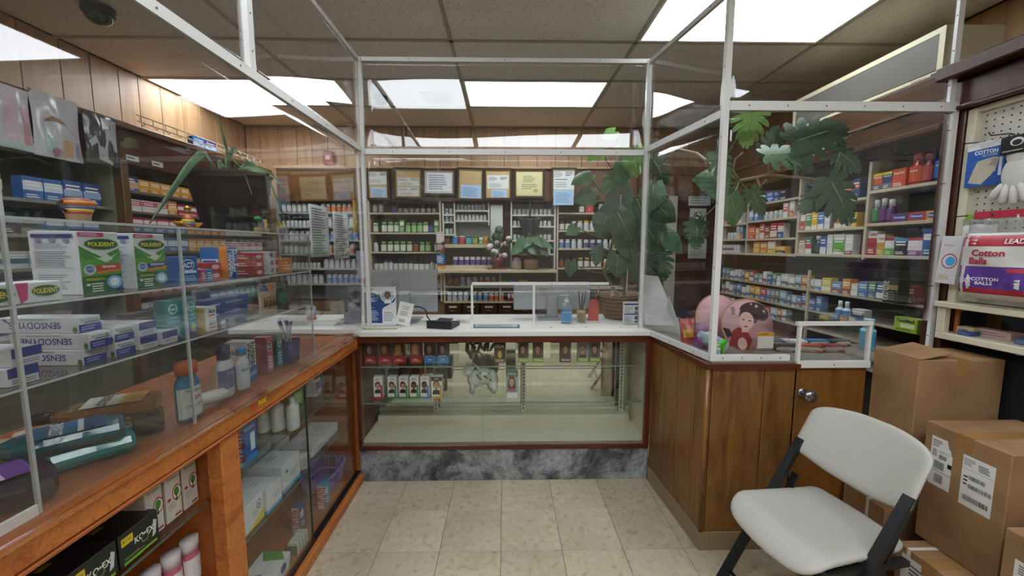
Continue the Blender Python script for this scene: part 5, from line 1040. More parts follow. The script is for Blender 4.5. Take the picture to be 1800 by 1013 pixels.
bWht = pill('#d4d4d0', '#dedeDA'.lower(), '#b9bec4', .027, .1); bWhtB = pill('#d2d3d2', '#e0e0dc', '#6a8ab8', .028, .1); bWhtO = pill('#d4d2cc', '#dcdcd6', '#c8703a', .026, .095); bWhtS = pill('#cfd0cc', '#dadad6', '#aeb4b2', .019, .062); bWhtP = pill('#c9c6d4', '#d8d8d8', '#544a80', .03, .095)
bAmb = pill('#6a3a1c', '#2c2018', '#8a4a2c', .03, .105); bRed = pill('#a82f34', '#c8c4c0', '#b8383c', .036, .13); bBlu = pill('#2f6aa8', '#dcdcd8', '#3f86c4', .036, .135); bTeal = pill('#2f8f8a', '#2c6a68', '#48a8a0', .034, .13); bOli = pill('#6a7a4a', '#4f7a3c', '#8a9a5a', .036, .15); bBrn = pill('#5a3f30', '#7a5a44', '#6a4a3a', .036, .115)
bYel = pill('#2c2a26', '#d8b82c', '#cfc9bc', .030, .11); bPur = pill('#c9c4cc', '#9a8ab8', '#b4aec4', .03, .105)
cOrg = carton('vitamin_carton', .07, .05, .125, '#d07a3a', front=[('r', .1, .5, .9, .8, '#e0a86a'), ('l', .15, .1, .85, .4, 3, '#8a3a1c')]); cGrn = carton('vitamin_carton', .05, .05, .14, '#4f8a3a', front=[('r', .1, .55, .9, .85, '#d8dcc8'), ('l', .15, .1, .85, .4, 3, '#d8e0c8')])
cWht = carton('vitamin_carton', .046, .045, .13, '#d2d0c8', front=[('r', .1, .6, .9, .85, '#b0433a'), ('l', .1, .1, .9, .5, 4, '#8a8a84')])
YS, YBK = 4.35, 4.64
BROWNB = M('#4a3a2c', .7)
# header board and ledge over the back shelves
hd = thing('shelf_header', 'dark brown header board with tan ledge above the back shelves', 'header board')
part('board', B().box(-2.45, YS, 2.0, 1.45, YS + .03, 2.34), W_MID, hd); part('ledge', B().bev(-2.45, YS - .03, 2.34, 1.45, YBK + .02, 2.365, .003), W_WALL, hd)
# left bay
OL = (-1.49, YS, 0); zsL = (1.245, 1.451, 1.662, 1.876)
shelf_unit('tan wooden shelf bay of green supplement bottles on the back wall, left of centre', OL, 0, .79, .26, .9, 2.0, (1.03,) + zsL, mat=W_SHELF, back=BROWNB)
GB = 'supplement bottles on the back shelves'
row(OL, 0, zsL[3], 'on top shelf, back left bay', rep(bClr, 'clear tincture bottle', 2) + gap(.08) + rep(bDropB, 'navy dropper bottle', 1) + rep(bDrop, 'black dropper bottle', 7), .04, .03, GB, .014)
row(OL, 0, zsL[2], 'on second shelf, back left bay', rep(bGrnW, 'pale capped green bottle', 1) + gap(.03) + rep(bGrn, 'green supplement bottle', 3) + rep(cGrn, 'green and white carton', 1) + rep(bGrn2, 'slim green bottle', 3) + rep(bGrn, 'big green bottle', 1) + rep(bDropB, 'blue violet bottle', 1) + rep(cGrn, 'tall green carton', 1), .03, .03, GB, .008)
row(OL, 0, zsL[1], 'on third shelf, back left bay', rep(bWht, 'white labelled bottle', 1) + gap(.02) + rep(bGrn, 'green supplement bottle', 5) + rep(bAmb, 'orange brown bottle', 1) + rep(bGrn2, 'slim green bottle', 2) + gap(.03) + rep(bGrn, 'far right green bottle', 1), .03, .03, GB, .011)
row(OL, 0, zsL[0], 'on fourth shelf, back left bay', rep(bDark, 'black bottle with pale label', 2) + rep(bClr, 'clear tincture bottle', 2) + rep(bDark, 'slim black bottle', 4) + rep(bDark2, 'wide dark bottle', 3) + rep(bClr, 'right end clear bottle', 1) + rep(bDark2, 'end dark bottle', 1), .03, .03, GB, .003)
row(OL, 0, 1.03, 'behind the left monitor', rep(bYel, 'yellow capped bottle', 9), .06, .03, GB, .02)
# products hung at the bay's right edge
OC = (-.70, YS, 0)
for i, (c, z, t) in enumerate((('#c9b6a8', 1.50, 'cream'), ('#8a3a3c', 1.46, 'maroon'), ('#2f6ab0', 1.36, 'blue'), ('#cf8a2a', 1.24, 'amber'))):
    k = carton('hanging_carton', .085, .04, .10 if i else .15, c, front=[('l', .1, .15, .9, .85, 4, '#e8e4dc')]); put(k, f'{t} hanging carton on the post right of the green bottles', (-.705, YS - .03, z - .02 * (i == 1) - .06 * (i > 1) + .02), 0, 'cartons on the shelf post')
# centre bay
WC = M('#c3c6c0', .45)
cu = thing('white_cupboard', 'white open cupboard of small white bottles in the centre of the back wall', 'cupboard', (-.685, YS, 0))
part('back_panel', B().box(0, .25, 1.55, .66, .26, 2.0), WC, cu); part('side_panel', B().box(0, 0, 1.62, .016, .25, 1.98), WC, cu); part('side_panel', B().box(.50, 0, 1.74, .516, .25, 1.98), WC, cu); part('upright', B().box(.125, 0, 1.62, .14, .25, 1.98), WC, cu)
for x0, x1, z in ((.016, .125, 1.86), (.016, .125, 1.78), (.016, .125, 1.645), (.14, .50, 1.905), (.14, .50, 1.795)): part('shelf', B().box(x0, .0, z - .016, x1, .25, z), WC, cu)
part('door', B().bev(.525, -.005, 1.62, .66, .02, 1.96, .004), WC, cu)
GW = 'small white bottles in the white cupboard'; OCU = (-.685, YS, 0)
row(OCU, 0, 1.905, 'on top white cupboard shelf', rep(bWhtS, 'small white bottle', 8), .15, .03, GW, .002); row(OCU, 0, 1.795, 'on second white cupboard shelf', rep(bWhtS, 'small white bottle', 8), .15, .03, GW, .004)
for z, nm in ((1.86, 'top'), (1.78, 'middle'), (1.645, 'bottom')): row(OCU, 0, z, f'in {nm} left white cupboard cubby', rep(bWhtS, 'small white bottle', 2), .025, .03, GW, .006)
oc = thing('wall_shelf', 'cream shelves of jars under the white cupboard', 'shelf unit', (-.685, YS, 0))
CRM = M('#c2b795', .5)
part('back_panel', B().box(0, .24, .5, 1.25, .25, 1.60), W_MID, oc)
for x0, x1, z, t in ((.0, .56, 1.535, .04), (.0, .56, 1.300, .045), (-.02, 1.23, 1.262, .031), (.0, 1.23, 1.075, .02), (.0, 1.23, .90, .02)): part('shelf', B().bev(x0, -.01 if t != .031 else -.20, z - t, x1, .24, z, .003), CRM, oc)
for x, z0, z1 in ((.0, .88, 1.24), (.56, 1.30, 1.7), (.62, .9, 1.24)): part('upright', B().box(x, 0, z0, x + .02, .24, z1), CRM, oc)
for i in range(6):
    d = part('drawer', B().bev(.01 + .2 * i, -.012, .70, .195 + .2 * i, .02, .87, .004), M('#3a2214', .4), oc); part('drawer_pull', B().tube([(.075 + .2 * i, -.014, .80), (.075 + .2 * i, -.03, .80), (.13 + .2 * i, -.03, .80), (.13 + .2 * i, -.014, .80)], .004, 6), M('#b89a4a', .3, .8), d); part('drawer_label', B().box(.06 + .2 * i, -.0135, .83, .145 + .2 * i, -.012, .85), M('#d0c8b0', .6), d)
OJ = (-.685, YS, 0); GJ = 'jars on the cream back shelves'
row(OJ, 0, 1.535, 'on jar shelf under white cupboard', [(bBrn, 'brown lidded jar'), (bBlu, 'white capped blue jar'), (bRed, 'red jar'), (bTeal, 'teal jar'), (bOli, 'olive green jar'), (cGrn, 'green carton'), (cOrg, 'orange carton')], .01, .02, GJ, .006, 0, .09)
row(OJ, 0, 1.300, 'on middle cream back shelf', rep(bWhtP, 'white bottle with purple label', 7) + [(bWhtS, 'tiny pale jar')], .10, .02, GJ, .004)
row(OJ, 0, 1.075, 'on cream shelf above the drawers', [(bAmb, 'amber bottle'), (bAmb, 'second amber jar'), (bWhtB, 'white and blue bottle'), (bWht, 'wide white bottle'), (bWht, 'plain white bottle')] + rep(bWhtO, 'white bottle with orange label', 3) + [(carton('tea_box', .11, .05, .06, '#5a8a3a', front=[('l', .1, .2, .9, .8, 2, '#d8d8b0')]), 'green flat box'), (carton('tea_box', .1, .05, .06, '#2f4f9a', front=[('l', .1, .2, .9, .8, 2, '#c8d0e8')]), 'blue flat box'), (carton('tea_box', .1, .05, .06, '#cfa02c', front=[('l', .1, .2, .9, .8, 2, '#5a3a1c')]), 'yellow flat box')], .03, .02, GJ, .016)
row(OJ, 0, .90, 'on lowest cream back shelf', rep(bWht, 'white bottle', 4) + gap(.03) + rep(bWhtB, 'blue labelled white bottle', 3) + rep(bWhtO, 'orange labelled white bottle', 3) + gap(.03) + rep(carton('tall_red_pack', .035, .04, .12, '#8a3038', front=[('r', .1, .3, .9, .7, '#d8c8c4')]), 'narrow red pack', 3), .03, .02, GJ, .008)
# bay with white bottles behind the small plant, and right bay
OM = (-.03, YS, 0)
shelf_unit('white bottle shelves behind the little potted plant on the back wall', (.06, YS + .02, 0), 0, .50, .24, 1.26, 2.0, (1.43, 1.58, 1.735, 1.86), mat=WC, back=WC)
for z, n, nm in ((1.86, 9, 'top'), (1.735, 9, 'second'), (1.58, 9, 'third'), (1.43, 9, 'fourth')): row((.06, YS + .02, 0), 0, z, f'on {nm} shelf behind little plant', rep(bWhtS, 'white pill bottle', n), .03, .03, 'white bottles behind the little plant', .010)
OR = (.57, YS, 0); zsR = (1.275, 1.489, 1.688, 1.879)
shelf_unit('tan wooden shelf bay on the back wall, right of centre behind the tall plant', OR, 0, .80, .26, .9, 2.0, (1.05,) + zsR, mat=W_SHELF, back=BROWNB)
cRd = carton('medicine_carton', .085, .05, .13, '#b02f2c', front=[('r', .1, .75, .9, .95, '#d8d4c8'), ('p', [(.4, .2), (.6, .2), (.5, .55)], '#d8a03a')])
row(OR, 0, zsR[3], 'on top shelf, back right bay', gap(.22) + [(bDark2, 'dark bottle'), (cRd, 'red carton')] + gap(.05) + rep(bWht, 'white bottle', 3), .03, .03, GB, .01)
row(OR, 0, zsR[2], 'on second shelf, back right bay', rep(bDark2, 'dark bottle with pale label', 2) + rep(bWht, 'white bottle', 1) + rep(pill('#d0d0cc', '#d8b82c', '#b9bec4', .03, .105), 'white bottle with yellow cap', 4) + rep(bWht, 'right hand white bottle', 3), .03, .03, GB, .01)
row(OR, 0, zsR[1], 'on third shelf, back right bay', rep(bWhtB, 'blue labelled bottle', 2) + rep(bWht, 'white bottle', 2) + rep(bWhtP, 'violet labelled bottle', 3) + rep(bWht, 'end white bottle', 2), .03, .03, GB, .014)
row(OR, 0, zsR[0], 'on fourth shelf, back right bay', rep(bAmb, 'amber bottle', 3) + rep(bYel, 'yellow capped dark bottle', 4) + rep(bWhtO, 'orange labelled bottle', 3), .03, .03, GB, .012)
# far left bays on the back wall, seen through the left screen
OX = (-2.47, YS, 0); zsX = (1.10, 1.27, 1.43, 1.58, 1.73, 1.88)
GRY = M('#8f938e', .5)
shelf_unit('grey shelf bay packed with pale bottles, far left on the back wall', OX, 0, .96, .26, .9, 2.0, zsX, mat=GRY, back=M('#5d5f5a', .6))
for i, z in enumerate(zsX): row(OX, 0, z, f'on {ORD[i + 1]} shelf up, far left back bay', rep((bWht, bWhtS, bClr)[i % 3], ('pale pill bottle', 'small pale bottle', 'clear grey bottle')[i % 3], (7, 9, 7)[i % 3]) + gap(.03) + rep((bWhtB, bWht, bWhtO)[i % 3], ('blue labelled bottle', 'white bottle', 'orange labelled bottle')[i % 3], 6), .03, .03, 'pale bottles in the far left back bay', .006)
# ================================================================ framed certificates
def frame(label, px0, px1, y0, y1, papers, mount='#b89f72', Y=YS - .047, border='#241811', gold='#a8863a', tilt=0, name='framed_certificate', cat='picture frame'):
    p0, p1 = at(px0, y1, Y=Y), at(px1, y0, Y=Y); w, h = p1.x - p0.x, p1.z - p0.z
    o = thing(name, label, cat, ((p0.x + p1.x) / 2, Y, p0.z), (0, R(tilt), 0), 'framed certificates over the back shelves')
    f = .022; b = B().ring(-w / 2, 0, w / 2, h, f, -.012, .012); part('frame', b, M(border, .35), o)
    g = B(); i0, i1 = f, f + .006
    g.ring(-w / 2 + i0, i0, w / 2 - i0, h - i0, .006, -.009, 0); part('gilt_inlay', g, M(gold, .3, .5), o)
    part('mount', B().box(-w / 2 + i1, -.002, i1, w / 2 - i1, .008, h - i1), M(mount, .6), o)
    for j, (x0, z0, x1, z1, c, art) in enumerate(papers):
        pr = Print(); X0_, Z0_ = -w / 2 + x0 * w, z0 * h; pw, ph = (x1 - x0) * w, (z1 - z0) * h; yy = -.0032 - .0012 * j - (.012 if (z0 < 0 or x0 < 0) else 0)
        pr.b.box(X0_, yy, Z0_, X0_ + pw, yy + .0008, Z0_ + ph, pr.mi(c)); pr.draw(flat((X0_, yy, Z0_), (pw, 0, 0), (0, 0, ph)), pw, ph, art); O('certificate_sheet', pr.mesh('certificate_sheet'), o)
LIC = [('l', .06, .6, .5, .9, 4, '#7a7d7a'), ('l', .6, .65, .95, .9, 3, '#4a4d4a'), ('l', .1, .1, .8, .4, 3, '#9a9d9a')]
BLU = [('l', .1, .15, .9, .85, 7, '#6f8fb4')]
frame('dark framed licence with white card over blue slip, first from the left', 645, 684, 297, 352, [(.05, .5, .95, .92, '#d0d2cc', LIC), (.2, .02, .85, .42, '#a9c4dc', BLU)])
frame('dark framed licence with two white cards, second from the left', 692, 742, 295, 350, [(.14, .42, .88, .68, '#cfcfc8', LIC), (.14, .1, .88, .38, '#cfcfc8', LIC)], tilt=1)
frame('wide framed white certificate with double border, third from the left', 743, 800, 297, 344, [(.06, .08, .94, .92, '#cfd3d8', [('r', .05, .06, .95, .94, '#3f444c'), ('r', .06, .075, .94, .925, '#dde0e4'), ('l', .15, .15, .85, .85, 7, '#8a9098')])], mount='#c9ccd0', tilt=1)
frame('dark framed tan mount with a single blue slip, fourth from the left', 803, 850, 295, 353, [(.14, .06, .9, .48, '#a4c0de', BLU)], tilt=1.5)
frame('dark framed licence with white card and small blue slip, fifth from the left', 851, 900, 296, 352, [(.12, .36, .88, .78, '#d0d4ce', LIC), (.27, .03, .82, .33, '#a9c4dc', BLU)])
frame('framed cream diploma in a wide dark frame, sixth from the left', 903, 958, 297, 349, [(.09, .1, .91, .9, '#c8c394', [('l', .25, .55, .75, .85, 4, '#8a865c'), ('l', .2, .25, .8, .5, 3, '#8a865c'), ('e', .75, .2, .1, .08, '#a89a50')])])
frame('dark framed papers with a blue slip hanging below, rightmost of seven', 968, 1014, 295, 350, [(.06, .3, .9, .95, '#cdd2d2', LIC + [('l', .1, .45, .9, .55, 1, '#6a6d6a')]), (.1, -.2, .88, .28, '#9dbcd8', BLU)])
# on the ledge of the centre bay: flower arrangement, little plant, dark garment on a hook
FLW = M('#c9bcbc', .6); LEAF = M('#3a5a34', .45); LEAFD = M('#20381f', .4)
va = thing('flower_arrangement', 'pale dried flower arrangement in a dark red vase on the back ledge', 'flowers', (-.085, YS - .07, 1.2625))
part('vase', B().lathe([(.05, 0), (.06, .01), (.05, .05), (.07, .09), (.055, .13), (.045, .13)], 14), M('#5a1f24', .3), va)
part('base', B().bev(-.11, -.06, -.0, .11, .06, .012, .002), M('#7a2228', .4), va)
rr = random.Random(11)
for i in range(16):
    a, r_, z = rr.uniform(0, 6.28), rr.uniform(.02, .13), rr.uniform(.14, .34); part('blossom', blob(r_ * math.cos(a), r_ * math.sin(a) * .6, z, .035, .03, .03, 8, 5), FLW if i % 3 else LEAF, va)
for i in range(7):
    a = rr.uniform(0, 6.28); part('stem', B().tube([(0, 0, .1), (.03 * math.cos(a), .02 * math.sin(a), .25), (.07 * math.cos(a), .04 * math.sin(a), .42)], [.005, .004, .003], 6), LEAFD, va)
part('foliage_top', B().merge(blob(.02, 0, .42, .05, .035, .05, 9, 6)).merge(blob(-.01, .01, .36, .045, .04, .05, 9, 6)), LEAF, va)
# ================================================================ leaves (monstera)
def leaf_mesh(L, split=True, seed=0, mat=None, curl=.12):
    """heart shaped leaf with side slits; base at origin, points along +y, face up +z"""
    n = 13; rr = random.Random(seed); half = []
    W = L * .46
    def outline(t): return W * (math.sin(math.pi * t ** .62)) ** .8 if 0 < t < 1 else 0
    b = B(); up = lambda x, y: (x, y, -curl * L * ((x / W) ** 2) * .55 - curl * L * (y / L) ** 2 + .006 * L * math.cos(14 * y / L))
    segs = 9
    for sg in (-1, 1):
        for i in range(segs):
            t0, t1 = i / segs, (i + 1) / segs
            g = (.028 if (split and 1 <= i <= 6 and (i + (sg > 0)) % 1 == 0) else 0)
            o0, o1 = outline(min(1, t0 + .02)) if i else W * .55, outline(t1)
            y0, y1 = (t0 - .12) * L, (t1 - .12) * L
            a0, a1 = y0 + g * L * .5, y1 - g * L * .5
            drop0, drop1 = (-.10 * L if i == 0 else .05 * L), .05 * L
            inn0, inn1 = max(0, y0), max(0.0, y1)
            mid = .35
            # inner strip next to the midrib stays whole, the outer part is a finger of its own
            p = [(0, inn0), (0, inn1), (sg * o1 * mid, max(0, y1) + drop1 * mid), (sg * o0 * mid, max(-.03 * L, y0) + drop0 * mid)]
            b.add([up(*q) for q in p], [(0, 1, 2, 3)], 0, True)
            p = [(sg * o0 * mid, a0 + drop0 * mid), (sg * o1 * mid, a1 + drop1 * mid), (sg * o1 * .75, a1 + drop1 * .8), (sg * o0 * .75, a0 + drop0 * .8)]
            b.add([up(*q) for q in p], [(0, 1, 2, 3)], 0, True)
            p = [(sg * o0 * .75, a0 + drop0 * .8), (sg * o1 * .75, a1 + drop1 * .8), (sg * o1 * 1.0, a1 + drop1), (sg * o0 * 1.0, a0 + drop0)]
            b.add([up(*q) for q in p], [(0, 1, 2, 3)], 0, True)
    # midrib
    b.tube([(0, -.02 * L, .002), (0, .4 * L, up(0, .4 * L)[2] + .002), (0, .86 * L, up(0, .86 * L)[2])], [.012 * L, .009 * L, .003 * L], 5, 1)
    return b
def leafmat(name, c1, c2, rough=.5):
    m, nt, bs, N, lk = nodemat(name); tc = N('TexCoord'); n = N('TexNoise', _Scale=12.0, _Detail=3.0); lk(tc.outputs['Object'], n.inputs['Vector'])
    r = ramp(N, [(.35, c1), (.65, c2)]); oi = N('ObjectInfo'); hs_ = N('HueSaturation'); mr = N('MapRange'); mr.inputs['To Min'].default_value = .75; mr.inputs['To Max'].default_value = 1.3
    lk(oi.outputs['Random'], mr.inputs['Value']); lk(mr.outputs[0], hs_.inputs['Value']); lk(n.outputs['Fac'], r.inputs[0]); lk(r.outputs[0], hs_.inputs['Color']); lk(hs_.outputs[0], bs.inputs['Base Color']); bs.inputs['Roughness'].default_value = rough
    return m
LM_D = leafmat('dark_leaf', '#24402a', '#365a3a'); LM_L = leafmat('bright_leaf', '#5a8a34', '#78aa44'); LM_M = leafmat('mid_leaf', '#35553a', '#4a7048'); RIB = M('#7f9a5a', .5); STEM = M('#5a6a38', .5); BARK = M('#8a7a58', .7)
def split_leaf_mesh(L, curl=.12):
    """broad leaf of finger lobes that grow together near the midrib"""
    b = B(); up = lambda x, y: (x, y, -curl * L * ((x / (.46 * L)) ** 2) * .55 - curl * L * (max(0, y) / L) ** 2)
    F = [(.03, -58, .36, .085), (.05, -22, .46, .085), (.13, 4, .49, .080), (.25, 22, .47, .074), (.38, 36, .42, .066), (.50, 50, .36, .058), (.60, 66, .32, .052)]
    for sg in (-1, 1):
        for y0, an, ln, hw in F:
            a = R(an); c = [(ln * L * s * math.cos(a + .35 * s * s), y0 * L + ln * L * s * math.sin(a + .35 * s * s)) for s in [i / 9 for i in range(10)]]
            def fn(u, v):
                i = min(8, int(v * 9)); p, q = c[i], c[i + 1]; f = v * 9 - i; x, y = p[0] + (q[0] - p[0]) * f, p[1] + (q[1] - p[1]) * f; dx, dy = q[0] - p[0], q[1] - p[1]; n = math.hypot(dx, dy) or 1
                w = hw * L * (1.15 - .25 * v) * math.sqrt(max(0, 1 - v ** 7)); x, y = x - dy / n * w * (2 * u - 1), y + dx / n * w * (2 * u - 1); return up(sg * max(0, x), y)
            b.grid(4, 12, fn)
    b.tube([(0, -.02 * L, .002), (0, .4 * L, up(0, .4 * L)[2] + .002), (0, .86 * L, up(0, .86 * L)[2])], [.012 * L, .009 * L, .003 * L], 5, 1)
    return b
_lf = {}
def leaf(parent, base, tip, L, kind='D', split=True, seed=0, roll=0, face=None):
    """leaf attached at base, pointing towards tip; face = direction its upper side looks"""
    mat = {'D': LM_D, 'L': LM_L, 'M': LM_M}[kind]; key = (split, seed % 3, kind)
    if key not in _lf: _lf[key] = (split_leaf_mesh(1.0, .10 + .05 * (seed % 3)) if split else leaf_mesh(1.0, False, seed, curl=.10 + .05 * (seed % 3))).mesh('leaf', [mat, RIB])
    y = (Vector(tip) - Vector(base)).normalized(); z = Vector(face or (0, -1, .35)); z = (z - y * z.dot(y)).normalized(); x = y.cross(z)
    m = Matrix((x, y, z)).transposed().to_4x4() @ Matrix.Rotation(R(roll), 4, 'Y')
    o = O('leaf', _lf[key], parent); o.location = base; o.rotation_euler = m.to_euler(); o.scale = (L, L, L)
    return o
# little potted plant on the back ledge
pl = thing('potted_plant', 'little potted plant with drooping split leaves on the back ledge', 'potted plant', (.28, YS - .105, 1.2625)); 
part('pot', B().lathe([(.06, 0), (.07, .01), (.085, .11), (.08, .11), (.07, .09), (0, .09)], 16), M('#8a6a4a', .7), pl)
rr = random.Random(5)
for i in range(11):
    a = i * 2.4; r_ = rr.uniform(.04, .13); q = Vector((r_ * math.cos(a), r_ * math.sin(a) * .7, rr.uniform(.24, .35))); tip = q + Vector((math.cos(a) * .15, math.sin(a) * .1 - .05, -.10))
    part('stem', B().tube([(0, 0, .09), (q.x * .4, q.y * .4, q.z * .7), q], .004, 6), STEM, pl); leaf(pl, q, tip, rr.uniform(.15, .20), 'M', True, i, 0, (math.cos(a) * .4, -.6, .7))
bx = thing('wicker_basket', 'brown wicker basket with white tangled cords on the back ledge', 'basket', (.21, YS - .11, 1.2625)) if False else None
gm = thing('hanging_dark_garment', 'dark speckled garment hanging from a hook above the little plant', 'garment', (.27, YS - .02, 1.62))
part('cloth', B().sheet(9, 9, lambda u, v: ((u - .5) * (.14 + .12 * v), .012 * math.sin(9 * u), .22 * v - .03 * math.sin(math.pi * u)), .012), M('#1b211f', .7), gm); part('strap', B().tube([(0, 0, .2), (0, .0, .40)], .009, 6), M('#2a2f2c', .6), gm)
jr = tag(O('glass_candy_jar', B().lathe([(.05, 0), (.06, .01), (.06, .08), (.045, .1), (.05, .105), (.03, .13), (0, .135)], 14).mesh('glass_candy_jar', M('#b0a0a0', .2)), None, (.13, YS - .045, 1.2625)), 'frosted round candy jar between flowers and little plant', 'jar')
# ================================================================ shelving on the right wall behind the screen
RO = (2.15, 3.90, 0); RW = 2.02
def rx(y): return RO[1] - y
DKPEG = M('#4a4438', .7)
ru = thing('wall_shelving', 'long cream medicine shelving on the right wall behind the plexiglass', 'shelf unit', RO, R(-90))
CRS = M('#b5ac96', .5)
part('back_panel', B().box(0, .24, 1.43, RW, .25, 2.08), DKPEG, ru)
for y in (3.90, 3.50, 2.89, 2.34, 1.90): part('upright', B().box(rx(y), 0, 1.43, rx(y) + .018, .24, 2.0 if y > 2 else 2.08), CRS, ru)
SEG = [(3.90, 3.50, (1.72, 1.578, 1.45)), (3.50, 2.89, (1.87, 1.73, 1.575, 1.45)), (2.89, 2.34, (1.80, 1.625, 1.455)), (2.34, 1.90, (1.83, 1.64, 1.455))]
for ya, yb, zs in SEG:
    for z in zs: part('shelf', B().bev(rx(ya) + .018, -.004, z - .018, rx(yb), .24, z, .002), CRS, ru)
hl = B()
for i in range(60):
    for j in range(8): hl.box(.03 + .033 * i, .2385, 1.48 + .07 * j, .036 + .033 * i, .2402, 1.486 + .07 * j)
h_ = part('peg_holes', hl, BLACK, ru); h_['kind'] = 'stuff'
W_RH_SHADED = wood('orange_brown_shaded_header', [(.3, '#2c1a0b'), (.55, '#4a2c12'), (.8, '#37200d')], (5, 1.0, 5), .5, rnd=.08, spec=.25)  # orange-brown wood, with the shade on these boards darkened into its colour
hdr = thing('shelf_header', 'orange brown header boards above the medicine shelving on the right wall', 'header board', (0, 0, 0))
part('lower_board', B().bev(2.10, 1.90, 2.085, 2.125, 4.0, 2.19, .003), W_RH_SHADED, hdr); part('moulding', B().bev(2.07, 1.90, 2.06, 2.14, 4.0, 2.088, .004), W_RH_SHADED, hdr); part('upper_board', B().bev(2.14, 1.95, 2.20, 2.17, 4.0, 2.34, .003), W_RH_SHADED, hdr); part('cabinet_top', B().box(2.14, 1.88, 2.34, XR, 4.0, 2.355), W_DARK, hdr)
part('top_ledge', B().bev(2.09, 1.90, 2.188, 2.20, 4.0, 2.203, .003), W_MID, hdr)
# goods
def bx(w, h, col, *bands, d=.05, txt=None, tc='#f4f0e8', ty=.75, th=.16, name='medicine_box'):
    art = [('r', 0, y0, 1, y1, c) for y0, y1, c in bands]
    art += [('t', txt, .5, ty, th, tc, dict(w=.85, bold=.02))] if txt else [('l', .12, .55, .88, .85, 2, '#eceae2')]
    art += [('l', .12, .06, .88, .26, 2, '#dcd8cc')]
    return carton(name, w, d, h, col, front=art)
kDay = bx(.075, .10, '#c8501f', (0, .3, '#b8441a'), txt='DayQuil'); kDN = bx(.055, .095, '#c8501f', (0, .35, '#5d6168'), (.85, 1, '#d8c83a'), txt='DayQuil'); kND = bx(.055, .095, '#2a2f5c', (0, .35, '#5d6168'), (.85, 1, '#d8c83a'), txt='NyQuil')
def liq(col, lab, cap, r=.036, h=.16, txt=None): return bottle('cough_syrup_bottle', r, h, col, cap, lab, sy=.65, neck=.55, caph=.24, lz=(.1, .58), shoulder=.62, n=14, rough=.15, art=[('t', txt, .5, .7, .16, '#f4f0e8', dict(w=1.0, bold=.02))] if txt else None)
def spray(col, lab, h=.135): return bottle('throat_spray', .021, h, col, '#d8d8d6', lab, neck=.6, caph=.32, lz=(.1, .55), shoulder=.6, n=12)
def fl(col, c2, txt, w=.088, h=.045): return carton('lozenge_box', w, .05, h, col, front=[('e', .5, .5, .42, .3, c2), ('t', txt, .5, .5, .26, '#f0eef4', dict(w=.7, bold=.02))])
GR = 'medicines on the right wall shelving'
def rrow(y, z, place, items, gp=.002, dy=.012): row(RO, -90, z, place, items, rx(y) + .02, dy, GR, gp)
rrow(2.34, 1.83, 'on top shelf, near bay of right shelving', [(kDN, 'orange and grey cold medicine box'), (kND, 'navy and grey cold medicine box'), (kDay, 'big orange cold medicine box'), (liq('#a8281c', '#c8502a', '#a83a2a', .034, .165, 'DayQuil'), 'red cough syrup bottle'), (liq('#7a2018', '#a8402a', '#8a3a2a', .026, .15), 'dark red cough syrup bottle'), (liq('#1b2447', '#2f5fa8', '#7a8aa8', .036, .175, 'NyQuil'), 'navy cough syrup bottle')])
rrow(2.34, 1.64, 'on middle shelf, near bay of right shelving', [(spray('#2f6a4a', '#3f8a5a'), 'green throat spray'), (spray('#5a2a5c', '#6a3a70', .14), 'purple throat spray'), (spray('#5a2a5c', '#6a3a70', .13), 'shorter purple throat spray'), (fl('#5a2f6a', '#2a4a90', 'Chloraseptic'), 'purple lozenge box'), (fl('#b03038', '#2a4a90', 'Chloraseptic'), 'red lozenge box'), (fl('#d0902c', '#2a4a90', 'Chloraseptic', .06), 'yellow lozenge box')])
rrow(2.34, 1.455, 'on bottom shelf, near bay of right shelving', [(bx(.058, .14, '#c9c4c0', (0, .72, '#a03040'), txt='Tukol', tc='#8a2030', ty=.88), 'red and white cough syrup box'), (bx(.045, .12, '#b59a3c', (.6, 1, '#d8d2c4'), txt='Tukol', tc='#5a4a1c', ty=.8), 'gold and white cough syrup box'), (bx(.055, .10, '#cfd0cc', (0, .4, '#5a9a4a'), (.82, 1, '#8a2f4a')), 'white and green herbal box'), (bx(.07, .095, '#23272e', (.8, 1, '#4a86a8')), 'black cough medicine box'), (bx(.075, .095, '#d2cfd2', (0, .3, '#7a3f80'), (.85, 1, '#a8324a')), 'white and purple fibre box'), (bx(.05, .14, '#2a5aa0', (.6, .8, '#d0d4d8')), 'blue carton')])
for i in range(3): put(liq('#4a2f5c', '#5a3a70', '#4a4a90', .025, .145), f'purple syrup bottle behind the black box, {ORD[i + 1]} from left', (2.30, 2.14 - .06 * i, 1.4556), R(-90), GR)
rrow(2.89, 1.80, 'on top shelf, second bay of right shelving', [(liq('#2a2238', '#4a3a6a', '#3a3a5a', .032, .16), 'dark purple syrup bottle')] + gap(.03) + [(bx(.06, .09, '#2a5ab0', (.6, .9, '#c8d4e8')), 'blue box'), (bx(.05, .085, '#2f66b4'), 'second blue carton')] + gap(.06) + [(bx(.06, .06, '#2a4f9a', (0, .4, '#c8702a')), 'low blue and orange box'), (bx(.06, .11, '#c8602a', (0, .5, '#2f4f90')), 'orange topped box'), (bx(.05, .12, '#2a3f7c', (.5, .8, '#c8602a')), 'navy and orange box')], .006)
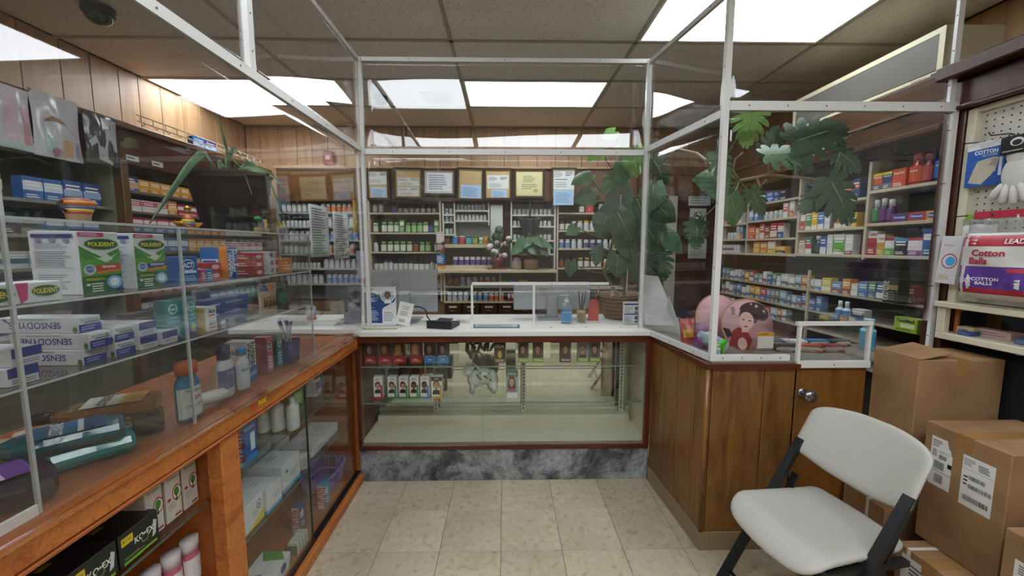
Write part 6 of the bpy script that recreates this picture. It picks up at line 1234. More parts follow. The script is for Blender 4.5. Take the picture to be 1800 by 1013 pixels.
rrow(2.89, 1.625, 'on middle shelf, second bay of right shelving', [(bx(.045, .11, '#d2cdc4', (.0, .6, '#b5402f')), 'white and red box'), (bx(.05, .115, '#d0ccc0', (.2, .9, '#4a8a3f')), 'white and green box'), (bx(.05, .12, '#d2a82c', (.0, .25, '#d8d4c8')), 'yellow box'), (bx(.05, .115, '#3a78b8', (.0, .3, '#d8d4c8')), 'blue and white box'), (bx(.045, .1, '#c9c9cc'), 'plain white box'), (bottle('brown_bottle', .014, .12, '#5a4a40', '#8a8078', None, n=10), 'thin brown bottle'), (bx(.055, .105, '#d0cabd', (.3, .8, '#c8602a')), 'white and orange box'), (bx(.06, .09, '#bcb8ae'), 'beige box'), (bx(.04, .09, '#c8a42c', (.3, .6, '#3a3a3a')), 'small yellow box')], .005)
rrow(2.89, 1.455, 'on bottom shelf, second bay of right shelving', [(bx(.06, .115, '#c2b09a', (.7, 1, '#8a5a3a')), 'tan box'), (bx(.055, .12, '#3a6a5a', (.3, .6, '#b03040'), (0, .3, '#c8c8c4')), 'green red and white box'), (liq('#20242a', '#2a4a3a', '#d8d8d4', .032, .125), 'black bottle with white cap'), (bx(.05, .12, '#2f5a9a', (0, .4, '#c8cdd4')), 'blue and silver box'), (bx(.045, .13, '#c9ccc8'), 'tall silver white box'), (bx(.085, .13, '#c8cac2', (.1, .7, '#5a9a34')), 'wide green and white box'), (bx(.055, .125, '#d2d0ca', (.0, .2, '#8a3a5a')), 'white syrup box with maroon foot')], .006)
rrow(3.50, 1.87, 'on top shelf, third bay of right shelving', gap(.12) + [(bx(.08, .09, '#2f78b8', (.5, .8, '#a8d0e8')), 'bright blue box'), (bx(.08, .085, '#2a6aac', (.2, .4, '#a8d0e8')), 'mid blue box'), (bx(.06, .08, '#345a8a'), 'slate blue box'), (bx(.07, .08, '#2a3244', txt='Zicam'), 'dark blue box')], .01)
rrow(3.50, 1.73, 'on second shelf, third bay of right shelving', [(bx(.05, .11, '#2f70b0', (.3, .7, '#c8d8e8')), 'blue box'), (bx(.045, .11, '#3f86c0', (.3, .7, '#c8d8e8')), 'light blue box')] + gap(.05) + rep(bWhtS, 'small white pill bottle', 4) + [(bx(.05, .11, '#d0cfc8', (.4, .8, '#c86a5a')), 'white and coral box'), (bx(.05, .12, '#c8c2b8', (0, .4, '#b86a4a')), 'white and rust box')], .02)
rrow(3.50, 1.575, 'on third shelf, third bay of right shelving', [(bx(.09, .11, '#b8382c', (.3, .6, '#d8803a')), 'red and orange box'), (bx(.05, .09, '#c8a08a'), 'peach box'), (bx(.06, .12, '#b84a3a', (.0, .4, '#d0c8b8')), 'red topped box'), (bx(.06, .1, '#8a4a3a'), 'brown box'), (bx(.08, .12, '#a8303c', (.1, .5, '#d0cac0')), 'crimson box'), (bx(.07, .115, '#c8c4c0', (.0, .4, '#2a4a8a'), (.8, 1, '#b03040')), 'white blue and red box')], .006)
rrow(3.50, 1.45, 'on bottom shelf, third bay of right shelving', gap(.08) + [(bx(.085, .095, '#cf8a34', (.2, .5, '#d8b060')), 'orange box'), (bx(.085, .095, '#c9813a', (.5, .8, '#d8b060')), 'amber box'), (bx(.09, .115, '#d8d0c0', (.0, .35, '#c9a82c'), (.85, 1, '#b02f3a')), 'white and yellow box'), (bx(.11, .06, '#d2a42c', (.1, .4, '#3a3a3c')), 'flat yellow box')], .008)
rrow(3.90, 1.72, 'on top shelf, far bay of right shelving', [(bx(.05, .12, '#b04a6a'), 'pink box'), (bx(.05, .13, '#c8687a', (.3, .6, '#e0d0d0')), 'rose box'), (bx(.05, .12, '#3f7ab8', (.3, .6, '#d8dde4')), 'sky box'), (bx(.06, .1, '#c8c4bc'), 'white box')], .02)
rrow(3.90, 1.578, 'on middle shelf, far bay of right shelving', gap(.06) + rep(bWhtS, 'small pale bottle', 3) + [(bx(.05, .12, '#c8c4b8', (.5, .8, '#8a8a84')), 'pale tall box'), (bx(.04, .12, '#4a8ab0', (.0, .4, '#d87a3a')), 'blue and orange box')], .012)
rrow(3.90, 1.45, 'on bottom shelf, far bay of right shelving', rep(bx(.042, .075, '#c8c6c4', (.3, .7, '#7a4a6a')), 'white and plum box', 4) + rep(bx(.045, .075, '#b8bcc0'), 'silver box', 2), .004)
# lower shelving
lu = thing('wall_shelving', 'lower grey medicine shelving on the right wall, under the cream shelving', 'shelf unit', RO, R(-90))
part('back_panel', B().box(0, .24, .05, RW, .25, 1.43), M('#3c3a34', .7), lu)
ZLO = (1.20, 1.058, .93, .78)
for z in ZLO: part('shelf', B().bev(0, .0, z - .012, RW, .24, z, .002), M('#9a927e', .5), lu)
part('upright', B().box(rx(2.74), -.005, .75, rx(2.74) + .014, .01, 1.34), CRS, lu)
for i in range(2): part('hook_rail', B().box(.05, .225, 1.28 + .07 * i, RW - .05, .24, 1.295 + .07 * i), M('#5a4434', .6), lu)
pal = ['#c9cbc8', '#b4bcc4', '#5f86b0', '#c8c2b4', '#8fa8b8', '#c48a4a', '#3f6a8a', '#d0d0cc', '#9a4a4a', '#c9b03a', '#6a8a6a', '#7f8790']
nm = {'#c9cbc8': 'white', '#b4bcc4': 'silver', '#5f86b0': 'blue', '#c8c2b4': 'ivory', '#8fa8b8': 'pale blue', '#c48a4a': 'tan orange', '#3f6a8a': 'deep blue', '#d0d0cc': 'bright white', '#9a4a4a': 'brick red', '#c9b03a': 'mustard', '#6a8a6a': 'sage green', '#7f8790': 'grey'}
rr = random.Random(21)
kcache = {}
def small(c, w, h, acc):
    k = (c, w, h, acc)
    if k not in kcache: kcache[k] = bx(w, h, c, (.1, .4, acc)); kcache[k].name = 'small_medicine_box'
    return kcache[k]
for z, pn, hh in ((1.20, 'upper lower-unit shelf, right wall', .095), (1.058, 'second lower-unit shelf, right wall', .105), (.93, 'third lower-unit shelf, right wall', .085)):
    items = []; x = 0
    while x < (1.9 if z > 1.1 else (1.25 if z > 1.0 else .9)):
        c = rr.choice(pal); w = rr.choice((.045, .06, .075)); items.append((small(c, w, hh * rr.choice((.8, 1, 1.05)), rr.choice(('#d8d4c8', '#4a6a9a', '#8a4a4a', '#3f5f52'))), nm[c] + (' slim', ' small', ' wide')[(.045, .06, .075).index(w)] + ' box')); x += w + .008
    rrow(3.88, z, 'on ' + pn, items, .006, .01)
kn = carton('nasal_rinse_box', .12, .06, .075, '#8fa83a', front=[('t', 'NeilMed', .5, .8, .26, '#1d2a1a', dict(w=.85, bold=.03)), ('r', .3, .3, .9, .6, '#c8d0a0'), ('l', .1, .08, .9, .25, 2, '#4a5a1c')]); put(kn, 'lime green nasal rinse box with dark lettering', (2.12, 1.985, 1.0586), R(-90), GR)
put(carton('black_medicine_box', .085, .06, .13, '#1d1d20', front=[('r', .25, .55, .95, .75, '#8a7a4a'), ('t', 'extreme', .14, .5, .3, '#d8d8d4', dict(turn=90, w=.8)), ('l', .3, .1, .9, .5, 4, '#6a665a')]), 'black box with gold print near the right end of lower shelving', (2.12, 2.08, 1.2006), R(-90), GR)
kb_ = bottle('eye_drop_bottle', .022, .11, '#c8d0d8', '#e0e2e4', '#4a86b8', neck=.45, caph=.35, lz=(.05, .5), shoulder=.55, n=12)
for i, y in enumerate((2.40, 2.35)): put(kb_, f'white and blue squeeze bottle, {("left", "right")[i]} of two on lower shelving', (2.10, y, 1.0586), R(-90), GR)
put(bx(.08, .075, '#b8bcc0', (.2, .7, '#3a4a5a')), 'grey contact lens box beside the squeeze bottles', (2.12, 2.27, 1.0586), R(-90), GR)
sp = bottle('saline_spray', .034, .165, '#8fc4d8', '#b8d4de', '#4a9ab8', sy=1, neck=.62, caph=.3, lz=(.12, .6), shoulder=.66, n=16); put(sp, 'light blue saline spray can standing behind the pass through box', (1.93, 2.02, .9585), R(-60))
rk = random.Random(4)
for i, (c, d) in enumerate((('#1f2024', 'black'), ('#a8502c', 'rust orange'), ('#8a2f34', 'dark red'), ('#2f5a86', 'steel blue'), ('#c8cdd0', 'white'), ('#3a6a94', 'blue'), ('#2a2c30', 'charcoal'))):
    kk = bx(.11, .035, c, (.3, .7, '#c8c0b0' if i != 4 else '#8a9098')); put(kk, f'{d} flat box lying on the counter behind the pass through box', (1.47 + .12 * (i % 3) + .02 * (i // 3), 1.99 + .035 * (i // 3), .9585 + (.036 if i >= 5 else 0) * 0), R(rk.uniform(-20, 20)), 'flat boxes behind the pass through box') if i < 3 else put(kk, f'{d} flat box lying on the counter behind the pass through box', (1.47 + .125 * (i - 3), 2.10, .9585), R(rk.uniform(-15, 15)), 'flat boxes behind the pass through box')
# ================================================================ air conditioner
ACX = 2.20
a_ = thing('air_conditioner', 'long beige wall air conditioner with dark slatted grille, high on the right', 'air conditioner', (ACX, 2.56, 2.365))
BEI = M('#c2bb9c', .5)
b = B().ring(-.52, 0, .52, .24, .028, 0, .30, fn=lambda x, y, z: (y, x, z)); part('housing', b, BEI, a_)
part('grille_back', B().box(.02, -.495, .035, .29, .495, .215), M('#34322e', .6), a_)
for i in range(40): part('slat', B().box(.002, -.495, .038 + .0044 * i, .018, .495, .0402 + .0044 * i), M('#84817a', .45), a_)
part('control_strip', B().box(-.002, -.52, -.0, .0, .52, .03), BEI, a_); part('display', B().box(-.004, -.50, .008, -.002, -.47, .022), BLACK, a_)
pr = Print(); pr.draw(flat((-.0025, -.36, .004), (0, -.10, 0), (0, 0, .026)), .10, .026, [('t', 'FRIEDRICH', .5, .5, .45, '#6a6656', dict(w=.9))]); O('lettering', pr.mesh('lettering'), a_)
# ================================================================ pegboard bay at the right edge
PX = 2.11
pg = thing('pegboard_bay', 'white pegboard bay with dark brown header and cream shelf, far right', 'pegboard', (0, 0, 0))
PEGM = M('#c9c5b8', .5)
part('board', B().box(PX, .75, 1.255, PX + .008, 1.765, 2.10), PEGM, pg)
hl = B()
for i in range(36):
    for j in range(31): hl.box(PX - .0006, 1.745 - .0285 * i, 1.275 + .0275 * j, PX + .0004, 1.751 - .0285 * i, 1.281 + .0275 * j)
h_ = part('peg_holes', hl, M('#2a2824', .8), pg); h_['kind'] = 'stuff'
part('edge_frame', B().bev(PX - .03, 1.765, 1.245, PX + .02, 1.80, 2.115, .004), CREAM, pg); part('edge_frame', B().bev(PX - .02, .75, 2.095, PX + .02, 1.80, 2.12, .004), CREAM, pg)
part('dark_column', B().bev(2.074, 1.802, .0, 2.14, 1.895, 2.17, .004), W_DARK, pg)
part('header', B().bev(2.06, .70, 2.125, 2.12, 1.87, 2.25, .004), W_DARK, pg); part('header_cap', B().bev(1.985, .70, 2.255, 2.14, 1.87, 2.315, .006), W_DARK, pg); part('header_bead', B().bev(2.045, .70, 2.118, 2.075, 1.87, 2.138, .005), W_DARK, pg)
part('wall_above', B().box(2.12, .70, 2.0, 2.14, 1.87, 2.33), W_DARK, pg)
part('shelf', B().bev(2.02, .75, 1.225, 2.13, 1.80, 1.25, .003), CREAM, pg); part('shelf', B().bev(2.04, .75, 1.075, 2.40, 1.80, 1.105, .003), CREAM, pg); part('post', B().bev(2.04, 1.765, 1.105, 2.07, 1.80, 1.225, .003), CREAM, pg); part('post', B().bev(2.085, 1.75, 1.105, 2.10, 1.763, 1.225, .002), ORANGE_P, pg); part('cubby_back', B().box(2.40, .75, 1.07, 2.41, 1.83, 1.25), M('#2c3036', .6), pg)
part('lower_panel', B().box(2.195, .75, .0, 2.21, 1.80, 1.07), W_DARK, pg)
for (c, w, y, x, t, z) in (('#c2b894', .06, 1.72, 2.11, 'cream', .035), ('#c4a4a0', .13, 1.655, 2.15, 'dusty pink', .035), ('#2f4f90', .05, 1.705, 2.09, 'blue', .02), ('#3a5aa0', .06, 1.52, 2.12, 'royal blue', .025)):
    put(carton('small_box', w, .05, z, c, front=[('l', .1, .2, .9, .8, 2, '#8a7a70')]), f'{t} little box in the cubby under the pegboard', (x, y, 1.1056), R(-90 + 6), 'boxes in the pegboard cubby')
cl_ = thing('black_cloth', 'black cloth hanging under the cream pegboard shelf', 'cloth', (0, 0, 0))
part('drape', B().sheet(30, 12, lambda u, v: (2.15 - .012 * math.sin(26 * u) * (1 - .4 * v) - .015 * (1 - v), 1.795 - .95 * u, .10 + .965 * v - .02 * math.sin(math.pi * u)), .004), M('#141518', .85), cl_)
for y in (1.79, 1.55): part('clip', B().bev(2.115, y - .008, 1.055, 2.135, y + .008, 1.068, .002), M('#2f8ac8', .4), cl_)
def hook(y, z, L=.10): return B().tube([(PX, y, z), (PX - .02, y, z + .004), (PX - L, y, z - .004), (PX - L - .012, y, z + .01)], .0028, 6)
for i, (y, z) in enumerate(((1.735, 1.955), (1.645, 1.965), (1.74, 1.64), (1.60, 1.63))):
    tag(O('peg_hook', hook(y, z).mesh('peg_hook', M('#4a4640', .4, .6)), None), ('steel peg hook carrying the blue glove pack', 'steel peg hook carrying the white knitted gloves', 'steel peg hook carrying the green topped bag', 'steel peg hook carrying the big cotton ball bag')[i], 'hook', 'peg hooks')
kgl = carton('glove_pack', .125, .014, .19, '#2457a8', front=[('p', [(0, .82), (1, .86), (1, 1), (0, 1)], '#d6d8d6'), ('t', 'COTTON', .5, .76, .09, '#eef0f2', dict(w=.6, bold=.03)), ('t', 'GLOVES', .6, .68, .05, '#dfe4ea', dict(w=.4)), ('p', [(.1, .1), (.45, .04), (.78, .3), (.85, .6), (.72, .62), (.5, .6), (.3, .56), (.2, .36)], '#b9b2a0'), ('p', [(.6, .45), (.72, .6), (.82, .56), (.8, .4)], '#9a9484'), ('p', [(.5, 0), (.95, 0), (.95, .25), (.75, .3)], '#1d4a94'), ('r', .86, .2, .94, .6, '#c8d0da')])
put(kgl, 'blue cotton glove pack hanging on the pegboard', (2.075, 1.703, 1.765), R(-90 + 8), 'packs on the pegboard')
# knitted gloves
gv = thing('knitted_gloves', 'white knitted gloves with a black header card on the pegboard', 'gloves', (2.05, 1.575, 1.68), R(-90))
WK = M('#cfcdc8', .85)
part('palm', B().merge(blob(0, 0, .115, .05, .018, .075, 14, 10)).merge(blob(.0, 0, .19, .042, .016, .05, 12, 8)), WK, gv)
for i, (x, l, a) in enumerate(((-.048, .055, -28), (-.024, .075, -10), (.0, .08, 0), (.024, .072, 9))):
    q = R(a); part('finger', B().tube([(x * .8, 0, .075), (x + math.sin(q) * l * .5, 0, .075 - l * .5), (x + math.sin(q) * l, 0, .078 - l), (x + math.sin(q) * l * 1.06, 0, .076 - l * 1.06)], [.014, .0145, .013, .004], 10), WK, gv)
part('finger', B().tube([(.042, 0, .12), (.066, -.004, .09), (.075, -.006, .055), (.076, -.006, .05)], [.015, .014, .012, .004], 10), WK, gv)
part('header_card', B().bev(-.05, -.022, .195, .06, .02, .265, .003), M('#17171a', .4), gv); pr = Print(); pr.draw(flat((-.05, -.0222, .195), (.11, 0, 0), (0, 0, .07)), .11, .07, [('e', .5, .62, .2, .24, '#d0d0cc'), ('e', .5, .58, .14, .16, '#17171a'), ('l', .1, .1, .9, .2, 1, '#c8c8c4')]); O('printed_panel', pr.mesh(), gv)
# cotton bags
def puff(name, w, h, th, mat, seed):
    rr_ = random.Random(seed); ph = [rr_.uniform(0, 6) for _ in range(4)]
    def fn(u, v, s): 
        e = (max(0, 1 - abs(2 * u - 1) ** 4)) ** .6 * (max(0, 1 - abs(2 * v - 1) ** 5)) ** .6
        return ((u - .5) * w, s * th / 2 * e * (.85 + .12 * math.sin(11 * u + ph[0]) * math.sin(9 * v + ph[1])) , h * v)
    b = B(); b.grid(22, 20, lambda u, v: fn(u, v, -1)); b.grid(22, 20, lambda u, v: fn(u, v, 1)); return b, fn
cbg = thing('cotton_ball_bag', 'large bag of cotton balls with red and purple print on the pegboard', 'bag', (2.015, 1.545, 1.285), R(-90 + 4))
b, fn = puff('bag', .29, .275, .11, None, 2); part('bag', b, M('#d2d0cc', .45), cbg)
pr = Print()
def patch(pr, fn, x0, y0, x1, y1, c, t, K=8):
    for i in range(K):
        for j in range(K):
            q = [(x0 + (x1 - x0) * (i + p) / K, y0 + (y1 - y0) * (j + s) / K) for p, s in ((0, 0), (1, 0), (1, 1), (0, 1))]; vs = []
            for u, v in q: p_ = fn(u, v, -1); vs.append((p_[0], p_[1] - t, p_[2]))
            pr.b.add(vs, [(0, 1, 2, 3)], pr.mi(c), True)
for a_r in ((.05, .80, .98, .96, '#a82a3c', .001), (.05, .17, .90, .50, '#5a3a8c', .001), (.05, .09, .90, .17, '#a8283a', .001), (.62, .42, .92, .48, '#b03a50', .002)): patch(pr, fn, *a_r)
Fp = lambda u, v, t: (lambda p: (p[0], p[1] - .004 - t, p[2]))(fn(u, v, -1))
pr.draw(Fp, .27, .27, [('t', 'LEADER', .72, .87, .07, '#f0e8e8', dict(w=.45, bold=.02)), ('t', 'Cotton', .40, .70, .10, '#a82a3c', dict(w=.6, bold=.03)), ('t', 'Balls', .30, .58, .10, '#a82a3c', dict(w=.5, bold=.03)), ('t', '100', .16, .28, .08, '#f0ecf4', dict(w=.2)), ('t', 'COTTON', .40, .31, .05, '#f0ecf4', dict(w=.3, bold=.02)), ('t', 'BALLS', .39, .25, .05, '#f0ecf4', dict(w=.26, bold=.02))])
O('printed_panel', pr.mesh(), cbg); part('top_seal', B().sheet(8, 4, lambda u, v: ((u - .5) * .27, .004 * math.sin(20 * u), .262 + .085 * v), .002), CLEARBAG, cbg); part('header_strip', B().box(-.12, -.004, .335, .135, .004, .365), M('#b02f48', .4), cbg)
cs = thing('cotton_square_bag', 'green topped clear bag of cotton hanging behind the cotton ball bag', 'bag', (2.07, 1.695, 1.36), R(-90 + 5))
b, fn = puff('bag', .12, .24, .03, None, 4); part('bag', b, M('#c9cac6', .4), cs); part('header_strip', B().box(-.05, -.003, .262, .06, .003, .285), M('#7ab034', .4), cs); part('top_seal', B().sheet(5, 3, lambda u, v: ((u - .5) * .12, .003 * math.sin(15 * u), .235 + .03 * v), .002), CLEARBAG, cs)
pk = carton('cotton_pad_pack', .075, .03, .215, '#d0ced0', front=[('t', 'Cotton', .4, .82, .04, '#b04a6a', dict(w=.6)), ('e', .55, .48, .38, .16, '#b03a5c'), ('e', .55, .48, .33, .135, '#d8d4d8'), ('e', .6, .48, .24, .10, '#4aa8d8'), ('l', .15, .08, .7, .2, 3, '#b8a86a')])
put(pk, 'white cotton pad pack with blue cloud print, tilted beside the cotton bags', (2.035, 1.768, 1.335), 0, 'packs on the pegboard', (0, R(4), R(-82)))
# ================================================================ on the wood counter, behind the screen
def fan(label, c, r, tilt, rz, art, name='round_fan'):
    o = thing(name, label, 'fan', c, (R(tilt), 0, R(rz)))
    part('disc', B().lathe([(r, 0), (r, .004), (0, .004)], 40, axis='y').xf(Matrix.Diagonal((1, -1, 1, 1))), M('#c99aa0', .5), o); part('rim', B().tube([(r * math.cos(a), -.002, r * math.sin(a)) for a in [2 * math.pi * i / 40 for i in range(40)]], .003, 6, closed=True), M('#b08a58', .4), o)
    pr = Print(); pr.draw(flat((-r, -.0045, -r), (2 * r, 0, 0), (0, 0, 2 * r)), 2 * r, 2 * r, art); O('printed_picture', pr.mesh('printed_picture'), o)
LADY = [('e', .7, .35, .22, .12, '#b8848c'), ('e', .3, .6, .2, .1, '#d0a4a8'), ('p', [(.12, .12), (.2, .38), (.32, .46), (.5, .40), (.58, .2), (.5, .02), (.3, .03)], '#8a1f2c'), ('p', [(.02, .45), (.15, .42), (.2, .3), (.1, .25)], '#241a1c'), ('e', .62, .80, .25, .14, '#3a2a30'), ('e', .55, .68, .2, .17, '#3a2a30'), ('e', .80, .70, .13, .13, '#3f2e34'), ('p', [(.38, .36), (.52, .36), (.54, .5), (.4, .52)], '#dcb4ac'), ('e', .49, .58, .145, .17, '#e2bcb2'), ('e', .43, .60, .035, .012, '#2a1c1e'), ('e', .55, .58, .035, .012, '#2a1c1e'), ('e', .47, .47, .04, .016, '#b03a44'), ('e', .70, .86, .03, .03, '#c8c0c8'), ('e', .84, .76, .025, .025, '#c8c0c8'), ('e', .60, .9, .02, .02, '#c8c0c8'), ('e', .38, .14, .09, .12, '#dcb4ac'), ('l', .20, .7, .28, .85, 5, '#5a3a40')]
fan('pink round paper fan printed with a lady in a red dress', (1.262, 2.0, 1.097), .135, -12, 0, LADY)
fan('plain pink round paper fan standing behind the printed one', (1.185, 2.13, 1.102), .14, -14, 8, [('l', .6, .3, .8, .45, 3, '#8a5a60')])
k = carton('promo_card', .078, .003, .092, '#d8d6d0', front=[('r', 0, .8, 1, 1, '#d8962c'), ('r', 0, 0, 1, .14, '#3a2c40'), ('t', 'CHECK OUT THIS DEAL', .5, .07, .06, '#e0d8d0', dict(w=.9)), ('l', .2, .86, .8, .94, 1, '#6a4a1c')]); put(k, 'white promo card with orange top taped low inside the front screen', (1.262, 1.846, .9995 - .0005), 0)
o = thing('green_clip', 'bright green plastic clip toy beside the screen corner post', 'toy', (1.06, 1.90, .9585), R(20)); GC = M('#4ac82c', .35)
part('body', B().bar((-.03, 0, .02), (.05, 0, .075), .02, .02), GC, o); part('grip', B().bar((.0, 0, .04), (-.005, 0, .0), .016, .016, (0, 1, 0)), GC, o); part('grip', B().bar((.025, 0, .055), (.035, 0, .0), .014, .014, (0, 1, 0)), GC, o)
put(bottle('small_white_bottle', .016, .065, '#c8ccce', '#dcdedf', '#b0bcc8', n=12), 'tiny white bottle at the screen corner post', (1.045, 1.88, .9585))
tag(O('pale_blue_bottle', bottle('x', .035, .16, '#a8b8c4', '#8a9aa8', None, n=14).body, None, (1.12, 1.945, .972 + .02), (0, R(-62), 0)), 'pale blue bottle leaning behind the green clip', 'bottle')
for i, (x, y, c, t, a) in enumerate(((1.025, 2.12, '#b03a34', 'glossy red and gold', -8), (1.06, 2.06, '#8a4a86', 'shiny purple', 8), (1.09, 2.17, '#3f9a8c', 'teal', 18))):
    k = pouch('gift_pouch', .09, .15 - .02 * i, c, 30 + i, .03, art=[('g', .2, .3, .8, .6, ('#d8a83a', '#c890c8', '#a8d8d0')[i])], crinkle=.008); put(k, f'{t} gift pouch at the left corner behind the side screen', (x, y, .9585), 0, 'gift pouches', (R(-6), R(a), R(-30)))
tag(O('dark_basket', B().lathe([(.05, 0), (.07, .005), (.085, .07), (.08, .07), (.065, .01), (0, .01)], 16).mesh('dark_basket', M('#26242a', .6)), None, (.99, 2.28, .9825)), 'dark bowl behind the side screen next to the gift pouches', 'bowl') if False else None
bd = tag(O('white_board', B().add([p + Vector((0, e, 0)) for e in (0, .005) for p in (at(1133, 571, Y=2.47), at(1194, 573, Y=2.40), at(1157, 486, Y=2.56), at(1130, 483, Y=2.60))], [(0, 1, 2, 3), (7, 6, 5, 4), (0, 4, 5, 1), (1, 5, 6, 2), (2, 6, 7, 3), (3, 7, 4, 0)]).mesh('white_board', M('#b4b5b2', .5))), 'large pale grey board leaning behind the side screen', 'board')
tag(O('folded_paper', B().prism([(0, .16), (.0, .24), (.26, .0), (.235, -.0)], lambda u, v, t: (t, -u, v), 0, .002).mesh('folded_paper', M('#c4c4c2', .6)), None, (.985, 2.42, .9586), (0, R(10), R(8))), 'folded white paper leaning low against the side screen', 'paper')
# back right corner: brown partition, no smoking sign, small wire shelf
pt = thing('brown_partition', 'dark brown wooden partition with pale jamb in the back right corner', 'partition', (0, 0, 0))
part('panel', B().box(1.86, 4.28, 0, 2.40, 4.32, 2.2), W_DARK, pt); part('jamb', B().bev(1.76, 4.26, 0, 1.86, 4.33, 2.05, .004), M('#a8a596', .5), pt); part('jamb', B().bev(1.50, 4.26, 0, 1.56, 4.33, 2.2, .004), M('#6a7a5c', .5), pt); part('header', B().box(1.45, 4.27, 2.05, 2.40, 4.33, 2.36), W_MID, pt); part('door_leaf', B().box(1.57, 4.36, 0, 1.755, 4.40, 2.05), W_MID, pt)
k = carton('no_smoking_sign', .18, .004, .24, '#b9b9b0', front=[('e', .5, .66, .26, .2, '#2c2c2c'), ('e', .5, .66, .21, .16, '#b9b9b0'), ('p', [(.3, .78), (.34, .82), (.7, .55), (.66, .51)], '#2c2c2c'), ('r', .28, .63, .66, .68, '#2c2c2c'), ('t', 'NO SMOKING', .5, .28, .10, '#2c2c2c', dict(w=.85, bold=.02)), ('l', .2, .1, .8, .2, 1, '#5a5a56')]); put(k, 'grey no smoking sign on the dark partition', (2.09, 4.276, 1.68))
put(carton('notice_sheet', .2, .003, .26, '#a8a8a0', front=[('l', .1, .1, .9, .9, 9, '#7a7a74')]), 'pale notice sheet below the no smoking sign', (2.10, 4.277, 1.38)); put(carton('notice_sheet', .24, .003, .16, '#b0b4b0', front=[('l', .1, .1, .9, .9, 5, '#7a7a74')]), 'pale notice sheet above the no smoking sign', (2.10, 4.277, 1.95))
# ================================================================ big monstera and its vine
pl = thing('monstera_plant', 'tall climbing monstera in a basket with a vine trailing to the right', 'plant', (0, 0, 0))
PO = Vector((.845, 2.86, .9825))
part('basket_pot', B().lathe([(.10, 0), (.11, .01), (.14, .17), (.145, .18), (.125, .18), (.115, .14), (0, .14)], 20, PO), M('#6a4a30', .8), pl)
for i in range(6): part('basket_band', B().tube([(PO.x + (.113 + .0052 * i) * math.cos(a), PO.y + (.113 + .0052 * i) * math.sin(a), PO.z + .02 + .028 * i) for a in [2 * math.pi * k / 28 for k in range(28)]], .006, 6, closed=True), M('#7a5a3c', .8), pl)
def P3(px, py, y): return at(px, py, Y=y)
trunk = [PO + Vector((0, 0, .14)), P3(1062, 480, 2.86), P3(1078, 420, 2.84), P3(1082, 360, 2.82), P3(1080, 300, 2.8), P3(1088, 250, 2.8)]
part('trunk', B().tube(trunk, [.012, .012, .011, .009, .007, .005], 8), STEM, pl); part('trunk', B().tube([PO + Vector((.03, 0, .14)), P3(1100, 470, 2.8), P3(1125, 400, 2.74), P3(1140, 340, 2.70), P3(1150, 300, 2.66)], [.011, .011, .01, .008, .006], 8), STEM, pl)
rr = random.Random(9)
def twig(a, b_, r=.0045, sag=.03):
    a, b_ = Vector(a), Vector(b_); m = (a + b_) / 2 + Vector((0, 0, -sag)); part('petiole', B().tube([a, a.lerp(m, .6), m.lerp(b_, .4), b_], r, 6), STEM, pl)
# (leaf centre px, py, depth, size in px, direction of its tip on the picture in degrees, tone)
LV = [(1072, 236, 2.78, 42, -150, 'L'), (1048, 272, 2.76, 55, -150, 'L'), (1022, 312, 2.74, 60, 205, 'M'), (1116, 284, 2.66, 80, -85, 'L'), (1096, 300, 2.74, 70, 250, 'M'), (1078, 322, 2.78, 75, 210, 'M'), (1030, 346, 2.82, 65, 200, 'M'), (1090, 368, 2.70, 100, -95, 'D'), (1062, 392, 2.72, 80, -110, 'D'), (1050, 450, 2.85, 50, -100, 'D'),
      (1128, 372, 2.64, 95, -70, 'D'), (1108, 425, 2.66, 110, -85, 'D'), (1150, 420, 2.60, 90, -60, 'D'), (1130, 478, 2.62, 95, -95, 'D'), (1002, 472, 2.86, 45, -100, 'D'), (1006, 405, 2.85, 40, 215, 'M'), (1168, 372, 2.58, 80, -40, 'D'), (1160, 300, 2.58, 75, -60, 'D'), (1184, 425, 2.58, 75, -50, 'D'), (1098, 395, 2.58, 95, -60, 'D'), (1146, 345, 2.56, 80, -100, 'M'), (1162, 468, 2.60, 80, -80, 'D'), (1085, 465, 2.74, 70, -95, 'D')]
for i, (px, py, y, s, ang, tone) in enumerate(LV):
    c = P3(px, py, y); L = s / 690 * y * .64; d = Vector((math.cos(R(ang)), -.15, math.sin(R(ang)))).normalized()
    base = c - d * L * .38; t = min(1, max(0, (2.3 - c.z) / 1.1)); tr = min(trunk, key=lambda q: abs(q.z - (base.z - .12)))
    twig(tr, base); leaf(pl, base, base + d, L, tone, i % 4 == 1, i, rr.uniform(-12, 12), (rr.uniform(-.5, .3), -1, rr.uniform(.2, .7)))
vine = [P3(1150, 300, 2.66), P3(1190, 262, 2.5), P3(1225, 270, 2.35), P3(1262, 300, 2.2), P3(1300, 318, 2.1), P3(1350, 308, 2.08), P3(1400, 312, 2.08), P3(1460, 318, 2.08)]
part('vine', B().tube(vine, [.007, .009, .009, .010, .010, .009, .007, .004], 8), BARK, pl)
for i, pts in enumerate(([(1300, 318, 2.1), (1288, 300, 2.08), (1292, 280, 2.06), (1306, 268, 2.05)], [(1330, 310, 2.09), (1336, 330, 2.07), (1348, 315, 2.05)], [(1350, 308, 2.08), (1385, 282, 2.06), (1420, 250, 2.05), (1450, 232, 2.03)])): part('aerial_root', B().tube([P3(*q) for q in pts], [.007, .006, .005, .004][:len(pts)], 7), BARK, pl)
for i in range(2): part('support_wire', B().tube([P3(1380 + 20 * i, 300, 2.08), P3(1470, 250 - 8 * i, 2.1), P3(1590 + 20 * i, 192, 2.14)], .0015, 5), M('#b0b0a8', .4, .5), pl)
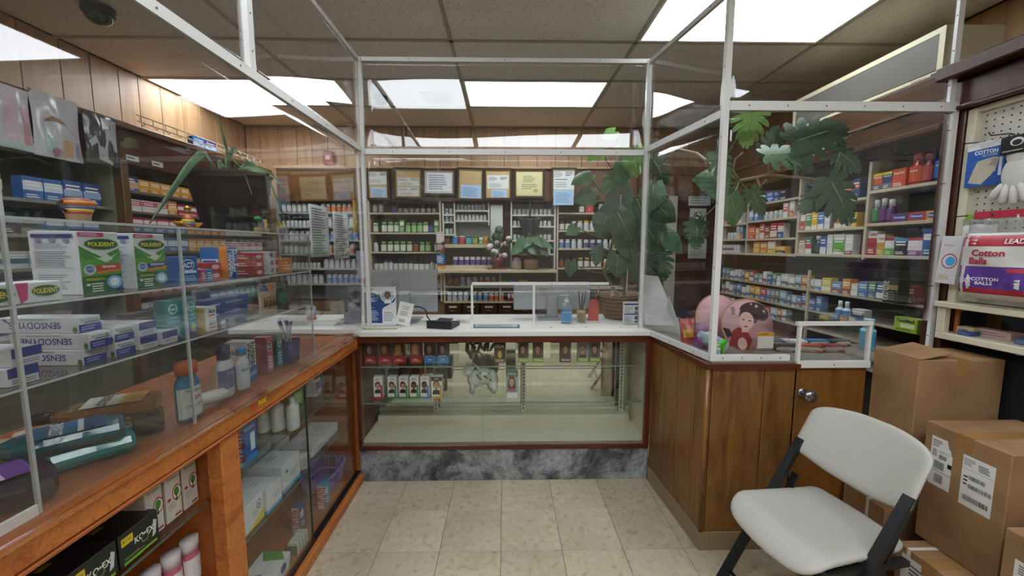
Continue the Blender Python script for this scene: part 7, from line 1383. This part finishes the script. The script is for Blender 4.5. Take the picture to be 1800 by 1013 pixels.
VL = [(1318, 222, 2.02, 75, -100, 'L', (0, -1, .3)), (1388, 268, 2.02, 85, 5, 'M', (-.2, -.8, .9)), (1446, 232, 1.99, 108, 20, 'D', (0, -1, .3)), (1494, 282, 2.10, 62, -40, 'D', (0, -1, .3)), (1480, 352, 1.99, 98, -60, 'D', (.1, -1, .2)), (1432, 352, 2.04, 60, 215, 'D', (0, -1, .5)), (1412, 285, 2.14, 55, -40, 'D', (0, -1, .2)), (1360, 250, 2.12, 60, 80, 'M', (0, -1, .4)), (1290, 368, 1.98, 62, -80, 'M', (0, -1, .2)), (1332, 355, 2.06, 55, -60, 'D', (0, -1, .2)), (1272, 292, 1.99, 60, -60, 'M', (0, -1, .3)), (1258, 318, 2.10, 75, 170, 'M', (-.2, -1, .3)), (1225, 412, 2.16, 55, -90, 'D', (-.2, -1, .3))]
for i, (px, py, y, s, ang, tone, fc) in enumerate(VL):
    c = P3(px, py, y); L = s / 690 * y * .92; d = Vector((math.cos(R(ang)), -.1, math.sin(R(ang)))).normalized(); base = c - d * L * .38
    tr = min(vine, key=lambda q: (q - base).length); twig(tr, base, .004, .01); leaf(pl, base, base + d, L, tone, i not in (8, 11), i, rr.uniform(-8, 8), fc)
# ceiling fittings and wall alarm
def dome(label, px, py, r):
    p = at(px, py, Z=ZC); o = thing('dome_camera', label, 'security camera', (p.x, p.y, ZC - .002)); part('base', B().lathe([(r, -.035), (r, 0)], 18), M('#1d1d1f', .4), o); part('dome', B().lathe([(.001, -.035 - r * .85)] + [(r * .88 * math.cos(a), -.035 - r * .85 * math.sin(a)) for a in (1.2, .9, .6, .3, 0)], 18), M('#0c0d0f', .08), o); part('lens', B().lathe([(r * .3, 0), (r * .3, .01), (0, .012)], 12, (0, -r * .75, -.05 - r * .2), axis='y'), M('#3a3f44', .1), o)
dome('black dome security camera on the ceiling at the upper left', 172, 12, .075); dome('black dome security camera on the ceiling near the back vent', 669, 170, .062)
p = at(768, 172, Z=ZC); o = thing('ceiling_vent', 'small square ceiling vent with tan frame', 'vent', (p.x, p.y, ZC - .002))
part('frame', B().ring(-.13, -.13, .13, .13, .035, -.008, .004, fn=lambda x, y, z: (x, z, y)), M('#b08a5a', .5), o); part('grille', B().box(-.095, -.095, -.002, .095, .095, .003), M('#7d7d78', .5), o)
for i in range(9): part('louvre', B().box(-.095, -.09 + .021 * i, -.006, .095, -.085 + .021 * i, .0), M('#94948e', .5), o)
p = at(1171, 173, Z=ZC); o = thing('smoke_detector', 'round white smoke detector on the ceiling at the right', 'smoke detector', (p.x, p.y, ZC)); part('body', B().lathe([(.0, -.04), (.03, -.038), (.055, -.02), (.06, -.004), (.06, .006)], 18), M('#c8c2b4', .5), o)
p = at(580, 279, Y=YB); o = thing('fire_alarm', 'red fire alarm strobe on the back wall panelling', 'alarm', (p.x, YB - .002, p.z - .075)); part('housing', B().bev(-.06, -.05, 0, .06, 0, .15, .012), M('#8f1f26', .35), o); part('strobe', B().bev(-.028, -.06, .05, .028, -.05, .10, .005), M('#d8c8c8', .2), o)
# ================================================================ shelving on the left wall
LO = (-2.50, 1.00, 0)
GRN = M('#6f715f', .6); LSH = M('#7d7a68', .5)
zsA = (1.03, 1.21, 1.39, 1.57, 1.755); zsB = (1.02, 1.17, 1.32, 1.47, 1.62, 1.745, 1.88)
shelf_unit('olive grey shelf unit along the left wall, nearest the viewer', LO, 90, 1.61, .36, .3, 2.05, zsA, mat=LSH, back=GRN)
LB2 = (-2.50, 2.67, 0)
shelf_unit('dark brown shelf unit of medicine boxes along the left wall', LB2, 90, 1.62, .36, .3, 2.05, zsB, mat=M('#5a4c3c', .5), back=M('#33271d', .7))
dv = thing('brown_post', 'dark brown wooden post between the two left wall shelf units', 'post', (0, 0, 0)); part('post', B().bev(-2.53, 2.615, .0, -2.45, 2.665, 2.06, .004), W_MID, dv)
lh = thing('shelf_header', 'dark brown header board with brown trim above the left wall shelves', 'header board', (0, 0, 0))
part('board', B().bev(-2.52, .6, 2.05, -2.49, 4.30, 2.27, .003), W_DARK, lh); part('trim', B().bev(-2.95, .6, 2.27, -2.46, 4.30, 2.31, .004), W_MID, lh)
GL = 'boxes on the left wall shelves'
def lrow(org, z, place, items, x, gp=.006): row(org, 90, z, place, items, x, .02, GL, gp, 0, .15 if org is LO else .1)
cbl = bx(.10, .13, '#2a4a86', (.3, .6, '#8fa8c8'), d=.06); cbl2 = bx(.09, .12, '#3a6aa8', (.4, .8, '#c8d4e0'), d=.06); cgn = bx(.07, .12, '#5a7a5a', (.3, .7, '#c8ccb8')); cgx = bx(.085, .1, '#3a3f44', (.0, .35, '#2a5a8a'), txt='GasX', ty=.8, th=.2); cwh = bx(.09, .09, '#b8bcb8', (.3, .6, '#4a6a7a')); crd = bx(.1, .085, '#a8283a', (.5, .8, '#d8c4c4')); cye = bx(.085, .085, '#c8902c', (.0, .25, '#a86a1c')); cwr = bx(.1, .08, '#c8c2c4', (.5, .9, '#b03a4a')); cor = bx(.08, .1, '#c87a2c', (.3, .6, '#e0b870')); ctl = bx(.075, .1, '#2f8a86', (.3, .6, '#bcd8d4')); cbn = bx(.09, .11, '#7a5a44', (.4, .7, '#b89a7a')); cnv = bx(.08, .11, '#26304a', (.3, .6, '#8a94ac'))
lrow(LO, zsA[4], 'on top shelf, near left wall unit', [(cbl, 'navy box'), (cbl2, 'blue box')] + gap(.05) + [(cbl, 'wide navy box'), (cgn, 'green white box'), (cgn, 'second green box')] + gap(.08) + rep(cbl2, 'mid blue box', 2) + rep(cbl, 'end navy box', 2), .55)
lrow(LO, zsA[3], 'on fourth shelf, near left wall unit', rep(cbn, 'brown box', 2) + gap(.2) + rep(cnv, 'dark navy box', 3) + gap(.05) + rep(cwh, 'grey white box', 2), .45)
lrow(LO, zsA[2], 'on third shelf, near left wall unit', gap(.2) + [(cgx, 'charcoal box with white lettering'), (cnv, 'dark box')] + gap(.06) + rep(cwh, 'grey white box', 3) + rep(cbl2, 'blue box', 3), .5)
lrow(LO, zsA[1], 'on second shelf, near left wall unit', rep(cwh, 'grey white box', 3) + rep(cwr, 'red striped box', 2) + rep(cbl2, 'blue box', 3) + rep(cnv, 'dark navy box', 2), .5)
lrow(LO, zsA[0], 'on lowest shelf, near left wall unit', rep(cgn, 'green box', 3) + rep(cwh, 'grey white box', 3) + rep(cbn, 'brown box', 3), .5)
lrow(LB2, zsB[6], 'on top shelf, far left wall unit', [(bx(.09, .14, '#2f5aa0', (.2, .6, '#c89a7a'), (.8, 1, '#26304a')), 'tall blue box')] + rep(cye, 'yellow amber box', 6) + rep(cwh, 'white box', 3) + [(cnv, 'navy box')] + gap(.1) + rep(cbl2, 'end blue box', 3), .04, .003)
lrow(LB2, zsB[5], 'on second shelf, far left wall unit', rep(cwr, 'white and red box', 3) + [(cor, 'orange box'), (crd, 'crimson box'), (crd, 'second crimson carton'), (ctl, 'teal box')] + gap(.3) + rep(cwh, 'white box', 4), .04)
lrow(LB2, zsB[4], 'on third shelf, far left wall unit', rep(crd, 'crimson box', 4) + [(cor, 'orange box'), (cye, 'amber box')] + gap(.2) + rep(cbl2, 'blue box', 3) + rep(cwh, 'white box', 3), .04)
for i, z in enumerate(zsB[:4]): lrow(LB2, z, f'on {("seventh", "sixth", "fifth", "fourth")[i]} shelf, far left wall unit', rep((cwh, crd, cnv, cbl2)[i], ('white box', 'crimson box', 'navy box', 'blue box')[i], 5) + rep((cbl2, cwr, cwh, cor)[i], ('blue carton', 'red striped box', 'white carton', 'orange box')[i], 5) + rep((ctl, cwh, cgn, cwr)[i], ('teal box', 'pale box', 'green box', 'red striped box')[i], 5), .04)
for i, (y, c) in enumerate(((3.42, '#2f78c0'), (3.55, '#3a3a80'))): put(bx(.11, .10, c, (.3, .6, '#b8d0e8')), ('bright blue', 'violet')[i] + ' box resting on the left header trim', (-2.57, y, 2.311), R(84), GL)
for i, y in enumerate((2.74, 2.93)): put(carton('shelf_tag', .09, .003, .035, '#b8b8b4', front=[('l', .1, .2, .9, .8, 1, '#4a4a4a')]), f'small white shelf tag on the left header, {("left", "right")[i]} one', (-2.487, y, 2.075), R(90), 'shelf tags')
# wire rack along the header
wr_ = thing('wire_rack', 'white wire rack with hooks along the top of the left header', 'wire rack', (0, 0, 0)); WIR = M('#c8c2ac', .4)
for z in (2.335, 2.375): part('long_wire', B().tube([(-2.44, 2.75, z), (-2.44, 4.1, z)], .004, 6), WIR, wr_)
for i in range(14): part('hook', B().tube([(-2.44, 2.77 + .1 * i, 2.375), (-2.44, 2.77 + .1 * i, 2.335), (-2.42, 2.77 + .1 * i, 2.31), (-2.40, 2.77 + .1 * i, 2.325)], .003, 5), WIR, wr_)
# hanging costume bags
for i, (px, py0, py1, w, lab, c, art) in enumerate(((4, 148, 258, .25, 'clear hanging bag with pink and red contents, leftmost of three', '#b8b4b6', [('g', .05, .12, .35, .95, '#b59aa0'), ('g', .5, .15, .75, .9, '#b8a4a8'), ('g', .82, .1, .95, .7, '#b08088'), ('g', 0, 0, 1, .12, '#a3b4ae')]), (103, 172, 280, .235, 'clear hanging bag with orange and teal contents, middle of three', '#b4b4b6', [('g', .2, .1, .42, .35, '#9ab4b0'), ('g', .55, .05, .78, .32, '#bf9a70'), ('e', .42, .1, .1, .07, '#9a6a7c'), ('g', .85, .05, .98, .3, '#8a8a90'), ('p', [(.2, .55), (.35, .66), (.6, .62), (.85, .42), (.6, .56), (.35, .58)], '#8a6a4a')]), (180, 205, 290, .20, 'dark hanging bag with a white figure shaped costume, rightmost of three', '#4a4a48', [('p', [(.35, .1), (.75, .02), (.85, .4), (.7, .75), (.75, .95), (.5, .95), (.45, .72), (.25, .55), (.05, .42), (.1, .32), (.3, .42)], '#a8acac'), ('g', .75, .3, .97, .95, '#8d9090')]))):
    p = at(px, py1, X=-2.44); z1 = at(px, py0, X=-2.44).z
    k = pouch('hanging_bag', w, z1 - p.z, c, 40 + i, .03, M(c, .18), art, .006); put(k, lab, (-2.43, p.y, p.z), R(90), 'hanging costume bags')
# ================================================================ on top of the acrylic display
ZA = AT + .0065
pp = thing('black_planter', 'black tapered planter with long strappy green leaves on the acrylic display', 'potted plant', (-1.15, 1.70, ZA))
part('pot', B().lathe([(.092, 0), (.10, .006), (.150, .225), (.158, .24), (.148, .24), (.14, .215), (0, .21)], 26), M('#08080a', .6), pp)
part('soil', B().lathe([(.139, .211), (.1, .216), (0, .218)], 20), M('#2a2018', .9), pp)
def strap(pts, w=.018):
    pts = [Vector(p) for p in pts]; b = B(); n = len(pts)
    def fn(u, v):
        t = v * (n - 1); i = min(n - 2, int(t)); f = t - i; p = pts[i].lerp(pts[i + 1], f); d = (pts[i + 1] - pts[i]).normalized(); s = d.cross(Vector((1, .2, .3))).normalized()
        return p + s * (u - .5) * 2 * w * (1 - v ** 2) * (.7 + .3 * math.sin(math.pi * v)) + Vector((0, 0, .006 * (abs(u - .5) * 2)))
    b.sheet(4, 14, fn, .003); return b
for i, (pts, kind) in enumerate((([(0, 0, .21), (.01, -.02, .33), (.0, -.05, .47)], 0), ([(0, 0, .21), (-.02, .02, .30), (-.01, .05, .36), (0, .08, .33)], 0), ([(-.02, -.02, .21), (-.01, -.12, .30), (.02, -.24, .22), (.03, -.36, .09), (.04, -.44, .01)], 0), ([(0, .02, .21), (.02, .10, .31), (.04, .20, .26), (.05, .28, .12), (.05, .34, -.02)], 0), ([(.02, 0, .21), (.05, -.04, .28), (.11, -.08, .24), (.15, -.10, .14)], 0), ([(-.03, .0, .21), (-.08, .06, .30), (-.10, .16, .27)], 0), ([(.0, .03, .21), (.03, .05, .27), (.10, .12, .27), (.15, .18, .17)], 0))): part('leaf', strap(pts), LM_M, pp)
bp_ = thing('face_basket', 'small tan basket with rainbow striped band and black handles on the acrylic display', 'basket', (-1.13, 1.074, ZA)); bp_.scale = (.72,) * 3; TAN = M('#b08a66', .7)
part('bowl', B().lathe([(.026, 0), (.030, .004), (.036, .04), (.045, .07), (.042, .07), (.03, .04), (0, .01)], 18), TAN, bp_)
for i, c in enumerate(('#b03a34', '#d8b42c', '#3a5aa0', '#c86a2c')): part('stripe', B().lathe([(.0365 + .0028 * i, .036 + .009 * i), (.0393 + .0028 * i, .045 + .009 * i)], 18), M(c, .5), bp_)
part('lid', B().lathe([(.047, .072), (.046, .084), (.03, .094), (0, .096)], 18), M('#7a3a2c', .5), bp_); part('lid_trim', B().lathe([(.049, .07), (.05, .076), (.049, .082)], 18), M('#c87a2c', .5), bp_)
for s in (-1, 1): part('handle', B().tube([(.0, s * .040, .045), (.0, s * .06, .055), (.0, s * .062, .075), (.0, s * .046, .08)], .005, 7), BLACK, bp_)
fg2 = thing('gold_figurine', 'golden seated figurine with striped robe on a curved gold base', 'figurine', (-1.10, 1.40, ZA)); fg2.scale = (.75,) * 3; GLD = M('#b8862c', .3, .5)
part('base', B().sheet(12, 5, lambda u, v: ((v - .5) * .04, (u - .5) * .12, .010 + .022 * (2 * u - 1) ** 2), .01), GLD, fg2); part('body', B().lathe([(.024, .012), (.026, .03), (.018, .055), (.015, .07), (0, .075)], 14), M('#a8602c', .4), fg2)
for i, c in enumerate(('#3a5aa0', '#3f8a4a', '#d8b42c', '#b03a34')): part('robe_stripe', B().lathe([(.0268 - .0013 * i, .022 + .008 * i), (.0255 - .0013 * i, .03 + .008 * i)], 14), M(c, .4), fg2)
part('head', blob(0, 0, .086, .014, .014, .016), M('#8a5a34', .5), fg2); part('hat', B().lathe([(.016, .095), (.012, .104), (0, .112)], 12), GLD, fg2)
tf = thing('souvenir_ornament', 'tiny colourful souvenir ornament with palm trees on the acrylic display', 'ornament', (-1.005, 1.655, ZA)); part('block', B().bev(-.012, -.035, 0, .012, .035, .02, .003), M('#8a6a3a', .5), tf); part('house', B().bev(-.008, -.005, .02, .008, .028, .055, .002), M('#d8b04a', .5), tf); part('figure', B().lathe([(.008, .02), (.007, .04), (.004, .048), (.006, .055), (0, .062)], 10, (.006, -.006, 0)), M('#2f5a9a', .4), tf); part('palm', B().merge(blob(0, -.022, .055, .015, .016, .01, 8, 5)).tube([(0, -.022, .02), (0, -.022, .052)], .003, 6), M('#2f7a34', .5), tf)
put(carton('small_yellow_box', .03, .02, .05, '#c8b02c', front=[('r', .2, .2, .8, .6, '#3a3a3a')]), 'tiny yellow ornament right of the black planter', (-1.06, 1.885, ZA), R(90)); put(carton('picture_card', .06, .004, .03, '#a8a8b4', front=[('r', .1, .1, .5, .9, '#7a4a5a'), ('r', .55, .1, .9, .9, '#4a6a8a')]), 'small picture card right of the black planter', (-1.02, 1.83, ZA), R(84))
tag(O('notice_board', B().bev(-.005, -.17, 0, .005, .17, .21, .002).mesh('notice_board', M('#c2c4c4', .5)), None, (-1.03, .665, ZA)), 'white notice panel with blue top standing at the left edge', 'panel'); O('blue_band', B().box(.0052, -.17, .195, .006, .17, .21).mesh('blue_band', M('#2c3f6a', .5)), bpy.data.objects['notice_board'])
put(bx(.12, .10, '#8a4a34', (.3, .7, '#c8a88a'), name='product_box'), 'rust box standing behind the black planter on the display', (-1.22, 1.90, ZA), R(90)) if False else None
# patterned bits hanging on the far post of the counter
put(bx(.05, .09, '#b8b4ac', (.0, .4, '#b03a44'), (.4, .7, '#3a5aa0'), name='hanging_pack'), 'small striped pack behind the left screen near the post', (-1.30, 2.62, 1.018), R(40))
